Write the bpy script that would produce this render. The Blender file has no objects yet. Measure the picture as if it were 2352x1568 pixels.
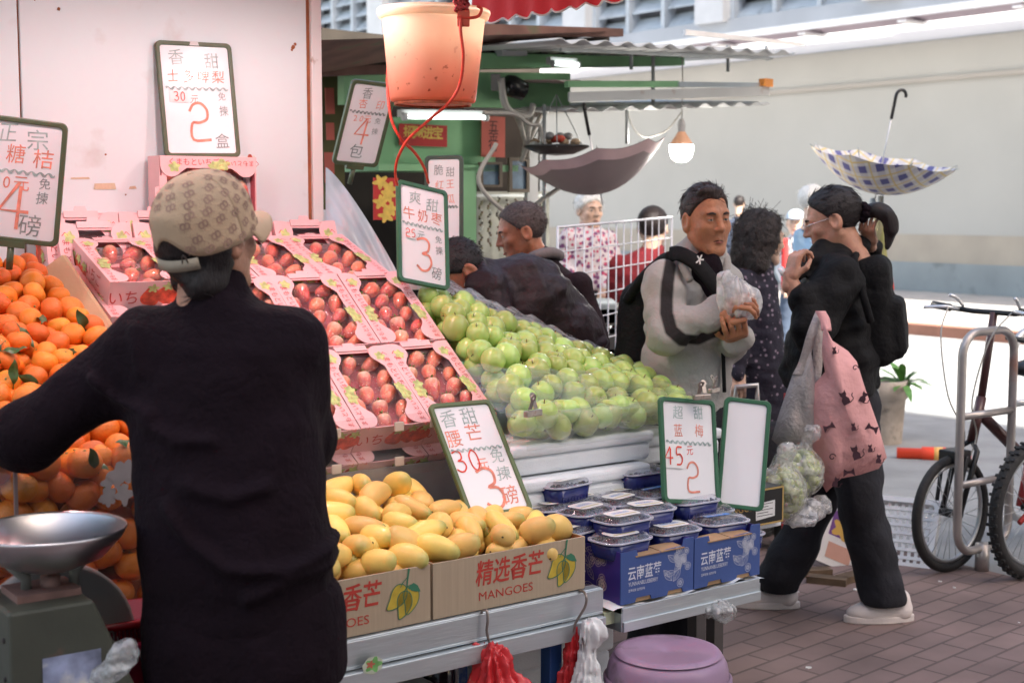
import bpy, bmesh, math, random
import numpy as np
from mathutils import Vector, Matrix
random.seed(7); np.random.seed(7)
SC = bpy.context.scene; COL = SC.collection
# ---------------------------------------------------------------- camera, world, sun, exposure
F = 3267.0; HC = 1.55; PITCH = math.atan(314 / F); CP, SP = math.cos(PITCH), math.sin(PITCH)
cd = bpy.data.cameras.new('camera'); cam = bpy.data.objects.new('camera', cd); COL.objects.link(cam)
cam.location = (0, 0, HC); cam.rotation_euler = (math.pi / 2 - PITCH, 0, 0)
cd.sensor_width = 36.0; cd.lens = 36.0 * F / 2352.0; cd.clip_end = 400; cd.clip_start = 0.05
cd.dof.use_dof = True; cd.dof.focus_distance = 3.85; cd.dof.aperture_fstop = 5.0
SC.camera = cam
SUN_EL = math.radians(43); SUN_H = Vector((0.640, -0.770)).normalized()   # towards the sun
w = bpy.data.worlds.new('World'); SC.world = w; w.use_nodes = True
nt = w.node_tree; sky = nt.nodes.new('ShaderNodeTexSky'); sky.sky_type = 'NISHITA'; sky.sun_disc = False
sky.sun_elevation = SUN_EL; sky.sun_rotation = math.atan2(SUN_H.x, SUN_H.y); sky.dust_density = 2.0
bg = nt.nodes['Background']; bg.inputs['Strength'].default_value = 0.15
wm = nt.nodes.new('ShaderNodeMix'); wm.data_type = 'RGBA'; wm.blend_type = 'MULTIPLY'; wm.inputs[0].default_value = 1; wm.inputs[7].default_value = (1.15, 1.0, .84, 1)
nt.links.new(sky.outputs[0], wm.inputs[6]); nt.links.new(wm.outputs[2], bg.inputs['Color'])
ld = bpy.data.lights.new('sun', 'SUN'); ld.energy = 5.0; ld.angle = math.radians(0.5); ld.color = (1.0, 0.95, 0.86)
sun = bpy.data.objects.new('sun', ld); COL.objects.link(sun)
sdir = Vector((SUN_H.x * math.cos(SUN_EL), SUN_H.y * math.cos(SUN_EL), math.sin(SUN_EL)))
sun.rotation_euler = sdir.to_track_quat('Z', 'Y').to_euler(); sun.location = (0, 0, 30)
SC.view_settings.view_transform = 'Standard'; SC.view_settings.look = 'None'
SC.view_settings.exposure = 1.95; SC.view_settings.gamma = 1.0
SC.render.engine = 'CYCLES'; SC.cycles.use_denoising = True
SC.cycles.max_bounces = 8; SC.cycles.transparent_max_bounces = 16; SC.cycles.caustics_reflective = False
SC.cycles.caustics_refractive = False

# ---------------------------------------------------------------- photo pixel (2352 wide) + distance -> place
def ray(px, py):
    x = (px - 1176) / F; y = -(py - 784) / F
    return Vector((x, CP + y * SP, -SP + y * CP))
def at(px, py, Y):
    d = ray(px, py); t = Y / d.y
    return Vector((d.x * t, Y, HC + d.z * t))
def atz(px, py, z):
    d = ray(px, py); t = (z - HC) / d.z
    return Vector((d.x * t, d.y * t, z))
R0 = at(1379, 1349, 3.6); U = Vector((.8, .6, 0)); V = Vector((-.6, .8, 0)); ZZ = Vector((0, 0, 1)); ANG = math.atan2(.6, .8)
def S(a, b, z): return Vector((R0.x, R0.y, 0)) + U * a + V * b + ZZ * z      # stall frame: along the front, into the stall, up
def atb(px, py, b):
    d = ray(px, py); t = (b + R0.dot(V) - 0) / d.dot(V)
    return Vector((0, 0, HC)) + d * t
SF = Matrix(((U.x, V.x, 0, R0.x), (U.y, V.y, 0, R0.y), (0, 0, 1, 0), (0, 0, 0, 1)))  # stall frame matrix
def T(x, y, z): return Matrix.Translation((x, y, z))
def RX(a): return Matrix.Rotation(a, 4, 'X')
def RY(a): return Matrix.Rotation(a, 4, 'Y')
def RZ(a): return Matrix.Rotation(a, 4, 'Z')
def frame(o, x, y):                       # orthonormal frame at o, x axis, rough y axis
    x = Vector(x).normalized(); z = x.cross(Vector(y)).normalized(); y = z.cross(x)
    return Matrix(((x.x, y.x, z.x, o[0]), (x.y, y.y, z.y, o[1]), (x.z, y.z, z.z, o[2]), (0, 0, 0, 1)))
def align(p0, p1):                        # z axis from p0 to p1
    d = Vector(p1) - Vector(p0)
    return T(*p0) @ d.to_track_quat('Z', 'Y').to_matrix().to_4x4()

# ---------------------------------------------------------------- materials
MATS = {}
def mat(name, col=(.5, .5, .5), rough=.6, var=.12, scale=6, bump=0, bscale=60, metal=0, trans=0, sss=0, coat=0, rnd=0,
        hue=0, emis=0, dirt=None, ior=1.45, stretch=None, alpha=1, sheen=0, spec=.5):
    if name in MATS: return MATS[name]
    m = bpy.data.materials.new(name); m.use_nodes = True; n = m.node_tree.nodes; L = m.node_tree.links
    b = n['Principled BSDF']; tc = n.new('ShaderNodeTexCoord'); src = tc.outputs['Object']
    if stretch:
        mp = n.new('ShaderNodeMapping'); mp.inputs['Scale'].default_value = stretch; L.new(src, mp.inputs[0]); src = mp.outputs[0]
    no = n.new('ShaderNodeTexNoise'); no.inputs['Scale'].default_value = scale; no.inputs['Detail'].default_value = 5
    L.new(src, no.inputs['Vector'])
    mr = n.new('ShaderNodeMapRange'); mr.inputs[1].default_value = .3; mr.inputs[2].default_value = .7
    L.new(no.outputs[0], mr.inputs[0])
    mx = n.new('ShaderNodeMix'); mx.data_type = 'RGBA'
    mx.inputs[6].default_value = (*[c * (1 - var) for c in col], 1); mx.inputs[7].default_value = (*[min(1, c * (1 + var)) for c in col], 1)
    L.new(mr.outputs[0], mx.inputs[0]); out = mx.outputs[2]
    if dirt:                               # (colour, threshold, scale)
        n2 = n.new('ShaderNodeTexNoise'); n2.inputs['Scale'].default_value = dirt[2]; n2.inputs['Detail'].default_value = 8
        L.new(src, n2.inputs['Vector'])
        r2 = n.new('ShaderNodeMapRange'); r2.inputs[1].default_value = dirt[1]; r2.inputs[2].default_value = dirt[1] + .12
        L.new(n2.outputs[0], r2.inputs[0]); m2 = n.new('ShaderNodeMix'); m2.data_type = 'RGBA'
        m2.inputs[7].default_value = (*dirt[0], 1); L.new(out, m2.inputs[6]); L.new(r2.outputs[0], m2.inputs[0]); out = m2.outputs[2]
    if rnd or hue:
        oi = n.new('ShaderNodeObjectInfo'); hs = n.new('ShaderNodeHueSaturation')
        for s, amp, base in (('Value', rnd, 1), ('Hue', hue, .5)):
            r3 = n.new('ShaderNodeMapRange'); r3.inputs[3].default_value = base - amp; r3.inputs[4].default_value = base + amp
            L.new(oi.outputs['Random'], r3.inputs[0]); L.new(r3.outputs[0], hs.inputs[s])
        L.new(out, hs.inputs['Color']); out = hs.outputs[0]
    L.new(out, b.inputs['Base Color'])
    b.inputs['Roughness'].default_value = rough; b.inputs['Metallic'].default_value = metal; b.inputs['IOR'].default_value = ior
    b.inputs['Transmission Weight'].default_value = trans; b.inputs['Coat Weight'].default_value = coat; b.inputs['Alpha'].default_value = alpha
    b.inputs['Sheen Weight'].default_value = sheen; b.inputs['Specular IOR Level'].default_value = spec
    if sss:
        b.inputs['Subsurface Weight'].default_value = sss; b.inputs['Subsurface Radius'].default_value = (.01, .004, .002)
        b.inputs['Subsurface Scale'].default_value = 1
    if emis:
        b.inputs['Emission Color'].default_value = (*col, 1); b.inputs['Emission Strength'].default_value = emis
    if bump:
        n3 = n.new('ShaderNodeTexNoise'); n3.inputs['Scale'].default_value = bscale; n3.inputs['Detail'].default_value = 4
        L.new(src, n3.inputs['Vector']); bp = n.new('ShaderNodeBump'); bp.inputs['Strength'].default_value = bump
        bp.inputs['Distance'].default_value = .01; L.new(n3.outputs[0], bp.inputs['Height']); L.new(bp.outputs[0], b.inputs['Normal'])
    MATS[name] = m
    return m
def film(name, tint=(1, 1, 1), gloss=.12, rough=.08, bump=.6, bscale=14, haze=.0, stretch=None):
    """thin clear plastic: see-through with wrinkled glossy highlights and a little white haze"""
    if name in MATS: return MATS[name]
    m = bpy.data.materials.new(name); m.use_nodes = True; n = m.node_tree.nodes; L = m.node_tree.links
    n.remove(n['Principled BSDF']); out = n['Material Output']
    tr = n.new('ShaderNodeBsdfTransparent'); tr.inputs[0].default_value = (*tint, 1)
    gl = n.new('ShaderNodeBsdfGlossy'); gl.inputs['Roughness'].default_value = rough
    df = n.new('ShaderNodeBsdfTranslucent'); df.inputs[0].default_value = (.9, .88, .87, 1)
    d2 = n.new('ShaderNodeBsdfDiffuse'); d2.inputs[0].default_value = (.9, .88, .87, 1)
    tc = n.new('ShaderNodeTexCoord'); src = tc.outputs['Object']
    if stretch:
        mp = n.new('ShaderNodeMapping'); mp.inputs['Scale'].default_value = stretch; L.new(src, mp.inputs[0]); src = mp.outputs[0]
    no = n.new('ShaderNodeTexNoise'); no.inputs['Scale'].default_value = bscale; no.inputs['Detail'].default_value = 3; L.new(src, no.inputs['Vector'])
    bp = n.new('ShaderNodeBump'); bp.inputs['Strength'].default_value = bump; bp.inputs['Distance'].default_value = .02
    L.new(no.outputs[0], bp.inputs['Height'])
    for g in (gl, d2): L.new(bp.outputs[0], g.inputs['Normal'])
    lw = n.new('ShaderNodeLayerWeight'); lw.inputs[0].default_value = .5; L.new(bp.outputs[0], lw.inputs['Normal'])
    fr = n.new('ShaderNodeMath'); fr.operation = 'POWER'; fr.inputs[1].default_value = 3.5; L.new(lw.outputs['Facing'], fr.inputs[0])
    ad = n.new('ShaderNodeMath'); ad.operation = 'MULTIPLY_ADD'; ad.inputs[1].default_value = .55; ad.inputs[2].default_value = gloss; ad.use_clamp = True
    L.new(fr.outputs[0], ad.inputs[0])
    hz = n.new('ShaderNodeMixShader'); hz.inputs[0].default_value = .5; L.new(df.outputs[0], hz.inputs[1]); L.new(d2.outputs[0], hz.inputs[2])
    m1 = n.new('ShaderNodeMixShader')
    hr = n.new('ShaderNodeMapRange'); hr.inputs[1].default_value = .35; hr.inputs[2].default_value = .7
    hr.inputs[3].default_value = haze * .4; hr.inputs[4].default_value = min(1, haze * 1.6); L.new(no.outputs[0], hr.inputs[0]); L.new(hr.outputs[0], m1.inputs[0])
    L.new(tr.outputs[0], m1.inputs[1]); L.new(hz.outputs[0], m1.inputs[2])
    m2 = n.new('ShaderNodeMixShader'); L.new(ad.outputs[0], m2.inputs[0]); L.new(m1.outputs[0], m2.inputs[1]); L.new(gl.outputs[0], m2.inputs[2])
    L.new(m2.outputs[0], out.inputs[0]); MATS[name] = m
    return m
def nodes_of(m):
    return m.node_tree.nodes, m.node_tree.links, m.node_tree.nodes['Principled BSDF']

# ---------------------------------------------------------------- mesh builder
class MB:
    def __init__(s): s.v = []; s.f = []; s.m = []; s.s = []
    def add(s, v, f, mat=0, smooth=False, M=None):
        o = len(s.v)
        s.v += [tuple(M @ Vector(p)) for p in v] if M is not None else [tuple(p) for p in v]
        s.f += [tuple(i + o for i in q) for q in f]; s.m += [mat] * len(f); s.s += [smooth] * len(f)
        return s
    def box(s, x0, x1, y0, y1, z0, z1, mat=0, M=None):
        v = [(x0, y0, z0), (x1, y0, z0), (x1, y1, z0), (x0, y1, z0), (x0, y0, z1), (x1, y0, z1), (x1, y1, z1), (x0, y1, z1)]
        return s.add(v, [(0, 3, 2, 1), (4, 5, 6, 7), (0, 1, 5, 4), (1, 2, 6, 5), (2, 3, 7, 6), (3, 0, 4, 7)], mat, False, M)
    def prism(s, poly, z0, z1, mat=0, M=None, smooth=False):
        n = len(poly); v = [(x, y, z0) for x, y in poly] + [(x, y, z1) for x, y in poly]
        f = [tuple(range(n - 1, -1, -1)), tuple(range(n, 2 * n))] + [(i, (i + 1) % n, n + (i + 1) % n, n + i) for i in range(n)]
        return s.add(v, f, mat, smooth, M)
    def ring(s, outer, inner, z0, z1, mat=0, M=None):      # frame between two loops of equal length
        n = len(outer); v = [(x, y, z) for z in (z0, z1) for lp in (outer, inner) for x, y in lp]; f = []
        for i in range(n):
            j = (i + 1) % n
            f += [(i, n + i, n + j, j), (2 * n + i, 2 * n + j, 3 * n + j, 3 * n + i), (i, j, 2 * n + j, 2 * n + i), (n + j, n + i, 3 * n + i, 3 * n + j)]
        return s.add(v, f, mat, False, M)
    def flat(s, poly, z, mat=0, M=None):
        return s.add([(x, y, z) for x, y in poly], [tuple(range(len(poly)))], mat, False, M)
    def tube(s, pts, r, n=8, mat=0, M=None, closed=False, smooth=True):
        P = [Vector(p) for p in pts]; k = len(P); rs = r if isinstance(r, (list, tuple)) else [r] * k
        v = []; up = None
        for i in range(k):
            d = (P[(i + 1) % k] - P[i - 1]) if closed else (P[min(i + 1, k - 1)] - P[max(i - 1, 0)])
            d = d.normalized() if d.length > 1e-9 else Vector((0, 0, 1))
            if up is None: up = d.orthogonal().normalized()
            up = (up - d * up.dot(d)); up = up.normalized() if up.length > 1e-6 else d.orthogonal().normalized()
            sd = d.cross(up)
            v += [P[i] + (up * math.cos(2 * math.pi * j / n) + sd * math.sin(2 * math.pi * j / n)) * rs[i] for j in range(n)]
        f = []
        for i in range(k if closed else k - 1):
            a, b = i * n, ((i + 1) % k) * n
            f += [(a + j, a + (j + 1) % n, b + (j + 1) % n, b + j) for j in range(n)]
        if not closed: f += [tuple(range(n - 1, -1, -1)), tuple(range((k - 1) * n, k * n))]
        return s.add(v, f, mat, smooth, M)
    def lathe(s, prof, n=24, mat=0, M=None, smooth=True, cap=False):
        k = len(prof); v = [(r * math.cos(2 * math.pi * j / n), r * math.sin(2 * math.pi * j / n), z) for r, z in prof for j in range(n)]
        f = [(i * n + j, i * n + (j + 1) % n, (i + 1) * n + (j + 1) % n, (i + 1) * n + j) for i in range(k - 1) for j in range(n)]
        if cap: f += [tuple(range(n - 1, -1, -1)), tuple(range((k - 1) * n, k * n))]
        return s.add(v, f, mat, smooth, M)
    def ball(s, c, r, n=16, k=10, mat=0, M=None):
        r = r if isinstance(r, (tuple, list)) else (r, r, r)
        m = T(*c) @ Matrix.Diagonal((*r, 1)); m = M @ m if M is not None else m
        return s.lathe([(max(1e-5, math.sin(math.pi * i / k)), -math.cos(math.pi * i / k)) for i in range(k + 1)], n, mat, m)
    def grid(s, fn, nu, nv, mat=0, smooth=True, M=None):
        v = [fn(i / (nu - 1), j / (nv - 1)) for j in range(nv) for i in range(nu)]
        f = [(j * nu + i, j * nu + i + 1, (j + 1) * nu + i + 1, (j + 1) * nu + i) for j in range(nv - 1) for i in range(nu - 1)]
        return s.add(v, f, mat, smooth, M)
    def text(s, txt, size, M, mat=0, wid=None, bold=0):
        v, f = text_mesh(txt, size, bold)
        if not v: return s
        if wid:
            x0 = min(p[0] for p in v); x1 = max(p[0] for p in v); k = wid / max(1e-6, x1 - x0); v = [(p[0] * k, p[1], p[2]) for p in v]
        return s.add(v, f, mat, False, M)
    def mesh(s, name, mats, bevel=0, segs=2):
        me = bpy.data.meshes.new(name); me.from_pydata(s.v, [], s.f)
        for m in (mats if isinstance(mats, (list, tuple)) else [mats]): me.materials.append(m)
        me.polygons.foreach_set('material_index', s.m); me.polygons.foreach_set('use_smooth', s.s)
        if bevel:
            b = bmesh.new(); b.from_mesh(me)
            ed = [e for e in b.edges if len(e.link_faces) == 2 and e.calc_face_angle(0) > .6]
            bmesh.ops.bevel(b, geom=ed, offset=bevel, segments=segs, affect='EDGES', profile=.5, clamp_overlap=True)
            b.to_mesh(me); b.free()
        me.update(); return me
    def build(s, name, mats, parent=None, M=None, bevel=0, segs=2):
        return put(name, s.mesh(name, mats, bevel, segs), parent, M)
def put(name, me, parent=None, M=None):
    o = bpy.data.objects.new(name, me); COL.objects.link(o)
    if parent is not None: o.parent = parent
    if M is not None: o.matrix_local = M
    return o
def tag(o, label, cat, group=None):
    o['label'] = label; o['category'] = cat
    if group: o['group'] = group
    return o
def thing(name, label, cat, M=None, group=None):
    o = bpy.data.objects.new(name, None); COL.objects.link(o); o.empty_display_size = .05
    if M is not None: o.matrix_local = M
    return tag(o, label, cat, group)
def struct(o): o['kind'] = 'structure'; return o
def dup(root, M, label=None, group=None):
    r = root.copy(); COL.objects.link(r); r.matrix_local = M
    if label: r['label'] = label
    if group: r['group'] = group
    for ch in root.children:
        c = ch.copy(); COL.objects.link(c); c.parent = r
        for g in ch.children:
            d = g.copy(); COL.objects.link(d); d.parent = c
    return r
_TX = {}
def text_mesh(txt, size, bold=0):
    k = (txt, bold)
    if k not in _TX:
        c = bpy.data.curves.new('lettering', 'FONT'); c.body = txt; c.align_x = 'CENTER'; c.align_y = 'CENTER'; c.size = 1; c.offset = bold; c.resolution_u = 3
        o = bpy.data.objects.new('lettering', c); COL.objects.link(o); bpy.context.view_layer.update()
        me = bpy.data.meshes.new_from_object(o.evaluated_get(bpy.context.evaluated_depsgraph_get()))
        _TX[k] = ([tuple(v.co) for v in me.vertices], [tuple(p.vertices) for p in me.polygons])
        bpy.data.objects.remove(o); bpy.data.curves.remove(c); bpy.data.meshes.remove(me)
    v, f = _TX[k]
    return [(x * size, y * size, 0) for x, y, z in v], f
def rrect(w, h, r, n=4, cx=0, cy=0):
    pts = []
    for sx, sy, a0 in ((1, 1, 0), (-1, 1, 90), (-1, -1, 180), (1, -1, 270)):
        for i in range(n + 1):
            a = math.radians(a0 + 90 * i / n)
            pts.append((cx + sx * (w / 2 - r) + r * math.cos(a), cy + sy * (h / 2 - r) + r * math.sin(a)))
    return pts
def smooth_path(pts, n=6):                 # Catmull-Rom
    P = [Vector(p) for p in pts]; P = [P[0] * 2 - P[1]] + P + [P[-1] * 2 - P[-2]]; out = []
    for i in range(1, len(P) - 2):
        for k in range(n):
            t = k / n; a, b, c, d = P[i - 1:i + 3]
            out.append(.5 * ((2 * b) + (c - a) * t + (2 * a - 5 * b + 4 * c - d) * t * t + (3 * b - a - 3 * c + d) * t ** 3))
    return out + [P[-2]]
def stroke(mb, pts, w, mat=0, M=None, z=0):  # flat brush stroke along 2-D points
    P = [Vector((p[0], p[1], 0)) for p in pts]; v = []
    for i, p in enumerate(P):
        d = (P[min(i + 1, len(P) - 1)] - P[max(i - 1, 0)]); d = d.normalized() if d.length else Vector((1, 0, 0))
        nn = Vector((-d.y, d.x, 0)) * (w[i] if isinstance(w, list) else w) * .5
        v += [(p + nn).to_tuple()[:2] + (z,), (p - nn).to_tuple()[:2] + (z,)]
    mb.add(v, [(2 * i, 2 * i + 1, 2 * i + 3, 2 * i + 2) for i in range(len(P) - 1)], mat, False, M)

# ---------------------------------------------------------------- organic shapes: distance fields + surface nets
def vn(P, freq, seed=0, octaves=3):
    rs = np.random.RandomState(seed); o = np.zeros(P.shape[0], np.float32)
    for i in range(octaves * 3):
        d = rs.normal(size=3); d /= np.linalg.norm(d); f = freq * (1 + .7 * (i // 3)); o += np.sin(P @ (d * f).astype(np.float32) + rs.rand() * 6.28) / (1 + .7 * (i // 3))
    return o / (octaves * 1.6)
def smin(a, b, k):
    h = np.clip(.5 + .5 * (b - a) / k, 0, 1)
    return b * (1 - h) + a * h - k * h * (1 - h)
def smax(a, b, k): return -smin(-a, -b, k)
def cap(P, a, b, r0, r1=None):
    r1 = r0 if r1 is None else r1; a = np.array(a, np.float32); b = np.array(b, np.float32); ab = b - a
    t = np.clip(((P - a) @ ab) / max(1e-9, float(ab @ ab)), 0, 1)
    return np.linalg.norm(P - a - t[:, None] * ab, axis=1) - (r0 + (r1 - r0) * t)
def ell(P, c, r, R=None):
    q = P - np.array(c, np.float32)
    if R is not None: q = q @ np.array(R, np.float32)          # columns = local axes
    r = np.array(r, np.float32); k0 = np.linalg.norm(q / r, axis=1); k1 = np.linalg.norm(q / (r * r), axis=1)
    return k0 * (k0 - 1) / np.maximum(k1, 1e-6)
def bx(P, c, h, rad=.01, R=None):
    q = P - np.array(c, np.float32)
    if R is not None: q = q @ np.array(R, np.float32)
    q = np.abs(q) - (np.array(h, np.float32) - rad)
    return np.linalg.norm(np.maximum(q, 0), axis=1) + np.minimum(q.max(1), 0) - rad
def nets(fn, lo, hi, h):
    lo = np.array(lo, float); hi = np.array(hi, float); N = np.maximum(3, np.ceil((hi - lo) / h).astype(int) + 1)
    ax = [lo[i] + h * np.arange(N[i]) for i in range(3)]
    G = np.stack(np.meshgrid(*ax, indexing='ij'), -1).reshape(-1, 3).astype(np.float32)
    D = np.concatenate([fn(G[i:i + 400000]) for i in range(0, len(G), 400000)]).reshape(N).astype(np.float32)
    ins = D < 0
    c = np.zeros(N - 1, int)
    offs = [(i, j, k) for i in (0, 1) for j in (0, 1) for k in (0, 1)]
    sl = lambda A, o: A[o[0]:N[0] - 1 + o[0], o[1]:N[1] - 1 + o[1], o[2]:N[2] - 1 + o[2]]
    for o in offs: c += sl(ins, o)
    act = (c > 0) & (c < 8); idx = -np.ones(N - 1, int); idx[act] = np.arange(act.sum())
    acc = np.zeros((act.sum(), 3)); cnt = np.zeros(act.sum())
    for i, a in enumerate(offs):
        for b in offs[i + 1:]:
            if sum(abs(a[k] - b[k]) for k in range(3)) != 1: continue
            da, db = sl(D, a)[act], sl(D, b)[act]; x = (da < 0) != (db < 0)
            t = np.where(x, da / np.where(x, da - db, 1), 0)
            acc += np.where(x[:, None], np.array(a) + t[:, None] * (np.array(b) - np.array(a)), 0); cnt += x
    base = np.argwhere(act); verts = lo + h * (base + acc / cnt[:, None])
    faces = []
    for d in range(3):
        e, g = (d + 1) % 3, (d + 2) % 3
        s0 = [slice(None)] * 3; s1 = [slice(None)] * 3; s0[d] = slice(0, N[d] - 1); s1[d] = slice(1, N[d])
        for q in (s0, s1):
            q[e] = slice(1, N[e] - 1); q[g] = slice(1, N[g] - 1)
        A, B = ins[tuple(s0)], ins[tuple(s1)]
        for cond, flip in ((A & ~B, False), (~A & B, True)):
            p = np.argwhere(cond)
            if not len(p): continue
            p[:, e] += 1; p[:, g] += 1
            def vi(de, dg):
                q = p.copy(); q[:, e] += de; q[:, g] += dg
                return idx[q[:, 0], q[:, 1], q[:, 2]]
            qd = np.stack([vi(-1, -1), vi(0, -1), vi(0, 0), vi(-1, 0)], 1)
            faces.append(qd[:, ::-1] if flip else qd)
    return verts, np.concatenate(faces)
def sdf_add(mb, fn, lo, hi, h, mat=0, M=None, matfn=None):
    v, f = nets(fn, lo, hi, h); o = len(mb.v)
    if M is not None:
        A = np.array(M); v = v @ A[:3, :3].T + A[:3, 3]
    mb.v += [tuple(p) for p in v]; mb.f += [tuple(int(i) + o for i in q) for q in f]
    if matfn is None: mb.m += [mat] * len(f)
    else: mb.m += [int(x) for x in matfn(v[f].mean(1))]
    mb.s += [True] * len(f)
    return mb
# ================================================================ the setting
def W(up, vp, z=0): return U * up + V * vp + ZZ * z         # street frame: U across the road, V along it
SM = Matrix(((U.x, V.x, 0, 0), (U.y, V.y, 0, 0), (0, 0, 1, 0), (0, 0, 0, 1)))
asphalt = mat('asphalt', (.27, .275, .275), .9, .18, 3, .25, 180, dirt=((.20, .205, .21), .60, .8))
g = MB(); g.add([(-150, -60, 0), (150, -60, 0), (150, 240, 0), (-150, 240, 0)], [(0, 1, 2, 3)])
struct(g.build('road', asphalt))
brick = mat('paving_brick', (.21, .145, .13), .85, .2, 4, .15, 120)
n, L, b = nodes_of(brick)
bt = n.new('ShaderNodeTexBrick'); tc = n.new('ShaderNodeTexCoord'); mp = n.new('ShaderNodeMapping'); mp.inputs['Rotation'].default_value = (0, 0, -.12)
L.new(tc.outputs['Object'], mp.inputs[0]); L.new(mp.outputs[0], bt.inputs['Vector'])
bt.inputs['Scale'].default_value = 1; bt.inputs['Brick Width'].default_value = .20; bt.inputs['Row Height'].default_value = .10; bt.inputs['Mortar Size'].default_value = .006
bt.inputs['Color1'].default_value = (.27, .185, .165, 1); bt.inputs['Color2'].default_value = (.19, .135, .125, 1); bt.inputs['Mortar'].default_value = (.07, .055, .05, 1)
old = b.inputs['Base Color'].links[0].from_socket; mm = n.new('ShaderNodeMix'); mm.data_type = 'RGBA'; mm.blend_type = 'MIX'; mm.inputs[0].default_value = .6
L.new(old, mm.inputs[6]); L.new(bt.outputs['Color'], mm.inputs[7])
n5 = n.new('ShaderNodeTexNoise'); n5.inputs['Scale'].default_value = 1.6; n5.inputs['Detail'].default_value = 7; L.new(tc.outputs['Object'], n5.inputs['Vector'])
mu = n.new('ShaderNodeMix'); mu.data_type = 'RGBA'; mu.blend_type = 'MULTIPLY'; mu.inputs[0].default_value = .8
r5 = n.new('ShaderNodeMapRange'); r5.inputs[1].default_value = .3; r5.inputs[2].default_value = .7; r5.inputs[3].default_value = .55; r5.inputs[4].default_value = 1.25; L.new(n5.outputs[0], r5.inputs[0])
L.new(mm.outputs[2], mu.inputs[6]); L.new(r5.outputs[0], mu.inputs[7]); L.new(mu.outputs[2], b.inputs['Base Color'])
bp = n.new('ShaderNodeBump'); bp.inputs['Strength'].default_value = .5; bp.inputs['Distance'].default_value = .006; bp.invert = True
L.new(bt.outputs['Fac'], bp.inputs['Height']); L.new(bp.outputs[0], b.inputs['Normal'])
g = MB(); g.add([(-14, -9, .004), (5.17, -9, .004), (5.17, 13, .004), (-14, 13, .004)], [(0, 1, 2, 3)])
struct(g.build('brick_pavement', brick, None, SM))
concrete = mat('kerb_concrete', (.42, .39, .36), .85, .15, 5, .2, 60)
g = MB(); g.box(14.0, 14.25, -30, 120, 0, .13); struct(g.build('kerb', mat('kerb_red', (.28, .13, .09), .85, .35, 1.5), None, SM))
g = MB(); g.box(14.25, 19.55, -30, 120, 0, .12); struct(g.build('far_pavement', mat('far_paving', (.40, .38, .36), .85, .15, 3), None, SM))
g = MB(); rs = random.Random(5)
for i in range(70):
    x, y = rs.uniform(1.5, 5.0), rs.uniform(-.6, 6); s_ = rs.uniform(.006, .016); a0 = rs.random() * 6
    poly = [(x + s_ * rs.uniform(.5, 1) * math.cos(a0 + k * 1.05), y + s_ * rs.uniform(.5, 1) * math.sin(a0 + k * 1.05)) for k in range(6)]
    g.prism(poly, .0041, .0052 + rs.random() * .004)
o = g.build('litter', mat('litter_scraps', (.62, .60, .57), .8, .3, 40), None, SM); o['kind'] = 'stuff'; o['label'] = 'small pale scraps of paper and peel scattered over the brick paving'

# ---- far market building: cream wall, plinth, canopy, louvred storey
bd = thing('market_building', 'long cream walled building with grey plinth and louvred upper floor across the sunlit road', 'building', SM @ T(19.6, 20, 0))
cream = mat('cream_render', (.42, .41, .385), .9, .05, .6, .05, 30)
g = MB(); g.box(0, .5, -50, 60, 1.06, 4.2); g.build('wall', cream, bd)
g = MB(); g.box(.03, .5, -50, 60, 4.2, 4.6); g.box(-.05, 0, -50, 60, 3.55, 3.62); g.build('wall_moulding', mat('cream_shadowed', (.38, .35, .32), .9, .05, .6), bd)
g = MB(); g.box(-.02, .5, -50, 60, .60, 1.06); g.build('beige_band', mat('beige_band', (.40, .35, .29), .9, .08, 2), bd)
g = MB(); g.box(-.04, .5, -50, 60, 0, .60); g.build('plinth', mat('plinth_paint', (.27, .30, .31), .8, .14, 1.5, dirt=((.17, .19, .19), .6, 2.5)), bd)
canw = mat('canopy_panel', (.86, .86, .86), .4, .05, 4)
nd, L, b = nodes_of(canw); tl = nd.new('ShaderNodeBsdfTranslucent'); tl.inputs[0].default_value = (.85, .86, .88, 1); ms = nd.new('ShaderNodeMixShader'); ms.inputs[0].default_value = .6
L.new(b.outputs[0], ms.inputs[1]); L.new(tl.outputs[0], ms.inputs[2]); L.new(ms.outputs[0], nd['Material Output'].inputs[0])
canm = mat('canopy_mauve', (.36, .30, .36), .5, .1, 2)
cp = MB(); q = lambda x: 4.22 + .14 * (-x) / 1.0
cp.add([(0, -50, q(0)), (-1.05, -50, q(-1.05)), (-1.05, 60, q(-1.05)), (0, 60, q(0))], [(0, 1, 2, 3)])
can = cp.build('canopy', canw, bd)
g = MB(); g.add([(-1.05, -50, q(-1.05) - .002), (-1.6, -50, q(-1.6)), (-1.6, 60, q(-1.6)), (-1.05, 60, q(-1.05) - .002)], [(0, 1, 2, 3)]); g.build('canopy_edge', canm, can)
g = MB()
for k in range(-50, 60, 2): g.box(-1.62, -1.05, k, k + .16, q(-1.35) - .09, q(-1.35) - .06)
g.box(-1.66, -1.6, -50, 60, q(-1.6) - .06, q(-1.6) + .05); g.build('canopy_rib', mat('canopy_white', (.8, .8, .82), .5), can)
louv = mat('louvre_blue_grey', (.42, .47, .51), .6, .12, 2, dirt=((.25, .27, .30), .6, 3)); pil = mat('facade_pillar', (.52, .54, .55), .8, .08, 2)
g = MB(); g.box(.35, .5, -50, 60, 4.6, 14); g.build('upper_wall', mat('facade_dark', (.16, .18, .20), .9), bd)
g = MB(); g.box(-.15, .4, -50, 60, 4.6, 5.0); g.build('ledge', mat('ledge_grey', (.36, .39, .42), .8, .1, 1), bd)
bay = None; v0 = -16
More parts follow.
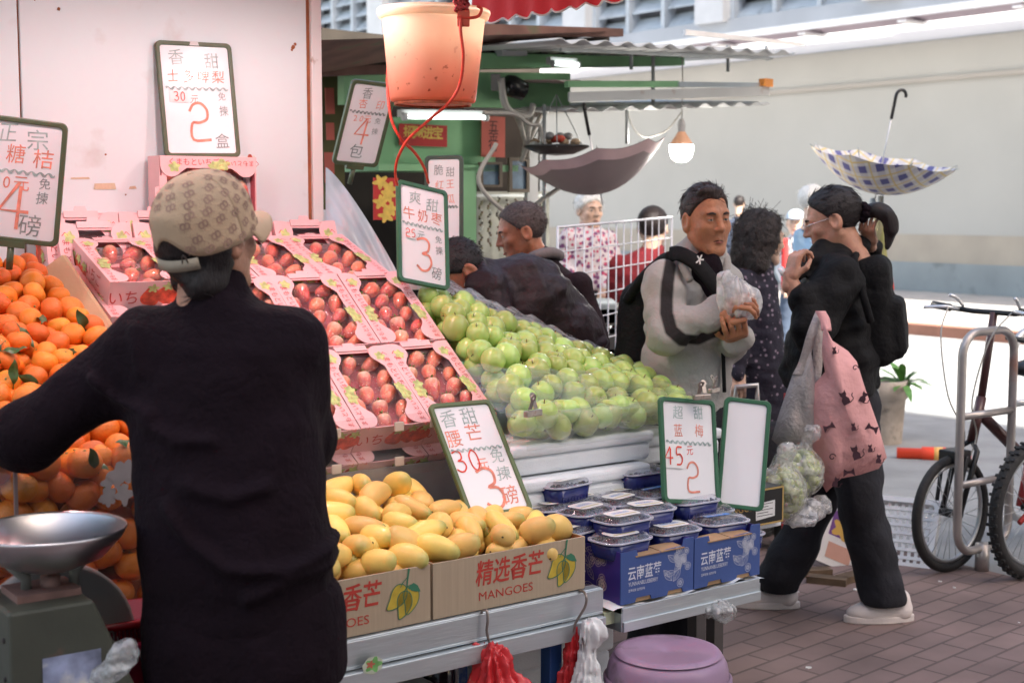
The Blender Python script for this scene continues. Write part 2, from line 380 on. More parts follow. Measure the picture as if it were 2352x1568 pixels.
while v0 < 40:
    if bay is None:
        g = MB(); z = 5.02
        while z < 10.8:
            g.add([(-.02, .06, z), (.22, .06, z + .26), (.22, 3.14, z + .26), (-.02, 3.14, z), (-.02, .06, z + .03), (.22, .06, z + .29), (.22, 3.14, z + .29), (-.02, 3.14, z + .03)],
                  [(0, 1, 2, 3), (7, 6, 5, 4), (0, 3, 7, 4), (1, 0, 4, 5), (2, 1, 5, 6), (3, 2, 6, 7)]); z += .36
        for y in (0, 1.05, 2.1, 3.15): g.box(-.1, .2, y - .05, y + .05, 5.0, 10.9)
        bay = g.build('louvre_panel', louv, bd, T(0, v0, 0))
        g = MB(); g.box(-.3, .3, 3.2, 3.95, 4.95, 11); plr = g.build('pillar', pil, bd, T(0, v0, 0))
    else:
        for src in (bay, plr):
            c = src.copy(); COL.objects.link(c); c.parent = bd; c.matrix_local = T(0, v0, 0)
    v0 += 4.0
# ---- unseen block added behind the viewer to shade the near half of the lane
tb = thing('shade_block', 'unseen tall grey block added behind the viewer to shade the stalls', 'building', SM @ T(-10, -20, 0))
g = MB(); g.box(-22, 19.8, -6, 6.0, 0, 22); g.build('wall', mat('shade_block_render', (.42, .41, .40), .9, .1, 1), tb)
g = MB()
for i in range(8):
    for j in range(5): g.box(-8.2 + i * 2, -7.1 + i * 2, 6.0, 6.06, 3.4 + j * 3, 4.9 + j * 3)
g.build('window', mat('shade_block_glass', (.1, .12, .14), .1), tb)

# ================================================================ the fruit stall: wall, tables, foam, awning, lamps
white_panel = mat('wall_panel_paint', (.68, .74, .75), .55, .05, 1.2, .12, 9, dirt=((.57, .54, .52), .60, 5))
rust = mat('rust_brown', (.28, .09, .035), .8, .35, 14)
wl = thing('stall_wall', 'pinkish white painted panel wall with a rusty seam behind the strawberry boxes', 'wall', SF @ T(0, 1.45, 0))
g = MB(); g.box(-.975, -.040, 0, .03, .3, 3.4); g.build('panel', white_panel, wl, bevel=.003)
g = MB(); g.box(-2.9, -.985, -.012, .03, .3, 3.4); g.build('panel', white_panel, wl, bevel=.003)
g = MB(); g.box(-.040, -.026, .006, .028, .3, 3.4); g.box(-.985, -.975, .01, .03, .3, 3.4); g.build('seam', rust, wl)
g = MB(); g.box(-.026, .012, -.008, .06, .3, 3.4); g.build('post', mat('post_paint', (.72, .68, .66), .6, .06, 3, dirt=((.3, .14, .07), .70, 18)), wl, bevel=.003)
g = MB(); rs = random.Random(11)
for (x, z, r) in ((-.86, 2.12, .006), (-.93, 2.14, .003), (-.09, 2.06, .008), (-.083, 2.07, .006), (-.095, 2.05, .005), (-.76, 1.60, .003), (-.10, 1.42, .005), (-.07, 1.45, .004), (-.31, 1.78, .003), (-.73, 1.70, .004), (-.67, 1.58, .003), (-.42, 2.0, .003)):
    g.add([(x + r * rs.uniform(.6, 1.2) * math.cos(k * .9), -.0015, z + r * rs.uniform(.6, 1.2) * math.sin(k * .9)) for k in range(7)], [tuple(range(7))])
g.build('rust_spot', rust, wl)
g = MB()
for x0, x1, z0, z1 in ((-.77, -.70, 1.595, 1.615), (-.66, -.635, 1.597, 1.607), (-.84, -.78, 1.625, 1.632)):
    g.add([(x0, -.0018, z0), (x1, -.0018, z0 + .001), (x1 - .004, -.0018, z1), (x0 + .003, -.0018, z1 - .002)], [(0, 1, 2, 3)])
g.build('tape_residue', mat('old_tape', (.62, .48, .33), .7, .2, 30), wl)

alu = mat('aluminium', (.55, .60, .62), .38, .12, 5, .08, 40, metal=.75, stretch=(.4, 4, 4), dirt=((.20, .17, .15), .70, 9))
ply = mat('grey_board', (.33, .31, .30), .7, .25, 4)
tbl = thing('stall_table', 'aluminium edged display table carrying the mango cartons', 'table', SF)
g = MB(); g.box(-1.75, 0, -.012, .012, .508, .566); g.box(-1.75, 0, -.012, .03, .500, .508); g.box(-1.75, 0, -.004, .03, .563, .568); g.build('front_rail', alu, tbl, bevel=.002)
g = MB(); g.box(-1.75, -.005, -.030, -.004, .452, .497); g.build('lower_rail', alu, tbl, bevel=.002)
g = MB(); g.box(-1.75, -.01, .03, .52, .540, .562); g.build('tabletop', ply, tbl)
blu = mat('blue_leg', (.03, .09, .28), .45, .2, 9, dirt=((.35, .36, .38), .62, 12))
for a in (-1.7, -.13):
    for bb in (.04, .46):
        g = MB(); g.box(a - .02, a + .02, bb - .02, bb + .02, 0, .54); g.build('leg', blu, tbl, bevel=.003)
st = thing('display_stand', 'grey stepped stand under the strawberry boxes', 'stand', SF)
g = MB(); g.add([(-1.2, .52, .70), (0.06, .52, .70), (0.06, .52, .825), (-1.2, .52, .825), (-1.2, 1.40, .70), (.06, 1.40, .70), (.06, 1.40, 1.36), (-1.2, 1.40, 1.36), (-1.2, 1.2, 1.33), (.06, 1.2, 1.33)],
                [(0, 1, 2, 3), (3, 2, 9, 8), (8, 9, 6, 7), (5, 4, 7, 6), (1, 5, 6, 9, 2), (0, 3, 8, 7, 4), (0, 4, 5, 1)])
g.build('slope_board', mat('silver_board', (.36, .34, .34), .5, .2, 6, metal=.3), st)
g = MB(); g.box(-1.15, .02, .56, 1.36, 0, .70); g.build('base', mat('dark_crate', (.09, .08, .08), .8, .3, 5), st)
g = MB(); g.box(-1.2, 0, .512, .52, .56, .84); g.build('back_board', mat('silver_board'), st)

foam = mat('styrofoam', (.80, .83, .86), .8, .05, 8, .25, 240, dirt=((.55, .52, .48), .70, 7))
def foam_box(name, label, a0, a1, b0, b1, z0, z1, rot=0):
    t = thing(name, label, 'foam box', SF @ T((a0 + a1) / 2, (b0 + b1) / 2, z0) @ RZ(rot), 'white foam boxes under the green fruit')
    w_, d_, h_ = (a1 - a0) / 2, (b1 - b0) / 2, z1 - z0
    g = MB(); g.box(-w_ + .008, w_ - .008, -d_ + .008, d_ - .008, 0, h_ * .62); g.build('tub', foam, t, bevel=.014, segs=3)
    g = MB(); g.box(-w_, w_, -d_, d_, h_ * .62, h_); g.build('lid', foam, t, bevel=.012, segs=3)
foam_box('foam_box', 'white foam box directly under the green fruit', -.03, .50, .34, 1.0, .80, .885)
foam_box('foam_box', 'lower white foam box with a dirty torn front edge', -.04, .46, .31, 1.0, .70, .795, .01)
foam_box('foam_box', 'white foam box at the back right under the fruit by the blank sign', .49, .95, .50, 1.0, .74, .83, -.03)
foam_box('foam_box', 'big white foam box on the ground beneath the tables', -.06, .40, .40, .95, 0.0, .36)
cr = thing('crate', 'dark crate stack holding up the white foam boxes', 'crate', SF)
g = MB(); g.box(0.0, .92, .42, 1.05, .37, .69); g.build('crate_body', mat('dark_crate'), cr, bevel=.01)

awc = mat('awning_red', (.62, .02, .03), .7, .1, 5, .2, 60)
nd, L, b = nodes_of(awc); tl = nd.new('ShaderNodeBsdfTranslucent'); tl.inputs[0].default_value = (.8, .05, .05, 1); ms = nd.new('ShaderNodeMixShader'); ms.inputs[0].default_value = .10
L.new(b.outputs[0], ms.inputs[1]); L.new(tl.outputs[0], ms.inputs[2]); L.new(ms.outputs[0], nd['Material Output'].inputs[0])
awc.node_tree.nodes
aw = thing('awning', 'red cloth awning with a scalloped white edged valance above the fruit', 'awning', SF)
g = MB()
def awf(u, v): a = -2.6 + 3.29 * u; bb = -.05 + 1.58 * v; return (a, bb, 2.46 - .10 * u + .12 * v + .02 * math.sin(a * 7) * math.sin(bb * 6))
g.grid(awf, 30, 24); g.build('cloth', awc, aw)
g = MB(); g2 = MB(); pts = 160
def vy(i): return -.05 + 1.58 * i / pts
def vz(i): return 2.205 - .016 * abs(math.sin(i * math.pi / 9.5)) + .002 * vy(i)
v = []; 
for i in range(pts + 1): v += [(.69, vy(i), 2.36 + .12 * i / pts), (.685 + .008 * math.sin(i * .5), vy(i), vz(i))]
g.add(v, [(2 * i, 2 * i + 1, 2 * i + 3, 2 * i + 2) for i in range(pts)], 0, True); val = g.build('valance', awc, aw)
g2.tube([(.685 + .008 * math.sin(i * .5), vy(i), vz(i) - .002) for i in range(pts + 1)], .0035, 6); g2.build('valance_trim', mat('trim_white', (.8, .78, .76), .7), val)

def market_lamp(label, P, power, shade_z=.0):
    t = thing('market_lamp', label, 'lamp', T(*P), 'red shaded lamps over the stall')
    g = MB(); pr = [(.028, .20), (.034, .17), (.075, .12), (.135, 0), (.137, -.012)]; g.lathe(pr, 32); g.lathe([(r - .003, z - .002) for r, z in pr], 32); g.build('lamp_shade', mat('lamp_red', (.55, .01, .015), .35, .08, 6), t)
    g = MB(); g.lathe([(.137, -.012), (.139, -.016), (.139, -.02), (.135, -.02)], 32); g.build('shade_rim', mat('trim_white'), t)
    g = MB(); g.ball((0, 0, .055), (.034, .034, .045), 16, 10); g.build('bulb', mat('bulb_glow', (1, .86, .80), emis=9), t)
    g = MB(); g.tube([(0, 0, .19), (0, 0, .5)], .004, 6); g.build('cord', mat('black_rubber', (.02, .02, .02), .6), t)
    l = bpy.data.lights.new('lamp', 'POINT'); l.energy = power; l.color = (1.0, .97, .99); l.shadow_soft_size = .05
    lo = bpy.data.objects.new('lamp_light', l); COL.objects.link(lo); lo.parent = t; lo.location = (0, 0, -.01)
market_lamp('red shaded lamp showing past the rim of the hanging bucket', at(868, -48, 4.15), 1.8)
market_lamp('red shaded lamp over the strawberry boxes', S(-.55, .62, 2.22), 4.6)
market_lamp('red shaded lamp over the oranges', S(-1.35, .45, 2.25), 4.6)
# ================================================================ strawberries
pink = mat('carton_pink', (.82, .50, .50), .45, .05, 6, .05, 40)
pinkd = mat('carton_inside', (.44, .10, .12), .6, .15, 8)
tray = mat('tray_rim', (.62, .55, .58), .35, .06, 10)
ink = mat('print_red', (.55, .06, .05), .6, .2, 60)
leafp = mat('print_leaf', (.50, .58, .22), .6, .35, 60)
berp = mat('print_berry', (.66, .10, .05), .5, .45, 45)
wrap = film('cellophane', (1, .97, .98), .05, .05, 1.0, 30, .10)
CW, CL, CH = .222, .318, .092
def blob(mb, cx, cy, r, z, mat_, M=None, seed=0, lobes=5, sq=1.0, amp=.22):
    rs = random.Random(seed); ph = rs.random() * 6
    mb.add([(cx + r * (1 + amp * math.sin(lobes * t + ph) + .06 * math.sin(2.3 * t)) * math.cos(t), cy + sq * r * (1 + amp * math.sin(lobes * t + ph)) * math.sin(t), z) for t in [2 * math.pi * k / 26 for k in range(26)]], [tuple(range(26))], mat_, False, M)
def berry_print(mb, M, s=1.0, seed=0, z=0):
    rs = random.Random(seed)
    for k in range(3):
        x = (k - 1) * .028 * s + rs.uniform(-.004, .004); y = rs.uniform(-.008, .008) * s
        blob(mb, x, y, .017 * s, z + .0003 * k, 1, M, seed + k, 3, 1.15, .12)
        blob(mb, x + .004 * s, y + .017 * s, .009 * s, z + .0012 + .0003 * k, 2, M, seed + 9 + k, 5, .8, .35)
def make_carton():
    t = thing('strawberry_carton', 'carton', 'carton')
    g = MB(); th = .003
    g.box(0, CW, 0, CL, 0, th); g.box(0, CW, 0, th, th, CH); g.box(0, CW, CL - th, CL, th, CH - .006)
    g.box(0, th, th, CL - th, th, CH); g.box(CW - th, CW, th, CL - th, th, CH)
    g.build('box', pink, t)
    g = MB()
    for x0, sgn in ((0, 1), (CW, -1)):
        wv = .036; poly = [(0, 0), (wv * .8, 0)]
        poly += [(wv * .8 + .034 * math.sin(a), .036 - .036 * math.cos(a)) for a in [math.pi * k / 10 for k in range(1, 9)]]
        poly += [(wv, .085), (wv, CL - .085)]
        poly += [(wv * .8 + .034 * math.sin(a), CL - .036 - .036 * math.cos(a)) for a in [math.pi * k / 10 for k in range(2, 10)]] + [(wv * .8, CL), (0, CL)]
        P = [(x0 + sgn * x, y) for x, y in poly]
        g.prism(P if sgn > 0 else P[::-1], CH, CH + .0022)
    fl = g.build('flap', pink, t)
    z = CH + .0030
    for x0, sgn in ((.019, 1), (CW - .019, -1)):
        g = MB()
        g.text('くまもといちご', .024, T(x0, CL * .66, z) @ RZ(-math.pi / 2), 0)
        g.text('くまもといちご', .020, T(x0, CL * .18, z) @ RZ(math.pi / 2), 0)
        blob(g, x0 + .006 * sgn, CL * .37, .016, z, 2, None, 3, 5, 1.6); blob(g, x0 + .012 * sgn, CL * .46, .014, z + .0004, 2, None, 4, 5, 1.1)
        blob(g, x0 + .014 * sgn, CL * .86, .014, z, 2, None, 8, 5, 1.2)
        g.build('flap_print', [ink, berp, leafp], fl)
    g = MB(); g.box(.004, CW - .004, CL - .022, CL - .004, CH - .004, CH - .002); g.box(.06, CW - .06, CL - .016, CL + .004, CH - .003, CH + .002)
    g.prism([(CW * .40, CL - .004), (CW * .60, CL - .004), (CW * .57, CL + .018), (CW * .43, CL + .018)], CH - .002, CH + .0005); g.build('end_tab', pink, t)
    g = MB(); g.box(.0035, CW - .0035, .0035, CL - .0035, .031, .035)
    for x0, x1, y0, y1 in ((.004, .006, .004, CL - .004), (CW - .006, CW - .004, .004, CL - .004), (.006, CW - .006, CL - .006, CL - .004), (.006, CW - .006, .004, .006)): g.box(x0, x1, y0, y1, .035, CH - .002)
    g.build('lining', pinkd, t)
    g = MB(); rr = lambda i: rrect(CW - .016 - 2 * i, CL - .016 - 2 * i, .02, 4, CW / 2, CL / 2)
    g.ring(rr(0), rr(.009), .064, .067); g.ring(rr(.009), rr(.011), .040, .064); g.build('punnet_tray', tray, t)
    g = MB(); Mf = T(CW / 2, -.0006, CH / 2) @ RX(math.pi / 2)
    g.text('いちご', .046, Mf @ T(-.045, -.004, 0), 0); berry_print(g, Mf @ T(.05, -.006, 0), 1.5, 5)
    g.build('front_print', [ink, berp, leafp], t); g = MB()
    Ml = T(-.0006, CL / 2, CH / 2) @ RZ(-math.pi / 2) @ RX(math.pi / 2)
    g.text('いちご', .040, Ml @ T(.03, .012, 0), 0); g.text('くまもといちご', .022, Ml @ T(.05, -.022, 0), 0); berry_print(g, Ml @ T(-.095, -.005, 0), 1.7, 15)
    g.build('side_print', [ink, berp, leafp], t)
    g = MB(); rs = np.random.RandomState(3)
    g.grid(lambda u, v: (.016 + u * (CW - .032), .012 + v * (CL - .024), .0735 + .003 * math.sin(9 * u + 5 * v) * math.cos(11 * v) - .004 * math.exp(-((u - .5) ** 2) * 8)), 12, 14)
    g.build('wrap', wrap, t)
    return t
sb = mat('strawberry_red', (.80, .17, .115), .30, .2, 20, 0, rnd=.14, hue=.012, coat=1.0)
nd, L, b = nodes_of(sb); tc = nd.new('ShaderNodeTexCoord'); vo = nd.new('ShaderNodeTexVoronoi'); vo.inputs['Scale'].default_value = 230; L.new(tc.outputs['Object'], vo.inputs['Vector'])
rr_ = nd.new('ShaderNodeMapRange'); rr_.inputs[1].default_value = .18; rr_.inputs[2].default_value = .34; L.new(vo.outputs['Distance'], rr_.inputs[0])
mx = nd.new('ShaderNodeMix'); mx.data_type = 'RGBA'; mx.inputs[6].default_value = (.80, .46, .20, 1); L.new(b.inputs['Base Color'].links[0].from_socket, mx.inputs[7]); L.new(rr_.outputs[0], mx.inputs[0])
sz = nd.new('ShaderNodeSeparateXYZ'); L.new(tc.outputs['Object'], sz.inputs[0]); rz = nd.new('ShaderNodeMapRange'); rz.inputs[1].default_value = -.004; rz.inputs[2].default_value = .022; L.new(sz.outputs[2], rz.inputs[0])
m2 = nd.new('ShaderNodeMix'); m2.data_type = 'RGBA'; m2.inputs[7].default_value = (.80, .55, .38, 1); L.new(mx.outputs[2], m2.inputs[6]); L.new(rz.outputs[0], m2.inputs[0]); L.new(m2.outputs[2], b.inputs['Base Color'])
bp = nd.new('ShaderNodeBump'); bp.inputs['Strength'].default_value = .5; bp.inputs['Distance'].default_value = .002; L.new(vo.outputs['Distance'], bp.inputs['Height']); L.new(bp.outputs[0], b.inputs['Normal'])
g = MB(); g.lathe([(.0005, -.026), (.006, -.0245), (.011, -.019), (.0155, -.009), (.0185, .002), (.0188, .010), (.016, .017), (.009, .0205), (.0005, .020)], 16)
SBM = g.mesh('strawberry', sb)
g = MB()
for k in range(6):
    a = k * math.pi / 3
    g.add([(.002 * math.cos(a + 1.5), .002 * math.sin(a + 1.5), .021), (.010 * math.cos(a - .3), .010 * math.sin(a - .3), .0225), (.018 * math.cos(a), .018 * math.sin(a), .018 + .006 * (k % 2)), (.010 * math.cos(a + .3), .010 * math.sin(a + .3), .0225)], [(0, 1, 2, 3)])
g.tube([(0, 0, .02), (.001, .002, .03)], .0015, 5)
CALM = g.mesh('calyx', mat('calyx_green', (.16, .28, .05), .6, .3, 60))
FILMB = film('berry_wrap_pink', (1, .80, .88), .04, .12, .5, 60, .25)
def fill_berries(C, label, nrow=4, seed=0, nmax=99):
    rs = random.Random(seed); k = 0
    for j in range(nrow):
        for i in range(3):
            if k >= nmax: return
            x = .042 + i * (CW - .084) / 2 + (.010 if j % 2 else -.008) + rs.uniform(-.004, .004)
            x = min(max(x, .034), CW - .034)
            y = CL - .045 - j * (CL - .085) / max(1, nrow - 1) + rs.uniform(-.006, .006)
            s = rs.uniform(1.08, 1.32)
            M = C @ T(x, y, .058) @ RZ(rs.uniform(-.6, .6) + (2.2 if i == 2 else 2.6)) @ RX(math.radians(rs.uniform(58, 100))) @ RZ(rs.random() * 6) @ Matrix.Diagonal((s, s, s * rs.uniform(.95, 1.2), 1))
            o = put('strawberry', SBM, None, M); tag(o, label, 'strawberry', 'strawberries in the pink cartons'); put('calyx', CALM, o); k += 1
C0 = make_carton()
cart = []
SLOPE = math.radians(37)
def row_M(a, b0, z0, sl): return SF @ T(a, b0, z0) @ RX(sl) @ T(0, 0, -CH)
colname = {-.865: 'leftmost column beside the brown cardboard divider', -.639: 'column half hidden by the vendor', -.413: 'column just right of the vendor', -.187: 'right hand column next to the green fruit'}
rows = [('bottom row', .50, .955, SLOPE, (-.639, -.413, -.187)), ('middle row', .762, 1.147, SLOPE, (-.639, -.413, -.187)), ('upper row', 1.02, 1.338, math.radians(21), (-.892, -.665, -.438, -.216))]
first = True
def place(M, label):
    global first
    if first: C0.matrix_local = M; C0['label'] = label; C0['group'] = 'pink strawberry cartons'; first = False; return C0
    return dup(C0, M, label, 'pink strawberry cartons')
for r, (rn, b0, z0, sl, cols) in enumerate(rows):
    for a in cols:
        cn = colname[min(colname, key=lambda q: abs(q - a))]
        M = row_M(a, b0, z0 + (.004 if r == 1 else 0), sl) @ RZ(random.uniform(-.015, .015)); place(M, 'pink strawberry carton in the %s, %s' % (rn, cn))
        fill_berries(M, 'seedy red strawberry in the %s carton, %s' % (rn, cn), 5 if r < 2 else 4, int(abs(a) * 1000) + r)
for i, a in enumerate((-.93, -.70, -.47, -.235)):
    cn = ['far left end', 'left of the cap', 'right of the cap', 'right end by the wall post'][i]
    place(SF @ T(a, 1.275, 1.20) @ RX(math.radians(70)) @ T(0, -.02, -CH + .05), 'tilted pink carton behind the upper row, %s' % cn)
for i, a in enumerate((-.96, -.735)):
    place(SF @ T(a, 1.33, 1.225) @ RX(math.radians(76)) @ T(0, -.02, -CH + .055), 'pink carton tight against the wall, %s' % ['at the far left end', 'just left of the cap'][i])
for i, a in enumerate((-.639, -.413, -.187)):
    place(SF @ T(a, .515, .858) @ RX(math.radians(30)) @ T(0, 0, -CH), 'pink carton of the layer under the bottom row, %s' % ['behind the vendor', 'beside the vendor', 'behind the mango sign'][i])
for a, b0, z0, sl in ((-.905, .985, 1.245, math.radians(24)),):
    place(row_M(a, b0, z0, sl), 'pink carton underneath the leftmost upper carton beside the divider')
Mup = SF @ Matrix(((0, -1, 0, -.287), (0, 0, -1, 1.432 - .002), (1, 0, 0, 1.475), (0, 0, 0, 1)))
place(Mup, 'pink strawberry carton standing upright against the wall above the cap')
fill_berries(Mup, 'strawberry in the upright carton above the beige cap', 4, 77)
# clear front sheet with paper clips
acr = film('acrylic', (.97, .97, .97), .03, .03, .05, 3, .03)
t = thing('acrylic_sheet', 'clear acrylic guard in front of the bottom row of strawberry cartons', 'acrylic sheet', SF)
g = MB(); g.box(-.75, .02, .485, .488, .82, .985); g.build('sheet', acr, t)
clipm = mat('clip_tan', (.60, .50, .42), .4, .1, 20)
for a in (-.50, -.305, -.19):
    for z in (.955, .86):
        if a == -.19 and z < .9: continue
        g = MB(); g.box(a - .015, a + .015, .480, .4845, z - .014, z + .012); g.build('clip', clipm, t, bevel=.004)
card = mat('corrugated_card', (.50, .34, .20), .8, .1, 6, .1, 90)
t = thing('cardboard_divider', 'brown corrugated cardboard divider between oranges and strawberry cartons', 'cardboard', SF)
g = MB(); zl = lambda b_: 1.388 - (1.2 - b_) * .507
g.prism([(.35, zl(.35) - .16), (1.24, zl(1.24) - .16), (1.24, zl(1.24)), (.35, zl(.35))], -.945, -.935, 0, Matrix(((0, 0, 1, 0), (1, 0, 0, 0), (0, 1, 0, 0), (0, 0, 0, 1))))
g.add([(-.945, .35, zl(.35)), (-.945, 1.24, zl(1.24)), (-1.005, 1.22, zl(1.24) - .035), (-1.005, .35, zl(.35) - .04), (-.943, .35, zl(.35) - .003), (-.943, 1.24, zl(1.24) - .003), (-1.003, 1.22, zl(1.24) - .038), (-1.003, .35, zl(.35) - .043)],
      [(0, 1, 2, 3), (7, 6, 5, 4), (0, 3, 7, 4), (1, 5, 6, 2), (3, 2, 6, 7), (0, 4, 5, 1)]); g.build('board', card, t)

# ================================================================ heaps of fruit
def poisson(n_try, dom, dist, seed, pts0=()):
    rs = random.Random(seed); pts = list(pts0); k0 = len(pts)
    for _ in range(n_try):
        p = dom(rs)
        if p is None: continue
        if all((p - q).length > dist for q in pts): pts.append(p)
    return pts[k0:]
def rot(rs): return Matrix.Rotation(rs.random() * 6.28, 4, Vector((rs.gauss(0, 1), rs.gauss(0, 1), rs.gauss(0, 1))).normalized())
# mandarins
om = mat('mandarin_peel', (.82, .225, .020), .38, .08, 12, .35, 330, rnd=.13, hue=.014, sss=.0, coat=.12)
g = MB(); g.lathe([(max(.0004, .034 * math.sin(t) * (1 + .02 * math.sin(3 * t))), -.0285 * math.cos(t) - (.0045 * math.exp(-(math.pi - t) ** 2 * 9)) + (.003 * math.exp(-t * t * 9))) for t in [math.pi * k / 16 for k in range(17)]], 24)
g.lathe([(.0005, .0262), (.003, .0256), (.003, .0246)], 8, 1)
OM = g.mesh('mandarin', [om, mat('stalk_scar', (.22, .26, .08), .7)])
def leaf_mesh(L_, wd, seed):
    rs = random.Random(seed); cv = rs.uniform(.15, .5); g = MB()
    g.grid(lambda u, v: ((u - .5) * wd * math.sin(math.pi * min(1, v * 1.02 + .02)) ** .8, v * L_, L_ * cv * (v - v * v) * 1.2 - abs(u - .5) * wd * .35 * math.sin(math.pi * v) + .004 * math.sin(9 * v)), 5, 10)
    g.tube([(0, -.012, -.002), (0, 0, 0), (0, L_ * .5, L_ * cv * .3 + .0008), (0, L_ * .97, .001)], [.0012, .0011, .0007, .0003], 4)
    return g.mesh('leaf', mat('citrus_leaf', (.055, .105, .03), .42, .25, 20, .1, 60, hue=.02, rnd=.3))
LEAF = [leaf_mesh(.058, .024, 1), leaf_mesh(.048, .021, 5), leaf_mesh(.066, .026, 9)]
def oz(bb): return 1.012 + (bb - .1) * .345
def odom(off):
    def d(rs):
        a, bb = rs.uniform(-1.72, -1.03), rs.uniform(.10, 1.22)
        if a > -1.045 + 0: return None
        return Vector((a, bb, oz(bb) + off + rs.uniform(-.008, .012)))
    return d
def put_fruit(pts, me, name, label, cat, grp, seed, smin_=.86, smax_=1.06, M0=SF, seen=None):
    rs = random.Random(seed); out = []
    for p in pts:
        s = rs.uniform(smin_, smax_); o = put(name, me, None, M0 @ T(*p) @ rot(rs) @ Matrix.Diagonal((s, s, s, 1)))
        tag(o, label(p) if callable(label) else label, cat, grp); out.append(o)
    return out
def pxof(P):
    q = SF @ Vector(P); f = q.y * CP - (q.z - HC) * SP; return 1176 + F * q.x / f, 784 - F * (q.y * SP + (q.z - HC) * CP) / f
def inframe(p, m=45):
    x, y = pxof(p); return -m < x < 2352 + m and -m < y < 1568 + m
top = [p for p in poisson(9000, odom(.0), .0545, 21) if inframe(p) and pxof(p)[0] < 640]
und = [p for p in poisson(6000, odom(-.040), .056, 22) if inframe(p) and pxof(p)[0] < 560]
def fdom(b0, db):
    def d(rs): return Vector((rs.uniform(-1.72, -1.10), b0 + rs.uniform(0, db), rs.uniform(.66, 1.03)))
    return d
fr = [p for p in poisson(9000, fdom(.090, .014), .0560, 23) if inframe(p) and pxof(p)[0] < 360]
fr2 = [p for p in poisson(5000, fdom(.138, .02), .060, 24) if inframe(p) and pxof(p)[0] < 340]
def olab(p):
    x, y = pxof(p)
    return 'orange mandarin in the sloping heap near the back, by the cardboard divider' if y < 760 else ('orange mandarin in the open sloping heap beside the vendor' if y < 960 else 'orange mandarin at the front lip of the open heap, under the vendor\'s arm')
om_top = put_fruit(top, OM, 'mandarin', olab, 'mandarin', 'mandarins in the open heap', 1)
put_fruit(und, OM, 'mandarin', 'mandarin of the lower layer showing in gaps of the open heap', 'mandarin', 'mandarins in the open heap', 2)
om_fr = put_fruit(fr, OM, 'mandarin', lambda p: 'mandarin pressed behind the clear front sheet, %s' % ('above the level of the scale pan' if pxof(p)[1] < 1190 else 'below the level of the scale pan'), 'mandarin', 'mandarins behind the clear sheet', 3, .96, 1.12)
put_fruit(fr2, OM, 'mandarin', 'second layer mandarin behind the clear front sheet', 'mandarin', 'mandarins behind the clear sheet', 4, 1.0, 1.1)
rs = random.Random(8)
for o in [q for i, q in enumerate(om_top) if i % 2 == 0] + [q for i, q in enumerate(om_fr) if i % 3 == 1]:
    inv = o.matrix_local.inverted(); c = o.matrix_local.translation
    nv = (Vector((0, 0, 1)) * .7 - V * .7 - U * .3 + Vector((rs.uniform(-.8, .8), rs.uniform(-.4, .4), rs.uniform(-.3, .5)))).normalized()
    if o in om_fr: nv = (-V + Vector((rs.uniform(-.4, .4), 0, rs.uniform(-.4, .4)))).normalized()
    tv = Vector((rs.gauss(0, 1), rs.gauss(0, 1), rs.gauss(0, 1) - .3)); tv = (tv - nv * tv.dot(nv)).normalized()
    M = frame(c + nv * (.034 if o in om_top else .031), tv.cross(nv), tv)
    put('leaf', rs.choice(LEAF), o, inv @ M @ Matrix.Diagonal((1.15, 1.15, 1 if o in om_top else .3, 1)))
bin_ = thing('fruit_bin', 'bin with a clear front sheet holding the mandarins', 'bin', SF)
g = MB(); g.box(-1.85, -1.02, .048, .051, .64, 1.055); g.build('front_sheet', film('acrylic'), bin_)
g = MB(); g.add([(-1.85, .2, .66), (-1.0, .2, .66), (-1.0, .2, oz(.2) - .09), (-1.85, .2, oz(.2) - .09), (-1.85, 1.3, oz(1.3) - .09), (-1.0, 1.3, oz(1.3) - .09)], [(0, 1, 2, 3), (3, 2, 5, 4)]); g.box(-1.03, -1.005, .05, 1.3, .6, .99)
g.build('backing', mat('bin_back', (.25, .07, .02), .8, .3, 8), bin_)
g = MB(); g.box(-1.475, -1.468, .04, .046, .78, 1.05); g.build('strip', mat('bin_strip', (.35, .24, .22), .5), bin_)
g = MB(); rs = random.Random(4)
for k in range(9): blob(g, -1.272 + rs.uniform(-.022, .028), .985 + rs.uniform(-.035, .03), rs.uniform(.010, .02), 0, 0, Matrix(((1, 0, 0, 0), (0, 0, -1, .0465 - k * .0002), (0, 1, 0, 0), (0, 0, 0, 1))), k, 4, 1.2, .3)
g.build('torn_sticker', mat('torn_paper', (.48, .42, .40), .8, .1, 30), bin_)

# green jujubes
gm = mat('jujube_skin', (.42, .55, .15), .28, .16, 9, .05, 120, rnd=.16, hue=.02, coat=.25)
g = MB(); g.lathe([(max(.0004, .030 * math.sin(t) ** .92), -.032 * math.cos(t) - (.007 * math.exp(-(math.pi - t) ** 2 * 14)) + (.003 * math.exp(-t * t * 12))) for t in [math.pi * k / 18 for k in range(19)]], 24)
g.tube([(0, 0, .023), (.001, .001, .029), (.003, .001, .034)], .0012, 5, 1)
GM = g.mesh('green_jujube', [gm, mat('stem_brown', (.16, .10, .04), .8)])
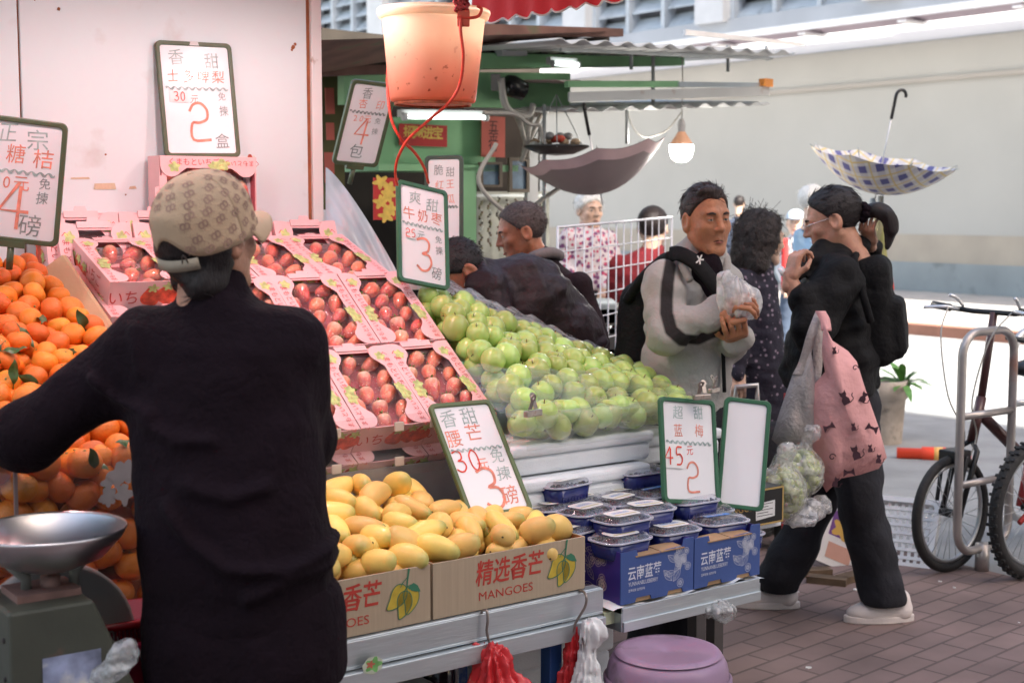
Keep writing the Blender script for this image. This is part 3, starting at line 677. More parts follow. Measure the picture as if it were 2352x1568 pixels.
# surface of the heap: back ridge from photo readings, front lip over the foam
def gz(a, b_):                             # ridge height falls to the right, slope down to the front
    ridge = 1.270 - max(0, a - .10) * .36; zf = .955 - max(0, a) * .03
    k = min(1, max(0, (b_ - .38) / .55)); return zf + (ridge - zf) * (k ** .85)
def gdom(off):
    def d(rs):
        a, b_ = rs.uniform(.075, .86), rs.uniform(.37, .97)
        if a < .075 or a > .66 + (b_ - .35) * .45: return None
        return Vector((a, b_ + (.03 if off < 0 else 0), max(.926, gz(a, b_) + off + rs.uniform(-.010, .012))))
    return d
gt = poisson(12000, gdom(0), .061, 31); gu = poisson(9000, gdom(-.043), .062, 32); gu2 = poisson(5000, gdom(-.085), .07, 35)
def gf(rs): return Vector((rs.uniform(.02, .66), .365 + rs.uniform(-.012, .02), rs.uniform(.926, .968)))
gfr = poisson(4000, gf, .061, 33)
def glab(p):
    x, y = pxof(p)
    if y < 760: return 'green jujube high on the heap below the bent over shopper'
    if x > 1420: return 'green jujube on the right shoulder of the heap in front of the man'
    return 'green jujube in the open middle of the heap'
put_fruit(gt, GM, 'green_jujube', glab, 'jujube', 'green jujubes in the heap', 5, 1.12, 1.40)
put_fruit(gu + gu2, GM, 'green_jujube', 'green jujube of the under layer showing between others in the heap', 'jujube', 'green jujubes in the heap', 6, 1.08, 1.25)
put_fruit(gfr, GM, 'green_jujube', 'green jujube under the cling film along the front of the heap', 'jujube', 'green jujubes under the film', 7, 1.1, 1.3)
clf = film('cling_film', (1, 1, 1), .04, .10, 1.0, 7, .15, stretch=(1, 6, 6))
t = thing('cling_film', 'crumpled clear plastic sheet over the front of the green fruit', 'plastic sheet', SF)
def cf(u, v):
    a = -.06 + .76 * u; w_ = .010 * math.sin(23 * u + 6 * v) + .006 * math.sin(41 * u - 9 * v)
    top_ = .075 - .03 * u + .02 * math.sin(9 * u)
    if v < .55: b_ = .318 - .02 * v; z = .90 + v * .12
    else: b_ = .307 + (v - .55) * .5; z = gz(a, max(.37, b_)) + .03
    return (a, b_ + w_, z + w_ * .5)
g = MB(); g.grid(cf, 60, 16); g.build('sheet', clf, t)
t = thing('acrylic_sheet', 'clear acrylic guard along the front of the green fruit', 'acrylic sheet', SF)
g = MB(); g.box(-.02, .70, .285, .288, .885, .985); g.build('sheet', film('acrylic'), t)
t = thing('plastic_cover', 'wrinkled translucent plastic draped along the back edge of the green fruit', 'plastic sheet', SF)
def cb(u, v):
    a = .16 + .72 * u; ridge = 1.27 - max(0, a - .10) * .36
    w_ = .012 * math.sin(17 * u + 8 * v) + .008 * math.sin(37 * u - 12 * v)
    return (a + .03 * v, .955 + .12 * v + w_, ridge + .018 + .055 * math.sin(v * 2.4) * (1 - u * .4) + w_)
g = MB(); g.grid(cb, 50, 14); g.build('sheet', film('cover_film', (1, .97, .97), .10, .2, 1, 12, .55, stretch=(1, 3, 3)), t)
t = thing('fruit_carton', 'open white carton lid with printed edge behind the green fruit', 'carton', SF)
g = MB(); g.box(.10, .92, 1.0, 1.02, .95, 1.0); g.build('back_edge', mat('carton_white', (.74, .72, .70), .7), t)
for (a, b_, z, tx, r) in ((.115, 1.0, 1.305, 'NAN', -.3), (.80, .83, 1.0, 'OL', -.35)):
    Mx = SF @ T(a, b_, z) @ RZ(r) @ RX(1.25)
    c = thing('carton_flap', 'printed white carton flap poking up %s' % ('at the top of the green fruit' if a < .5 else 'at the right end of the green fruit'), 'carton flap', Mx)
    g = MB(); g.box(-.075, .075, -.022, .022, -.002, .002); g.build('flap', mat('carton_white'), c)
    g = MB(); g.text(tx, .030, T(.005, 0, .0026), 0); g.build('lettering', ink, c)

# mangoes
mm_ = mat('mango_skin', (.86, .59, .16), .40, .10, 14, .06, 200, rnd=.12, hue=.014, coat=.1, dirt=((.36, .22, .05), .74, 22))
nd, L, b = nodes_of(mm_); tc = nd.new('ShaderNodeTexCoord'); sp = nd.new('ShaderNodeSeparateXYZ'); L.new(tc.outputs['Object'], sp.inputs[0])
mr = nd.new('ShaderNodeMapRange'); mr.inputs[1].default_value = .035; mr.inputs[2].default_value = .062; L.new(sp.outputs[0], mr.inputs[0])
mx = nd.new('ShaderNodeMix'); mx.data_type = 'RGBA'; mx.inputs[7].default_value = (.34, .36, .10, 1); L.new(b.inputs['Base Color'].links[0].from_socket, mx.inputs[6]); L.new(mr.outputs[0], mx.inputs[0]); L.new(mx.outputs[2], b.inputs['Base Color'])
def mango_mesh(seed, L_=.057, wd=.0345, bend=.010):
    g = MB(); k = 18; n_ = 18; v = []; f = []
    for i in range(k + 1):
        t_ = math.pi * i / k; x = -L_ * math.cos(t_); r = max(.0004, wd * math.sin(t_) ** .82 * (1 - .16 * math.cos(t_ * 1 + math.pi)))
        for j in range(n_):
            p = 2 * math.pi * j / n_; v.append((x, r * math.cos(p) * .86, r * math.sin(p) + bend * math.cos(2 * t_) * .5 - bend * .5 * (x / L_) ** 2))
    f = [(i * n_ + j, i * n_ + (j + 1) % n_, (i + 1) * n_ + (j + 1) % n_, (i + 1) * n_ + j) for i in range(k) for j in range(n_)]
    g.add(v, f, 0, True); g.ball((-L_ + .0015, 0, -bend * .0), (.0035, .0035, .0035), 8, 6, 1)
    return g.mesh('mango', [mm_, mat('stem_brown')])
MGM = [mango_mesh(1), mango_mesh(2, .063, .0325, .015), mango_mesh(3, .052, .0365, .007)]
def mz(a, b_):
    k = min(1, max(0, (-.16 - a) / .22)); return .700 + (.010 + .27 * b_) * k + .02 * (1 - k)
def mdom(off):
    def d(rs):
        a, b_ = rs.uniform(-1.0, -.075), rs.uniform(.045, .42)
        if a > -.30 and b_ > .27: return None
        return Vector((a, b_, mz(a, b_) + off + rs.uniform(-.008, .012)))
    return d
def put_mango(pts, label, seed, flat=.5):
    rs = random.Random(seed)
    for p in pts:
        s = rs.uniform(.88, 1.06); M = SF @ T(*p) @ RZ(rs.uniform(-1.9, 1.5)) @ RY(rs.uniform(-flat, flat)) @ RX(rs.random() * 6.3) @ Matrix.Diagonal((s, s, s, 1))
        o = put('mango', rs.choice(MGM), None, M); tag(o, label(p) if callable(label) else label, 'mango', 'mangoes heaped in the cartons')
vis = lambda p: pxof(p)[0] > 690
def mlab(p):
    x, y = pxof(p)
    if x > 1075: return 'yellow mango in the right carton below the mango price sign'
    if y < 1170: return 'yellow mango on top of the heap behind the two cartons'
    return 'yellow mango in the front part of the heap above the left carton'
put_mango([p for p in poisson(9000, mdom(0), .066, 41) if vis(p)], mlab, 42)
put_mango([p for p in poisson(6000, mdom(-.04), .068, 43) if vis(p)], 'mango of the lower layer showing between others in the heap', 44)
kraft = mat('kraft_board', (.42, .325, .225), .75, .06, 5, .08, 160, stretch=(30, 1, 1)); kin = mat('kraft_inside', (.40, .16, .06), .8, .15, 8)
pr_red = mat('mango_red_ink', (.46, .045, .03), .7, .1, 40); pr_yel = mat('mango_yellow_ink', (.50, .36, .04), .7, .15, 40); pr_grn = mat('mango_green_ink', (.045, .18, .10), .7, .1, 40)
def mango_art(g, M):
    def one(cx, cy, a, s):
        p = []
        for k in range(22):
            t_ = 2 * math.pi * k / 22; x = .021 * math.sin(t_) * (1 + .25 * math.cos(t_)); y = .034 * math.cos(t_); x += .016 * (max(0, -y) / .034) ** 2 * -1
            p.append((cx + s * (x * math.cos(a) - y * math.sin(a)), cy + s * (x * math.sin(a) + y * math.cos(a))))
        g.add([(x, y, .0005) for x, y in p], [tuple(range(22))], 1, False, M); stroke(g, p + [p[0]], .0022, 2, M, .001)
    one(0, -.018, .05, .95); one(-.019, .0, -.42, 1); one(.019, -.008, .1, 1)
    stroke(g, [(.012, .066), (.008, .04), (.006, .022), (-.001, .014)], [.006, .004, .003, .002], 2, M, .0012); stroke(g, [(.007, .045), (-.006, .034), (-.012, .024)], .0022, 2, M, .0012); stroke(g, [(.006, .024), (.014, .016)], .0022, 2, M, .0012)
    g.add([(x, y, .0013) for x, y in ((.010, .022), (.024, .030), (.036, .022), (.044, .006), (.03, .008), (.018, .012))], [(0, 1, 2, 3, 4, 5)], 2, False, M)
def mango_carton(a0, label):
    t = thing('mango_carton', label, 'carton', SF @ T(a0, .006, .570), 'kraft mango cartons'); Wd, D, Hh, th = .468, .30, .136, .005
    g = MB(); g.box(0, Wd, 0, th, 0, Hh); g.box(0, th, th, D, 0, Hh); g.box(Wd - th, Wd, th, D, 0, Hh); g.box(0, Wd, D, D + th, 0, Hh); g.box(th, Wd - th, th, D, 0, .004); g.build('box', kraft, t, bevel=.0012)
    g = MB(); g.box(th, Wd - th, th, th + .001, .004, Hh - .001); g.box(Wd - th - .001, Wd - th, th + .001, D, .004, Hh - .001); g.box(th, Wd - th - .001, D - .001, D, .004, Hh - .001); g.build('inside', kin, t)
    g = MB(); M = T(0, -.0008, 0) @ RX(math.pi / 2)
    g.text('精选香芒', .066, M @ T(.228, .086, 0) @ Matrix(((1, .12, 0, 0), (0, 1, 0, 0), (0, 0, 1, 0), (0, 0, 0, 1))), 0, .205, .015); g.text('MANGOES', .030, M @ T(.215, .033, 0), 0, .165)
    mango_art(g, M @ T(.395, .070, 0)); g.build('print', [pr_red, pr_yel, pr_grn], t)
    return t
mango_carton(-.515, 'right hand kraft mango carton with all its red lettering in view')
mango_carton(-.990, 'left hand kraft mango carton partly hidden by the vendor')

# ================================================================ blueberries on their tray
tr = thing('tray_table', 'aluminium tray carrying the blue blueberry boxes, propped on the purple stool', 'tray', SF)
g = MB(); g.box(.070, .585, -.008, 0, .436, .500); g.box(.066, .070, -.008, .38, .436, .485); g.box(.585, .589, -.008, .38, .436, .485); g.box(.070, .585, 0, .38, .445, .452); g.box(.07, .585, -.014, -.008, .436, .463); g.build('tray_body', alu, tr, bevel=.002)
g = MB(); g.box(.03, .066, .02, .38, .455, .487); g.build('side_strip', mat('pale_green_strip', (.50, .55, .36), .6), tr)
g = MB(); g.grid(lambda u, v: (.04 + .57 * u, -.004 + .36 * v, .497 + .008 * math.sin(17 * u + 3 * v) * math.sin(9 * v + u) + .004 * math.sin(40 * u)), 40, 14)
tag(g.build('plastic_liner', mat('white_plastic', (.78, .80, .80), .4, .05, 6), None, SF), 'crumpled white plastic liner between tray and blueberry boxes', 'plastic sheet')
bbx = mat('blueberry_box_print', (.048, .090, .27), .55, .08, 5, .05, 80); bbs = mat('blueberry_box_side', (.045, .025, .20), .55, .08, 5); bbi = mat('box_raw', (.38, .24, .13), .8); wht = mat('white_ink', (.62, .64, .72), .6, .05); wtan = mat('tan_ink', (.60, .50, .45), .6, .05)
def berry_art(g, M, s, seed, mi):
    rs = random.Random(seed)
    for k in range(11):
        x, y = rs.uniform(-.026, .026) * s, rs.uniform(-.05, .045) * s; r = rs.uniform(.008, .012) * s
        for q in (1, .55, .28): stroke(g, [(x + r * q * math.cos(t_), y + r * q * math.sin(t_)) for t_ in [2 * math.pi * j / 12 for j in range(13)]], .0011, mi, M, .0004 + k * .00005)
        for j in range(5): stroke(g, [(x + r * .3 * math.cos(j * 1.26), y + r * .3 * math.sin(j * 1.26)), (x + r * .6 * math.cos(j * 1.26), y + r * .6 * math.sin(j * 1.26))], .0014, mi, M, .0004)
    for k in range(6):
        x, y, a, l = rs.uniform(-.045, .0) * s, rs.uniform(-.05, .05) * s, rs.uniform(1.8, 4.2), rs.uniform(.03, .045) * s
        p = [(x + l * u_ * math.cos(a) - sg * l * .22 * math.sin(math.pi * u_) * math.sin(a), y + l * u_ * math.sin(a) + sg * l * .22 * math.sin(math.pi * u_) * math.cos(a)) for sg, us in ((1, [i / 6 for i in range(7)]), (-1, [i / 6 for i in range(6, -1, -1)])) for u_ in us]
        stroke(g, p, .0010, mi, M, .0004); stroke(g, [(x, y), (x + l * math.cos(a), y + l * math.sin(a))], .0009, mi, M, .0004)
        for u_ in (.3, .5, .7):
            for sg in (1, -1): stroke(g, [(x + l * u_ * math.cos(a), y + l * u_ * math.sin(a)), (x + l * (u_ + .15) * math.cos(a) - sg * l * .14 * math.sin(a), y + l * (u_ + .15) * math.sin(a) + sg * l * .14 * math.cos(a))], .0006, mi, M, .0004)
def blue_box(a0, label, r=0):
    t = thing('blueberry_box', label, 'carton', SF @ T(a0, .004, .504) @ RZ(r), 'blue blueberry cartons'); Wd, D, Hh = .262, .30, .128
    front = [(0, 0), (.05, 0), (.055, .012), (.105, .012), (.11, 0), (.165, 0), (.17, .012), (.22, .012), (.225, 0), (Wd, 0), (Wd, Hh + .018), (Wd - .035, Hh + .018), (Wd - .04, Hh), (.06, Hh - .006), (.055, Hh + .012), (0, Hh + .012)]
    M = RX(math.pi / 2); g = MB(); g.prism(front, -.004, 0, 0, M); g.prism(front, -D - .004, -D, 0, M); g.build('front_panel', bbx, t)
    g = MB(); g.box(0, .004, .004, D, 0, Hh + .012); g.box(Wd - .004, Wd, .004, D, 0, Hh + .012); g.build('side_panel', bbs, t)
    g = MB(); g.box(.004, Wd - .004, .004, D, .0, .011); g.build('base', bbi, t)
    g = MB(); P = T(0, -.0008, 0) @ M
    g.text('云南蓝莓', .040, P @ T(.083, .077, 0), 0, .118, .012); g.text('YUNNANBLUEBERRY', .0155, P @ T(.078, .051, 0), 0, .105); g.text('蓝莓新鲜 自然好味', .0085, P @ T(.055, .034, 0), 0, .058)
    berry_art(g, P @ T(.222, .075, 0), 1.0, 3, 0); g.build('front_print', [wht, wtan], t); g = MB(); berry_art(g, T(-.0008, .15, .07) @ RZ(-math.pi / 2) @ RX(math.pi / 2) @ T(.06, 0, 0), 1.25, 6, 1); berry_art(g, T(-.0008, .15, .07) @ RZ(-math.pi / 2) @ RX(math.pi / 2) @ T(-.06, .0, 0), 1.2, 9, 1)
    g.build('side_print', [wht, wtan], t)
    for x in (.05, .14):
        g = MB(); g.box(x, x + .085, .006, .06, Hh - .006, Hh - .003, 0, RX(.08)); g.build('inner_flap', bbi, t)
blue_box(.074, 'left blue blueberry carton with line drawn berries, beside the mango table'); blue_box(.340, 'right blue blueberry carton at the outer end of the tray', .02)
ptub = mat('punnet_blue', (.016, .022, .14), .22, .3, 20, coat=.4); plid = film('punnet_lid', (.97, .97, 1), .06, .06, .25, 30, .13); pberry = mat('blueberries_dark', (.02, .012, .03), .4, .4, 60, .6, 80); plab = mat('lid_label_white', (.72, .72, .70), .5, .08, 30); plb = mat('lid_label_blue', (.06, .22, .60), .4)
def rr3(w_, d_, r, z): return [(x, y, z) for x, y in rrect(w_, d_, r, 5)]
def loft(g, loops, m_=0, cap_=True):
    n_ = len(loops[0]); v = [p for l in loops for p in l]
    f = [(i * n_ + j, i * n_ + (j + 1) % n_, (i + 1) * n_ + (j + 1) % n_, (i + 1) * n_ + j) for i in range(len(loops) - 1) for j in range(n_)]
    if cap_: f += [tuple(range(n_ - 1, -1, -1)), tuple(range((len(loops) - 1) * n_, len(loops) * n_))]
    g.add(v, f, m_, True)
PW, PD = .166, .118
def make_punnet(printed):
    t = thing('blueberry_punnet', '', 'punnet')
    g = MB(); loft(g, [rr3(PW * .84, PD * .82, .028, 0), rr3(PW * .87, PD * .86, .03, .004), rr3(PW * .95, PD * .95, .036, .044)]); 
    for i in range(9):
        for s in (-1, 1): g.box(-.05 + i * .0125 - .0018, -.05 + i * .0125 + .0018, s * PD * .437 - .0015, s * PD * .437 + .0015, .006, .02)
    g.build('tub', ptub, t)
    g = MB(); loft(g, [rr3(PW * 1.02, PD * 1.02, .04, .044), rr3(PW * 1.02, PD * 1.02, .04, .0475), rr3(PW * .95, PD * .95, .036, .049), rr3(PW * .86, PD * .84, .032, .058), rr3(PW * .80, PD * .77, .03, .060)]); lid_ = g.build('lid', plid, t)
    g = MB(); g.ring(rrect(PW * 1.03, PD * 1.03, .04, 5), rrect(PW * .93, PD * .91, .036, 5), .0445, .0478); g.build('rim', mat('lid_rim', (.50, .50, .58), .25, .08, 30, coat=.4), lid_)
    g = MB()
    for i in range(7):
        for j in range(5): g.ball((-.054 + i * .018 + random.uniform(-.003, .003), -.036 + j * .018, .040 + random.uniform(0, .004)), .0088, 8, 6)
    g.build('blueberries', pberry, t)
    g = MB(); P = T(0, 0, .0607)
    if printed: 
        blob(g, .026, .004, .014, 0, 1, P, 2, 5, .8, .05); g.text('BlueBerry', .016, P @ T(-.016, .006, .0003), 0); g.flat(rrect(.07, .018, .004, 3, -.014, .005), -.0001, 1, P)
    else:
        g.flat(rrect(.10, .066, .02, 4), 0, 0, P); g.text('BERRIES', .017, P @ T(0, .006, .0004), 1); stroke(g, [(-.04, -.015), (.04, -.015)], .006, 2, P, .0004)
    g.build('lid_label', [plab, plb, mat('label_gold', (.5, .42, .15), .5)], t)
    return t
PU = [make_punnet(False), make_punnet(True)]
pun = [  # lid centre in the photo, how far in, turn, printed, label
 (1290, 1098, .33, .15, 0, 'blue punnet at the back left of the stack, topmost there'), (1262, 1092, .43, .1, 0, 'blue punnet half hidden at the far back left behind the mango sign'),
 (1385, 1090, .38, -.1, 0, 'blue punnet at the back, between the left pile and the tall one'), (1466, 1070, .34, -.05, 1, 'highest punnet, in front of the torn foam box'),
 (1505, 1120, .26, .1, 1, 'punnet with round blue lid sticker under the highest punnet'), (1586, 1136, .20, -.05, 1, 'punnet with sticker leaning against the blueberry price sign'),
 (1420, 1138, .26, .25, 0, 'punnet in the middle of the stack, lid partly covered'), (1345, 1160, .22, .2, 0, 'punnet left of centre with pale lid edge'),
 (1482, 1155, .17, -.1, 0, 'punnet right of centre with oval pale lid'), (1428, 1178, .12, .05, 0, 'punnet at the centre front of the stack, second layer'),
 (1270, 1150, .31, .1, 0, 'lower punnet at left beside the mango sign corner'), (1312, 1203, .20, .2, 0, 'lowest punnet at left by the mango carton'),
 (1425, 1223, .075, .05, 0, 'front punnet resting on the left blue carton'), (1540, 1203, .10, -.05, 0, 'front middle punnet between the two cartons'),
 (1652, 1183, .10, -.1, 1, 'front right punnet with round blue sticker'), (1620, 1160, .20, 0, 1, 'punnet tucked behind the front right one'),
 (1570, 1256, .13, .0, 1, 'punnet inside the left carton, just its lid showing'), (1690, 1214, .14, 0, 1, 'punnet inside the right carton, just its lid showing'), (1485, 1262, .14, 0, 0, 'punnet deep in the left carton under the card flap')]
usedp = [False, False]
for (px, py, b_, r, k, lab) in pun:
    P = atb(px, py, b_); M = T(P.x, P.y, P.z - .060) @ RZ(ANG + r)
    if not usedp[k]: usedp[k] = True; o = PU[k]; o.matrix_local = M; o['label'] = lab; o['group'] = 'blueberry punnets'
    else: dup(PU[k], M, lab, 'blueberry punnets')
for i, (a, b_, z) in enumerate(((.02, .33, .585), (.02, .33, .65), (.02, .33, .72), (.19, .33, .60), (.19, .33, .665), (.19, .33, .73), (.36, .33, .60), (.36, .33, .665), (.36, .33, .73), (.10, .21, .58), (.26, .21, .60), (.42, .21, .60), (.55, .21, .58), (.50, .33, .6), (.50, .33, .66))):
    dup(PU[0], SF @ T(a, b_, z - .06), 'punnet of the lower layers, glimpsed under the others in the stack', 'blueberry punnets')
# ================================================================ hand lettered price boards
grn = mat('board_frame_olive', (.085, .105, .055), .4, .15, 12); grn2 = mat('board_frame_green', (.035, .125, .065), .35, .12, 12)
wb = mat('board_white', (.80, .78, .79), .25, .03, 3, coat=.3)
mk_g = mat('marker_green', (.34, .42, .40), .7, .35, 30); mk_r = mat('marker_red', (.76, .27, .19), .7, .3, 30); mk_k = mat('marker_dark', (.25, .28, .27), .7, .3, 30)
mk_R = mat('marker_bright_red', (.75, .07, .04), .7, .2, 30); paper = mat('price_paper', (.80, .78, .76), .7, .04, 10)
DIG = {'2': [[(-.38, .28), (-.2, .47), (.1, .5), (.33, .32), (.3, .08), (0, -.02), (-.3, -.05), (-.3, -.48), (.42, -.48)]],
       '3': [[(-.35, .42), (0, .5), (.25, .38), (.2, .12), (-.08, .02), (.25, -.02), (.36, -.25), (.18, -.46), (-.1, -.5), (-.36, -.36)]],
       '4': [[(.12, .5), (-.42, -.12), (.42, -.12)], [(.16, .42), (.1, -.5)]],
       '0': [[(0, .5), (-.28, .2), (-.26, -.3), (0, -.5), (.28, -.2), (.26, .3), (0, .5)]],
       '5': [[(.3, .5), (-.22, .48), (-.26, .08), (.1, .1), (.32, -.15), (.15, -.45), (-.3, -.48)]]}
def digits(g, txt, cx, cy, h, mi, M, z=.0006, wd=.072):
    for k, ch in enumerate(txt):
        x0 = cx + (k - (len(txt) - 1) / 2) * h * .78
        for i, st_ in enumerate(DIG[ch]):
            p = [(x0 + x * h * .72, cy + y * h) for x, y in st_]
            if ch in '305' or ch == '2': p = [(q.x, q.y) for q in smooth_path([(x, y, 0) for x, y in p], 4)]
            stroke(g, p, h * wd, mi, M, z + i * .0003)
def wave(g, x0, x1, y, mi, M, n=9, amp=.006, wd=.005):
    pts = []
    for i in range(n * 6 + 1):
        t_ = i / (n * 6); pts.append((x0 + (x1 - x0) * t_, y + amp * math.sin(t_ * n * 2 * math.pi) * .7))
    stroke(g, pts, [wd * (1 + .5 * math.cos(i * 2.1 * math.pi / 6)) for i in range(len(pts))], mi, M, .0006)
def board(label, M, w_, h_, items, frame_m=grn, seed=0, group='hand lettered price boards', stand=False, tape=False):
    t = thing('price_board', label, 'price sign', M, group); rs = random.Random(seed)
    g = MB(); g.ring(rrect(w_, h_, .018, 5), rrect(w_ - .026, h_ - .026, .010, 5), -.007, .007); g.build('frame', frame_m, t, bevel=.0025)
    g = MB(); g.prism(rrect(w_ - .018, h_ - .018, .012, 4), -.004, .001); g.build('board_face', wb, t)
    if items:
        g = MB(); Z = T(0, 0, .0018); kx, ky = (w_ - .03) / 2, (h_ - .03) / 2; sheet = None
        for it in items:
            k = it[0]
            if k == 't':
                _, tx, x, y, s, c = it[:6]
                for i, ch in enumerate(tx):
                    q = it[6] if len(it) > 6 else s * 1.05
                    vert = it[7] if len(it) > 7 else False
                    xx, yy = (x * kx + (0 if vert else (i - (len(tx) - 1) / 2) * q), y * ky - (i * q if vert else 0))
                    sh = rs.uniform(-.08, .16)
                    g.text(ch, s, Z @ T(xx, yy, .0001 * i) @ RZ(rs.uniform(-.05, .05)) @ Matrix(((rs.uniform(.9, 1.08), sh, 0, 0), (.04, 1, 0, 0), (0, 0, 1, 0), (0, 0, 0, 1))), c)
            elif k == 'd': digits(g, it[1], it[2] * kx, it[3] * ky, it[4], it[5], Z)
            elif k == 'w': wave(g, -kx * .93, kx * .93, it[1] * ky, it[2], Z)
            elif k == 'p':
                sheet = MB(); sheet.add([(it[1] * kx, it[2] * ky, .0026), (it[3] * kx, it[2] * ky - .002, .0026), (it[3] * kx, it[4] * ky, .005), (it[1] * kx + .001, it[4] * ky + .001, .004)], [(0, 1, 2, 3)])
                Z2 = T(0, 0, .0056)
                digits(g, it[5], (it[1] + it[3]) / 2 * kx, (it[2] + it[4]) / 2 * ky, abs(it[4] - it[2]) * ky * .72, it[6], Z2, 0, .09)
        g.build('lettering', [mk_g, mk_r, mk_k, mk_R], t)
        if sheet: sheet.build('price_sticker', paper, t)
    if tape:
        g = MB(); g.add([(-.016, h_ / 2 - .012, .0074), (.016, h_ / 2 - .012, .0074), (.012, h_ / 2 + .001, .0074), (-.012, h_ / 2 + .001, .0074)], [(0, 1, 2, 3)]); g.build('tape', mat('tape_clear', (.55, .52, .50), .3), t)
    if stand:
        g = MB(); g.box(-.035, .035, -.004, .010, -h_ / 2 - .012, -h_ / 2 + .004, 0, Matrix(((1, 0, 0, 0), (0, 0, 1, 0), (0, 1, 0, 0), (0, 0, 0, 1)))); g.tube([(0, -h_ / 2 - .01, 0), (0, -h_ / 2 - .07, 0)], .009, 10); g.build('stand_post', frame_m, t)
    return t
def quad(bl, br, tl):                      # board frame from three corner places
    bl, br, tl = Vector(bl), Vector(br), Vector(tl); x = br - bl; y = tl - bl
    c = (br + tl) / 2; return frame(c, x, y), x.length, (y - x.normalized() * y.dot(x.normalized())).length
def qb(bl, br, tl):                        # corners as (pixel x, pixel y, how far into the stall)
    return quad(atb(*bl), atb(*br), atb(*tl))
common = lambda a, b_, num, unit, sticker=None: None
M, w_, h_ = qb((372, 362, 1.395), (546, 362, 1.395), (361, 93, 1.437))
board('olive framed board on the upright strawberry carton reading two boxes for thirty', M, w_, h_, [('t', '香', -.55, .77, .052, 0), ('t', '甜', .50, .72, .052, 0), ('t', '士多啤梨', -.02, .42, .042, 1, .050), ('w', .21, 0), ('p', -.85, .17, -.28, -.06, '30', 3), ('t', '元', -.12, .0, .03, 1), ('d', '2', -.02, -.42, .115, 1), ('t', '免', .72, .06, .028, 2), ('t', '揀', .74, -.22, .034, 2), ('t', '盒', .62, -.80, .05, 2)], grn, 1, tape=True)
M, w_, h_ = quad(at(-78, 545, 3.62), at(139, 569, 3.66), at(-68, 256, 3.60))
board('leftmost board on a green post above the mandarins, sugar mandarin price', M, w_, h_, [('t', '正', -.28, .80, .055, 0), ('t', '宗', .45, .72, .055, 0), ('t', '砂', -.72, .45, .052, 1), ('t', '糖', -.05, .44, .052, 1), ('t', '桔', .62, .40, .052, 1), ('w', .16, 0), ('t', '10元', -.22, -.06, .042, 1, .036), ('d', '4', .0, -.44, .12, 1), ('t', '免', .70, -.02, .030, 2), ('t', '揀', .66, -.28, .034, 2), ('t', '磅', .42, -.80, .06, 2)], grn, 2, stand=True)
M, w_, h_ = qb((757, 375, 1.62), (850, 383, 1.62), (825, 183, 1.50))
board('tilted board behind the bucket reading four packs for twenty', M, w_ * 1.12, h_, [('t', '香', -.25, .77, .044, 2), ('t', '印', .55, .50, .038, 1), ('t', '杏', -.35, .50, .038, 1), ('w', .30, 2), ('t', '20元', -.25, .12, .030, 1, .024), ('d', '4', -.05, -.2, .095, 1), ('t', '免', .62, .10, .024, 2), ('t', '揀', .60, -.18, .026, 2), ('t', '包', -.1, -.76, .055, 2)], grn, 3, stand=True)
M, w_, h_ = qb((975, 604, 1.42), (1062, 605, 1.30), (978, 358, 1.42))
board('board half hidden behind the jujube price board, papaya price', M, w_, h_, [('t', '脆', -.35, .78, .038, 2), ('t', '甜', .42, .74, .036, 2), ('t', '红', -.3, .48, .034, 1), ('t', '王', .42, .50, .034, 1), ('t', '瓜', .45, .20, .034, 1), ('w', .06, 2), ('t', '固', .50, -.72, .034, 2)], mat('board_frame_dark', (.05, .07, .05), .4, .1, 12), 4)
M, w_, h_ = qb((912, 645, .90), (1030, 668, .90), (912, 412, 1.0))
board('upright green framed board above the green fruit, three pounds for twenty five', M, w_, h_, [('t', '爽', -.35, .76, .046, 0), ('t', '甜', .45, .68, .046, 0), ('t', '牛奶枣', .0, .40, .044, 1, .052), ('w', .19, 0), ('p', -.80, .10, -.42, -.14, '25', 3), ('t', '元', -.10, -.02, .03, 0), ('d', '3', .02, -.42, .105, 1), ('t', '免', .72, -.04, .026, 2), ('t', '揀', .74, -.28, .030, 2), ('t', '磅', .60, -.80, .044, 2)], grn2, 5)
M, w_, h_ = qb((1080, 1193, .25), (1225, 1172, .25), (980, 930, .455))
mgb = board('large leaning board stuck in the mangoes reading three pounds for thirty', M, w_, h_, [('t', '香', -.62, .76, .056, 0), ('t', '甜', .15, .78, .056, 0), ('t', '腰', -.68, .38, .056, 1), ('t', '芒', .10, .46, .056, 1), ('w', .17, 0), ('d', '30', -.52, -.03, .062, 3), ('t', '元', .0, -.14, .040, 1), ('d', '3', -.02, -.58, .12, 1), ('t', '免', .62, -.02, .046, 0), ('t', '揀', .62, -.36, .046, 0), ('t', '磅', .55, -.78, .060, 1)], mat('board_frame_moss', (.10, .14, .055), .4, .15, 12), 6)
M, w_, h_ = qb((1508, 1155, .17), (1637, 1158, .17), (1527, 911, .24))
bbd = board('green framed blueberry price board standing behind the punnets, two for forty five', M, w_, h_, [('t', '超', -.40, .78, .042, 0), ('t', '甜', .45, .80, .042, 0), ('t', '蓝', -.42, .40, .040, 1), ('t', '梅', .45, .42, .040, 1), ('w', .17, 0), ('p', -1.04, .14, -.30, -.38, '45', 3), ('t', '元', .02, .0, .030, 3), ('d', '2', .1, -.55, .085, 1), ], grn2, 7)
M, w_, h_ = qb((1648, 1163, .20), (1757, 1176, .12), (1660, 909, .26))
board('blank white board with a green frame beside the blueberry price board', M, w_, h_, None, grn2, 8)
steel = mat('clip_steel', (.42, .36, .32), .35, .25, 20, metal=.85, dirt=((.25, .10, .05), .6, 30))
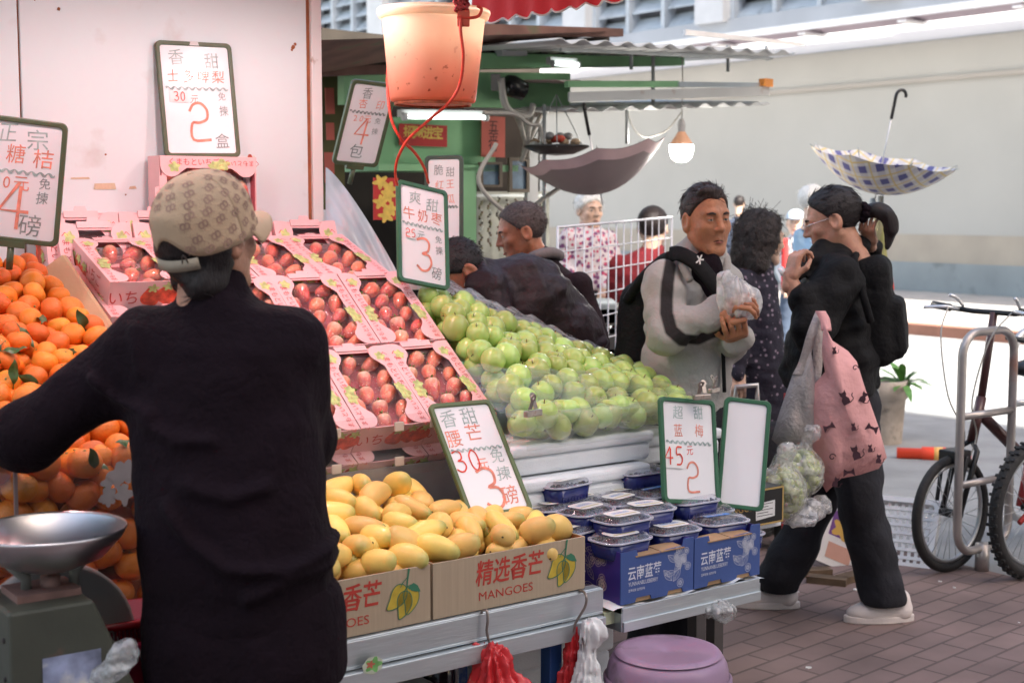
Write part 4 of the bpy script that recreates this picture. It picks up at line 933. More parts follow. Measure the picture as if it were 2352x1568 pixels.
def bulldog(label, M, s=1.0):
    t = thing('bulldog_clip', label, 'clip', M, 'steel bulldog clips')
    g = MB(); g.box(-.028 * s, .028 * s, -.008, .008, -.012 * s, .004); g.build('jaw', steel, t, bevel=.003)
    for sg in (-1, 1):
        g = MB(); loop = [(.010 * s * math.cos(a), .010 * s * math.sin(a)) for a in [2 * math.pi * k / 14 for k in range(14)]]; hole = [(.004 * s * math.cos(a), .004 * s * math.sin(a)) for a in [2 * math.pi * k / 14 for k in range(14)]]
        A = T(sg * .011 * s, sg * .012, .034 * s) @ RX(math.pi / 2 - sg * .35); g.ring(loop, hole, -.001, .001, 0, A); g.box(-.006 * s, .006 * s, -.030 * s, -.009 * s, -.001, .001, 0, A); g.build('lever', steel, t)
bulldog('rusty bulldog clip holding the acrylic guard at the top right of the mango board', SF @ T(-.003, .282, .992) @ RZ(.2), 1.15)
P = atb(1612, 908, .20); bulldog('steel bulldog clip gripping the top of the blueberry price board', T(*P) @ RZ(ANG - .25), 1.0)
P = atb(1640, 893, .30); bulldog('rusty bulldog clip just behind the blueberry price board', T(*P) @ RZ(ANG + .3), .95)
# ================================================================ green hardware stall behind, umbrellas, lamps, rack
BB = 3.3
def gp(x, y, b_=BB): return atb(x, y, b_)
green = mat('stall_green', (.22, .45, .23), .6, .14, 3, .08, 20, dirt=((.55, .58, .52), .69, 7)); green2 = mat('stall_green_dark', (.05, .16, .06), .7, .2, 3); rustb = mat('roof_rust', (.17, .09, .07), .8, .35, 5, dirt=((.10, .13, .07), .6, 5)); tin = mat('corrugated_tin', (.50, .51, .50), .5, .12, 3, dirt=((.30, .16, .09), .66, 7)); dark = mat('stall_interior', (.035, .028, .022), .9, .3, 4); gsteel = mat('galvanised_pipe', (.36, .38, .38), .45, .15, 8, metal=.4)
o0 = Vector((gp(1100, 700).x, gp(1100, 700).y, 0)); gs = thing('market_stall', 'green painted metal hardware stall with patched tin roofs behind the fruit stall', 'market stall', T(*o0)); gl = lambda x, y, b_=BB: gp(x, y, b_) - o0
def slab(name, quad_, th, m, parent=gs, back=V):
    """board with real thickness: four front corners, depth along a direction"""
    g = MB(); q = [Vector(a) for a in quad_]; d = back * th; g.add(q + [a + d for a in q], [(0, 1, 2, 3), (7, 6, 5, 4), (0, 4, 5, 1), (1, 5, 6, 2), (2, 6, 7, 3), (3, 7, 4, 0)]); return g.build(name, m, parent)
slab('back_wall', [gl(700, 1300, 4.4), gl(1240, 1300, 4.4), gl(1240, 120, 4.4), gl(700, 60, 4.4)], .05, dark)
slab('roof', [gl(700, 175, 3.15), gl(1132, 98, 3.15), gl(1436, 72, 3.15), gl(640, 95, 2.4)], .9, rustb)
slab('roof_fascia', [gl(1090, 84, 3.1), gl(1432, 84, 3.1), gl(1432, 66, 3.1), gl(1090, 54, 3.1)], .05, rustb)
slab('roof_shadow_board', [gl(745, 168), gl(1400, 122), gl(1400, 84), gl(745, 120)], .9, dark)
slab('beam', [gl(1105, 158, 3.25), gl(1572, 150, 3.25), gl(1572, 132, 3.25), gl(1105, 122, 3.25)], .08, green); slab('beam', [gl(745, 174, 3.25), gl(895, 170, 3.25), gl(895, 150, 3.25), gl(745, 148, 3.25)], .08, rustb)
slab('sign_panel', [gl(790, 240), gl(1310, 250), gl(1310, 168), gl(790, 164)], .06, green)
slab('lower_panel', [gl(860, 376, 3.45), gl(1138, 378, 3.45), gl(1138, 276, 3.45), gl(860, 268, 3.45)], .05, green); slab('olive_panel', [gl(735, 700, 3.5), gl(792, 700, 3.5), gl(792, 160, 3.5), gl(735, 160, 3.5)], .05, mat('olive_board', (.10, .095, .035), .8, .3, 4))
slab('shelf', [gl(870, 392, 3.3), gl(1190, 394, 3.3), gl(1190, 380, 3.3), gl(870, 376, 3.3)], .4, green); slab('post', [gl(1064, 1260, 3.3), gl(1094, 1260, 3.3), gl(1094, 385, 3.3), gl(1064, 385, 3.3)], .05, green); slab('white_bracket', [gl(1155, 128, 3.2), gl(1212, 128, 3.2), gl(1205, 84, 3.2), gl(1145, 84, 3.2)], .06, mat('grey_white_paint', (.45, .46, .46), .7, .1))
def corr(name, A, B_, depth, drop, m, n_=36, amp=.012, b_dir=V):
    g = MB(); A, B_ = Vector(A), Vector(B_); ln = (B_ - A).length
    g.grid(lambda u, w_: A + (B_ - A) * u + b_dir * depth * w_ + ZZ * (-drop * (1 - w_) + amp * math.sin(u * n_ * math.pi)), n_ * 4 + 1, 2); o = g.build(name, m, gs); s_ = o.modifiers.new('solid', 'SOLIDIFY'); s_.thickness = .004; return o
corr('tin_awning', gl(1272, 72, 2.5), gl(1828, 104, 2.7), 1.0, .04, tin, 24); corr('tin_awning', gl(1300, 226, 2.9), gl(1768, 212, 2.9), .9, .06, tin, 22); corr('pink_awning', gl(1262, 162, 3.0), gl(1600, 172, 3.0), .8, .05, mat('faded_pink', (.45, .33, .31), .7, .1), 14, .006)
slab('awning_rail', [gl(1305, 200, 2.88), gl(1560, 200, 2.88), gl(1560, 186, 2.88), gl(1305, 186, 2.88)], .03, green); slab('awning_rail', [gl(1556, 200, 2.88), gl(1764, 200, 2.88), gl(1764, 190, 2.88), gl(1556, 188, 2.88)], .03, mat('pale_blue_rail', (.42, .48, .52), .6)); slab('awning_lip', [gl(1308, 234, 2.86), gl(1768, 220, 2.86), gl(1768, 198, 2.86), gl(1308, 212, 2.86)], .012, tin)
slab('awning_rail', [gl(1290, 118, 2.6), gl(1776, 138, 2.7), gl(1776, 132, 2.7), gl(1290, 110, 2.6)], .02, gsteel); slab('white_edge', [gl(1575, 80, 2.48), gl(1850, 106, 2.66), gl(1850, 99, 2.66), gl(1575, 68, 2.48)], .02, mat('trim_white'))
for a, b2 in (((1290, 105), (1770, 135)), ((1310, 240), (1610, 238)), ((1450, 100), (1450, 160)), ((1672, 105), (1672, 165)), ((1760, 105), (1762, 140)), ((1500, 236), (1500, 130)), ((1250, 240), (1250, 620)), ((1440, 240), (1440, 330))):
    g = MB(); g.tube([gl(*a, 3.0), gl(*b2, 3.0)], .010, 6); g.build('pipe', gsteel, gs)
slab('orange_tip', [gl(1758, 198, 2.84), gl(1776, 200, 2.84), gl(1776, 182, 2.84), gl(1758, 180, 2.84)], .05, mat('orange_plastic', (.75, .28, .06), .5))
g = MB(); g.tube(smooth_path([gl(x, y, 3.0) for x, y in ((1140, 330), (1100, 420), (1190, 505), (1230, 470), (1340, 400), (1440, 380))], 6), .012, 6); g.tube(smooth_path([gl(x, y, 3.1) for x, y in ((1150, 180), (1160, 240), (1185, 262), (1215, 262), (1225, 240))], 6), .018, 8); g.tube(smooth_path([gl(x, y, 3.0) for x, y in ((1110, 260), (1180, 262), (1215, 285), (1240, 290), (1246, 330))], 6), .010, 6); g.tube(smooth_path([gl(x, y, 3.0) for x, y in ((1440, 235), (1450, 285), (1480, 315), (1530, 300), (1565, 258))], 6), .004, 5); g.build('cable', mat('cable_grey', (.42, .40, .36), .6), gs)
def poster(label, quad_, m, marks):
    M, w_, h_ = quad(quad_[0], quad_[1], quad_[2]); t = thing('poster', label, 'poster', M, None); g = MB(); g.box(-w_ / 2, w_ / 2, -h_ / 2, h_ / 2, -.004, .0); g.build('sheet', m, t)
    if marks: g = MB(); marks(g, w_, h_); g.build('poster_print', [mat('poster_gold', (.62, .42, .08), .6, .2, 30), mat('poster_black', (.05, .02, .02), .7)], t)
red_p = mat('poster_red', (.42, .02, .02), .6, .15, 9); salmon = mat('paper_salmon', (.50, .12, .09), .8, .1, 6)
poster('red new year banner with four gold characters under the lit tube', (gp(916, 334, 3.42), gp(1026, 338, 3.42), gp(918, 284, 3.42)), red_p, lambda g, w_, h_: [g.text(c, h_ * .62, T((i - 1.5) * w_ * .2, .01, .001), 0, None, .03) for i, c in enumerate('招财进宝')])
poster('plain salmon red paper strip on the green stall corner', (gp(1106, 360, 3.40), gp(1160, 362, 3.40), gp(1106, 266, 3.40)), salmon, lambda g, w_, h_: [g.text(c, w_ * .45, T(0, (1 - i) * h_ * .24, .001), 1) for i, c in enumerate('五金行')])
poster('red and gold picture poster half hidden behind the jujube price board', (gp(858, 505, 3.0), gp(915, 505, 3.0), gp(858, 408, 3.0)), red_p, lambda g, w_, h_: [blob(g, .03 * math.sin(i * 2.2), (i - 2.5) * h_ * .16, .035, .001 + i * .0002, 0, None, i, 5, .8, .35) for i in range(6)])
for i, (x, y, w0, h0) in enumerate(((748, 262, 20, 60), (750, 322, 18, 40), (746, 420, 22, 70))): poster('small pink notice pinned inside the dark stall, %s' % ('upper one', 'middle one', 'lower one')[i], (gp(x, y, 3.44), gp(x + w0, y, 3.44), gp(x, y - h0, 3.44)), salmon, None)
def tube_light(label, A, B_, power=0):
    A, B_ = Vector(A), Vector(B_); t = thing('tube_light', label, 'lamp', T(*A)); d = B_ - A; g = MB(); g.tube([d * .04, d * .96], .011, 10); g.build('tube', mat('tube_glow', (.92, 1, .98), emis=1.6), t)
    g = MB(); g.tube([(0, 0, 0), d * .04], .02, 10); g.tube([d * .96, d], .02, 10); bq = [V * y_ + ZZ * z_ for y_, z_ in ((.014, .0), (.014, .035), (.05, .035), (.05, .0))]; g.add(bq + [q_ + d for q_ in bq], [(0, 1, 2, 3), (7, 6, 5, 4), (0, 4, 5, 1), (1, 5, 6, 2), (2, 6, 7, 3), (3, 7, 4, 0)]); g.build('fitting', mat('tube_fitting', (.6, .62, .6), .5), t)
tube_light('lit fluorescent tube above the red banner of the green stall', gp(925, 268, 3.15), gp(1120, 270, 3.15)); tube_light('short lit fluorescent tube under the pink awning', gp(1268, 146, 3.1), gp(1330, 150, 3.1))
P = gp(1565, 345, 2.9); t = thing('bulb_lamp', 'lit white LED bulb with orange collar hanging on a wire', 'lamp', T(*P)); r = 27 * P.y / F
g = MB(); g.lathe([(.0005, -r * 1.0), (r * .5, -r * .93), (r * .85, -r * .62), (r, -r * .1), (r, r * .45)], 24); g.build('bulb', mat('led_glow', (1, .97, .92), emis=9), t)
g = MB(); g.lathe([(r, r * .45), (r * .95, r * .55), (r * .55, r * 1.15), (r * .3, r * 1.55)], 24); g.build('collar', mat('collar_peach', (.65, .36, .22), .5), t); g = MB(); g.lathe([(r * .3, r * 1.5), (r * .34, r * 2.1), (r * .2, r * 2.6), (.001, r * 2.62)], 16); g.build('socket', mat('socket_grey', (.45, .45, .45), .5), t)
g = MB(); g.tube([(0, 0, r * 2.6), (.003, 0, r * 5), (0, 0, r * 8)], .003, 5); g.build('wire', mat('cable_grey'), t); ld_ = bpy.data.lights.new('bulb', 'POINT'); ld_.energy = 8; ld_.color = (1, .93, .85); ld_.shadow_soft_size = r; lo2 = bpy.data.objects.new('bulb_light', ld_); COL.objects.link(lo2); lo2.parent = t; lo2.location = (0, 0, -r * 1.3)
P = gp(1180, 200, 3.15); t = thing('spotlight', 'black spotlight on a grey bracket on the green stall', 'lamp', T(*P)); s_ = P.y / F
g = MB(); g.lathe([(.0005, -.09), (22 * s_, -.06), (25 * s_, .02), (20 * s_, .05), (.001, .052)], 20, 0, RY(-1.2) @ RX(.5)); g.build('lamp_head', mat('black_gloss', (.01, .01, .01), .25), t); g = MB(); g.box(-52 * s_, -30 * s_, .0, .04, -8 * s_, 30 * s_); g.box(-34 * s_, -18 * s_, .0, .03, -26 * s_, 22 * s_); g.build('bracket', mat('bracket_grey', (.28, .27, .25), .5), t, bevel=.006)
P = gp(1278, 340, 3.0); t = thing('weighing_dish', 'black shallow hanging dish heaped with small goods at the corner of the green stall', 'dish', T(*P)); s_ = P.y / F
g = MB(); g.lathe([(.001, -18 * s_), (40 * s_, -14 * s_), (72 * s_, 0), (76 * s_, 3 * s_)], 28); o = g.build('dish', mat('dish_black', (.03, .03, .03), .35), t); sm_ = o.modifiers.new('solid', 'SOLIDIFY'); sm_.thickness = .008
g = MB()
for i in range(14): a = i * 2.4; rr2 = (10 + 4 * (i % 5)) * s_; g.ball((rr2 * 2 * math.cos(a), rr2 * math.sin(a), (6 + 7 * (i % 4)) * s_), (12 * s_, 12 * s_, 9 * s_), 8, 6, i % 4)
g.build('goods', [mat('goods_white', (.55, .54, .5), .5), mat('goods_tan', (.30, .22, .14), .6), mat('goods_red', (.5, .06, .03), .5), mat('goods_grey', (.25, .25, .24), .5)], t)
g = MB()
for a in (.5, 2.6, 4.7): g.tube([(74 * s_ * math.cos(a), 74 * s_ * math.sin(a), 0), (0, 0, 120 * s_)], .003, 5)
g.build('chain', gsteel, t)
rs = random.Random(77)                    # trinkets on hooks
for i in range(16):
    x = 1104 + (i % 8) * 20; y = 455 + (i // 8) * 62 + rs.uniform(-6, 6); P = gp(x, y, 3.6); t = thing('bead_strand', 'strand of small dark and pale beads hanging in the trinket display, %s row' % ('upper' if i < 8 else 'lower'), 'bead strand', T(*P), 'bead strands on the green stall'); g = MB(); n_ = 12
    for k in range(n_): g.ball((.008 * math.sin(k * 1.3), -.01, -k * .0115), (.007, .007, .0065), 7, 5, rs.randrange(4))
    g.build('beads', [mat('bead_dark', (.05, .035, .025), .4), mat('bead_olive', (.22, .20, .10), .4), mat('bead_white', (.6, .6, .56), .4), mat('bead_brown', (.16, .09, .05), .4)], t)
slab('trinket_rail', [gl(1095, 452, 3.58), gl(1262, 452, 3.58), gl(1262, 446, 3.58), gl(1095, 446, 3.58)], .02, gsteel); slab('trinket_board', [gl(1095, 760, 3.75), gl(1262, 760, 3.75), gl(1262, 440, 3.75), gl(1095, 440, 3.75)], .03, mat('board_pale', (.38, .38, .33), .8, .4, 8))
for i, (x0, x1, y0, y1) in enumerate(((1168, 1214, 362, 442), (1100, 1152, 372, 430))):
    M, w_, h_ = quad(gp(x0, y1, 3.3), gp(x1, y1, 3.3), gp(x0, y0, 3.3)); t = thing('picture_frame', 'dark framed blue picture %s' % ('beside the white post of the green stall' if i == 0 else 'left of the other framed picture, partly in shade'), 'picture', M); g = MB(); g.ring(rrect(w_, h_, .004, 2), rrect(w_ * .72, h_ * .8, .004, 2), -.01, .01); g.build('frame', mat('frame_brown', (.12, .09, .06), .6), t); g = MB(); g.box(-w_ * .4, w_ * .4, -h_ * .43, h_ * .43, -.008, .0); g.build('picture', mat('picture_blue', (.12, .19, .26), .5, .4, 12), t)
slab('white_post', [gl(1212, 620, 3.35), gl(1236, 620, 3.35), gl(1236, 270, 3.35), gl(1212, 270, 3.35)], .03, mat('grey_white_paint'))
g = MB()
for i in range(5): g.tube(smooth_path([gl(1180 + i * 14 + rs.uniform(-8, 8), 262, 3.2), gl(1195 + i * 9 + rs.uniform(-15, 15), 300, 3.15), gl(1205 + rs.uniform(-12, 12), 340 + i * 8, 3.2)], 5), .012, 6)
g.build('cable_bundle', mat('cable_pale', (.46, .43, .38), .6), gs)
# plastic wrapped goods between the wall post and the boards
t = thing('plastic_cover', 'milky plastic sheet draped over boxes behind the wall post', 'plastic sheet', SF)
def pc(u, w_):
    x = 748 + 170 * u; y = 384 + 250 * u ** 1.25 * (1) + w_ * (300 - 150 * u); b_ = 1.75 - .35 * w_
    q = SF.inverted() @ atb(x, y, b_ + .03 * math.sin(11 * u + 5 * w_) + .02 * math.sin(23 * w_ - 9 * u)); return tuple(q)
mf = mat('milky_sheet', (.80, .75, .76), .25, .06, 6, .5, 12, coat=.3); nd, L, b = nodes_of(mf); tl = nd.new('ShaderNodeBsdfTranslucent'); tl.inputs[0].default_value = (.85, .8, .8, 1); ms = nd.new('ShaderNodeMixShader'); ms.inputs[0].default_value = .35; L.new(b.outputs[0], ms.inputs[1]); L.new(tl.outputs[0], ms.inputs[2]); L.new(ms.outputs[0], nd['Material Output'].inputs[0])
g = MB(); g.grid(pc, 34, 26); g.build('sheet', mf, t)
t = thing('carton', 'white carton with red bars seen through the milky plastic', 'carton', SF @ T(.10, 1.95, .75)); g = MB(); g.box(-.1, .30, 0, .3, 0, .78); g.build('box', mat('carton_white', (.74, .72, .70), .7), t, bevel=.004); g = MB()
for i in range(4): g.box(.0 + i * .03, .018 + i * .03, -.003, -.001, .56, .64)
g.build('red_bars', ink, t)
# umbrellas hung upside down
def umbrella(label, tip, axis, R_, depth, m, rim_m=None, handle=None, n_rib=8, shaft=.5, plaid=False, cat='umbrella'):
    t = thing('umbrella', label, cat, align(tip, Vector(tip) + Vector(axis))); g = MB(); n_ = n_rib * 6; k = 9
    def fn(i, j):
        a = 2 * math.pi * i / n_; r = j / (k - 1); sc = 1 - .10 * r * (abs(math.sin(a * n_rib / 2)) ) * .9; return (R_ * r * sc * math.cos(a), R_ * r * sc * math.sin(a), depth * (r ** 2.0) * (1 - .10 * abs(math.sin(a * n_rib / 2))))
    v_ = [fn(i, j) for j in range(k) for i in range(n_)]; f_ = [(j * n_ + i, j * n_ + (i + 1) % n_, (j + 1) * n_ + (i + 1) % n_, (j + 1) * n_ + i) for j in range(k - 1) for i in range(n_)]
    g.add(v_, f_, 0, True); c = g.build('canopy', m, t)
    if rim_m:
        g = MB(); v_ = [tuple(Vector(fn(i, j2)) * 1.0 + Vector((0, 0, -.003))) for j2 in (k - 2, k - 1) for i in range(n_)]; g.add(v_, [(i, (i + 1) % n_, n_ + (i + 1) % n_, n_ + i) for i in range(n_)], 0, True); g.build('rim_band', rim_m, c)
    for q in range(n_rib):
        a = 2 * math.pi * q / n_rib; g = MB(); g.tube([(R_ * r * math.cos(a), R_ * r * math.sin(a), depth * r * r + .004) for r in [i / 6 for i in range(7)]] + [(R_ * 1.03 * math.cos(a), R_ * 1.03 * math.sin(a), depth * 1.05)], .0025, 5); g.build('rib', gsteel, t)
    g = MB(); g.tube([(0, 0, -.05), (0, 0, shaft)], .004, 6); g.build('shaft', mat('shaft_pale', (.65, .65, .66), .3, metal=.6), t)
    g = MB(); hr = .035; g.tube([(0, 0, shaft - .04), (0, 0, shaft + .08)] + [(hr - hr * math.cos(a), 0, shaft + .08 + hr * math.sin(a)) for a in [math.pi * i / 8 for i in range(1, 9)]], .009, 8, 0, RZ(handle or 0)); g.build('handle', mat('handle_black', (.02, .02, .02), .3), t); return t
um1 = mat('umbrella_mauve', (.29, .225, .22), .6, .08, 4); um1r = mat('umbrella_pink', (.62, .44, .44), .7)
umbrella('upside down mauve grey umbrella hanging under the tin awning', at(1380, 446, 7.2), (-.20, 0, 1), .37, .22, um1, um1r, 0, 8, .34)
pl = mat('umbrella_plaid', (.72, .70, .66), .6, .04, 4); nd, L, b = nodes_of(pl); tc = nd.new('ShaderNodeTexCoord'); sx_ = nd.new('ShaderNodeSeparateXYZ'); L.new(tc.outputs['Object'], sx_.inputs[0]); cur = b.inputs['Base Color'].links[0].from_socket
def stripes(ax, freq, lo_, hi_):
    m1 = nd.new('ShaderNodeMath'); m1.operation = 'MULTIPLY'; m1.inputs[1].default_value = freq; L.new(sx_.outputs[ax], m1.inputs[0]); m2 = nd.new('ShaderNodeMath'); m2.operation = 'FRACT'; L.new(m1.outputs[0], m2.inputs[0]); m3 = nd.new('ShaderNodeMath'); m3.operation = 'COMPARE'; m3.inputs[1].default_value = (lo_ + hi_) / 2; m3.inputs[2].default_value = (hi_ - lo_) / 2; L.new(m2.outputs[0], m3.inputs[0]); return m3.outputs[0]
def layer(cur, fac, col, k=1.0):
    mx = nd.new('ShaderNodeMix'); mx.data_type = 'RGBA'; mx.inputs[7].default_value = (*col, 1); L.new(cur, mx.inputs[6])
    if k != 1: q = nd.new('ShaderNodeMath'); q.operation = 'MULTIPLY'; q.inputs[1].default_value = k; L.new(fac, q.inputs[0]); fac = q.outputs[0]
    L.new(fac, mx.inputs[0]); return mx.outputs[2]
sX, sY = stripes(0, 11, .30, .75), stripes(1, 11, .30, .75); mm2 = nd.new('ShaderNodeMath'); mm2.operation = 'MULTIPLY'; L.new(sX, mm2.inputs[0]); L.new(sY, mm2.inputs[1])
for fc, c, k in ((sX, (.50, .48, .55), .6), (sY, (.50, .48, .55), .6), (mm2.outputs[0], (.12, .12, .30), 1), (stripes(0, 11, .02, .12), (.70, .55, .22), .9), (stripes(1, 11, .02, .12), (.70, .55, .22), .9)): cur = layer(cur, fc, c, k)
L.new(cur, b.inputs['Base Color'])
umbrella('upside down blue and yellow plaid umbrella with black crook handle', at(2012, 446, 7.6), (.15, -.12, 1), .40, .20, pl, None, -.4, 8, .44)
o_ = Vector((at(2012, 900, 7.7).x, 7.7, 0)); t = thing('display_pole', 'pole hung with folded red, yellow and green umbrellas behind the woman in black', 'display pole', T(*o_)); g = MB(); g.tube([(0, 0, 0), (0, 0, at(2012, 450, 7.7).z)], .016, 8); g.build('pole', gsteel, t)
for i, (x, y0, y1, c) in enumerate(((1990, 560, 640, (.6, .03, .03)), (2008, 560, 660, (.55, .42, .04)), (2026, 520, 700, (.35, .33, .12)), (2040, 600, 720, (.6, .06, .04)), (2016, 470, 560, (.45, .40, .22)), (2004, 455, 500, (.30, .36, .42)))):
    A, B_ = at(x, y0, 7.6) - o_, at(x, y1, 7.6) - o_; g = MB(); g.tube([A, (A + B_) / 2 + Vector((.005, 0, 0)), B_], [.012, .028, .010], 8); g.build('folded_umbrella', mat('folded_cloth_%d' % i, c, .7, .2, 20), t)
# wire rack
A, B_ = at(1281, 522, 6.0), at(1543, 499, 7.3); t = thing('wire_rack', 'white wire grid rack between the old man and the man in grey', 'rack', T(A.x, A.y, 0)); d = B_ - A; d.z = 0; g = MB(); top_ = lambda u: A.z + (B_.z - A.z) * u; n_ = 15
for i in range(n_ + 1): u = i / n_; g.tube([d * u + ZZ * .45, d * u + ZZ * top_(u)], .0034 if 0 < i < n_ else .006, 5)
k = 0; z = 0
while True:
    z0 = A.z - k * .105
    if z0 < .45: break
    g.tube([ZZ * z0, d + ZZ * (z0 + B_.z - A.z)], .0034 if k else .006, 5); k += 1
g.build('grid', mat('rack_white', (.70, .70, .74), .4), t)
for u in (0, 1): g = MB(); g.tube([d * u, d * u + ZZ * .5], .012, 8); g.build('leg', mat('rack_white'), t)
for i, (x, y, w0, h0, c) in enumerate(((1310, 690, .5, .12, (.30, .34, .36)), (1400, 700, .5, .10, (.10, .09, .08)), (1360, 790, .8, .10, (.24, .26, .28)), (1470, 760, .5, .14, (.05, .05, .05)))):
    P = at(x, y, 7.9); t = thing('goods_box', 'low box of goods behind the wire rack, %s' % ['pale one at left', 'dark one in the middle', 'long grey one in front', 'black one at right'][i], 'box', T(P.x, P.y, 0)); g = MB(); g.box(-w0 / 2, w0 / 2, -.2, .2, P.z - h0, P.z); g.box(-w0 / 2 + .04, -w0 / 2 + .08, -.15, .15, 0, P.z - h0); g.box(w0 / 2 - .08, w0 / 2 - .04, -.15, .15, 0, P.z - h0); g.build('box', mat('goods_box_%d' % i, c, .7, .3, 6), t, bevel=.01)
# ================================================================ people
def skin(name, c): return mat(name, c, .42, .20, 26, .22, 130, sss=.10, dirt=((c[0] * .72, c[1] * .60, c[2] * .55), .60, 34))
sk_man = skin('skin_tan', (.42, .175, .09)); sk_old = skin('skin_ruddy', (.40, .155, .085)); sk_w = skin('skin_light', (.55, .30, .20)); sk_pale = skin('skin_pale', (.60, .40, .30))
lipm = mat('lips', (.30, .09, .065), .45, .1, 30); mouthm = mat('mouth_line', (.08, .025, .02), .7); eyew = mat('eye_white', (.30, .27, .24), .25, .05); iris = mat('iris_dark', (.012, .008, .006), .15); browm = mat('eyebrow_hair', (.045, .032, .028), .8, .3, 90)
def hairm(name, c, sc=(90, 90, 12)): return mat(name, c, .5, .5, 3, .35, 4, stretch=sc, spec=.4)
h_blk = hairm('hair_black', (.016, .011, .011)); h_brn = hairm('hair_dark_brown', (.035, .020, .018)); h_gry = mat('hair_greying', (.075, .052, .048), .6, .5, 120, .5, 300); h_frz = mat('hair_frizzy', (.022, .014, .012), .6, .5, 60, .9, 150); h_wht = hairm('hair_white', (.70, .68, .64))
def cloth(name, c, var=.15, bump=.3, bs=14, **k):
    m = mat(name, c, k.pop('rough', .85), var, 5, bump, bs * 4, **k); nd, L, b = nodes_of(m)
    tc = nd.new('ShaderNodeTexCoord'); mp = nd.new('ShaderNodeMapping'); mp.inputs['Scale'].default_value = (1, 1, .8); L.new(tc.outputs['Object'], mp.inputs[0])
    no = nd.new('ShaderNodeTexNoise'); no.inputs['Scale'].default_value = bs * .5; no.inputs['Detail'].default_value = 3; no.inputs['Distortion'].default_value = .3; L.new(mp.outputs[0], no.inputs['Vector'])
    rd = nd.new('ShaderNodeMath'); rd.operation = 'ABSOLUTE'; sb_ = nd.new('ShaderNodeMath'); sb_.operation = 'SUBTRACT'; sb_.inputs[1].default_value = .5; L.new(no.outputs[0], sb_.inputs[0]); L.new(sb_.outputs[0], rd.inputs[0])
    bp = nd.new('ShaderNodeBump'); bp.inputs['Strength'].default_value = .30; bp.inputs['Distance'].default_value = .06; L.new(rd.outputs[0], bp.inputs['Height'])
    if b.inputs['Normal'].links: L.new(b.inputs['Normal'].links[0].from_socket, bp.inputs['Normal'])
    L.new(bp.outputs[0], b.inputs['Normal']); return m

def head_sdf(P, open_=.0042, jaw=1.0, nose=1.0, full=True):
    d = ell(P, (0, -.012, .034), (.076, .096, .083)); d = smin(d, ell(P, (0, .026, -.03), (.063 * jaw, .066, .078)), .03)
    ax = np.abs(P[:, 0]); Q = np.stack([ax, P[:, 1], P[:, 2]], 1)
    d = smin(d, cap(Q, (.052 * jaw, -.005, -.045), (.022, .060, -.090), .018), .025); d = smin(d, cap(Q, (0, .070, -.094), (.012, .068, -.094), .019), .02)
    if full:
        d = smin(d, ell(Q, (.045, .062, -.018), (.018, .016, .015)), .024)
        d = smin(d, cap(Q, (.010, .084, .026), (.044, .070, .026), .010), .018)
        d = smax(d, -ell(Q, (.032, .100, .008), (.019, .018, .0125)), .016)
        d = smin(d, ell(Q, (.0315, .0745, .007), (.0165, .0155, .0135)), .005)
        d = smax(d, -ell(Q, (.0315, .092, .0065), (.0150, .018, open_)), .002)
        d = smin(d, cap(P, (0, .088, .016), (0, .105 * nose, -.022), .0075, .0125), .012); d = smin(d, ell(Q, (.0125, .094, -.026), (.0085, .0105, .0075)), .007)
        d = smax(d, -ell(Q, (.0065, .104, -.0345), (.0042, .006, .004)), .003)
        d = smin(d, cap(Q, (0, .0885, -.056), (.017, .083, -.0585), .0062, .004), .008); d = smin(d, cap(Q, (0, .0875, -.067), (.014, .083, -.0655), .0072, .005), .008)
        d = smax(d, -cap(Q, (0, .096, -.0615), (.021, .087, -.0625), .0022), .004)
    e = ell(Q, (.080, -.012, -.004), (.011, .024, .035)); e = smax(e, -ell(Q, (.090, -.006, .002), (.009, .013, .022)), .005); d = smin(d, e, .006)
    return smin(d, cap(P, (0, -.022, -.05), (0, -.046, -.19), .050, .054), .02)
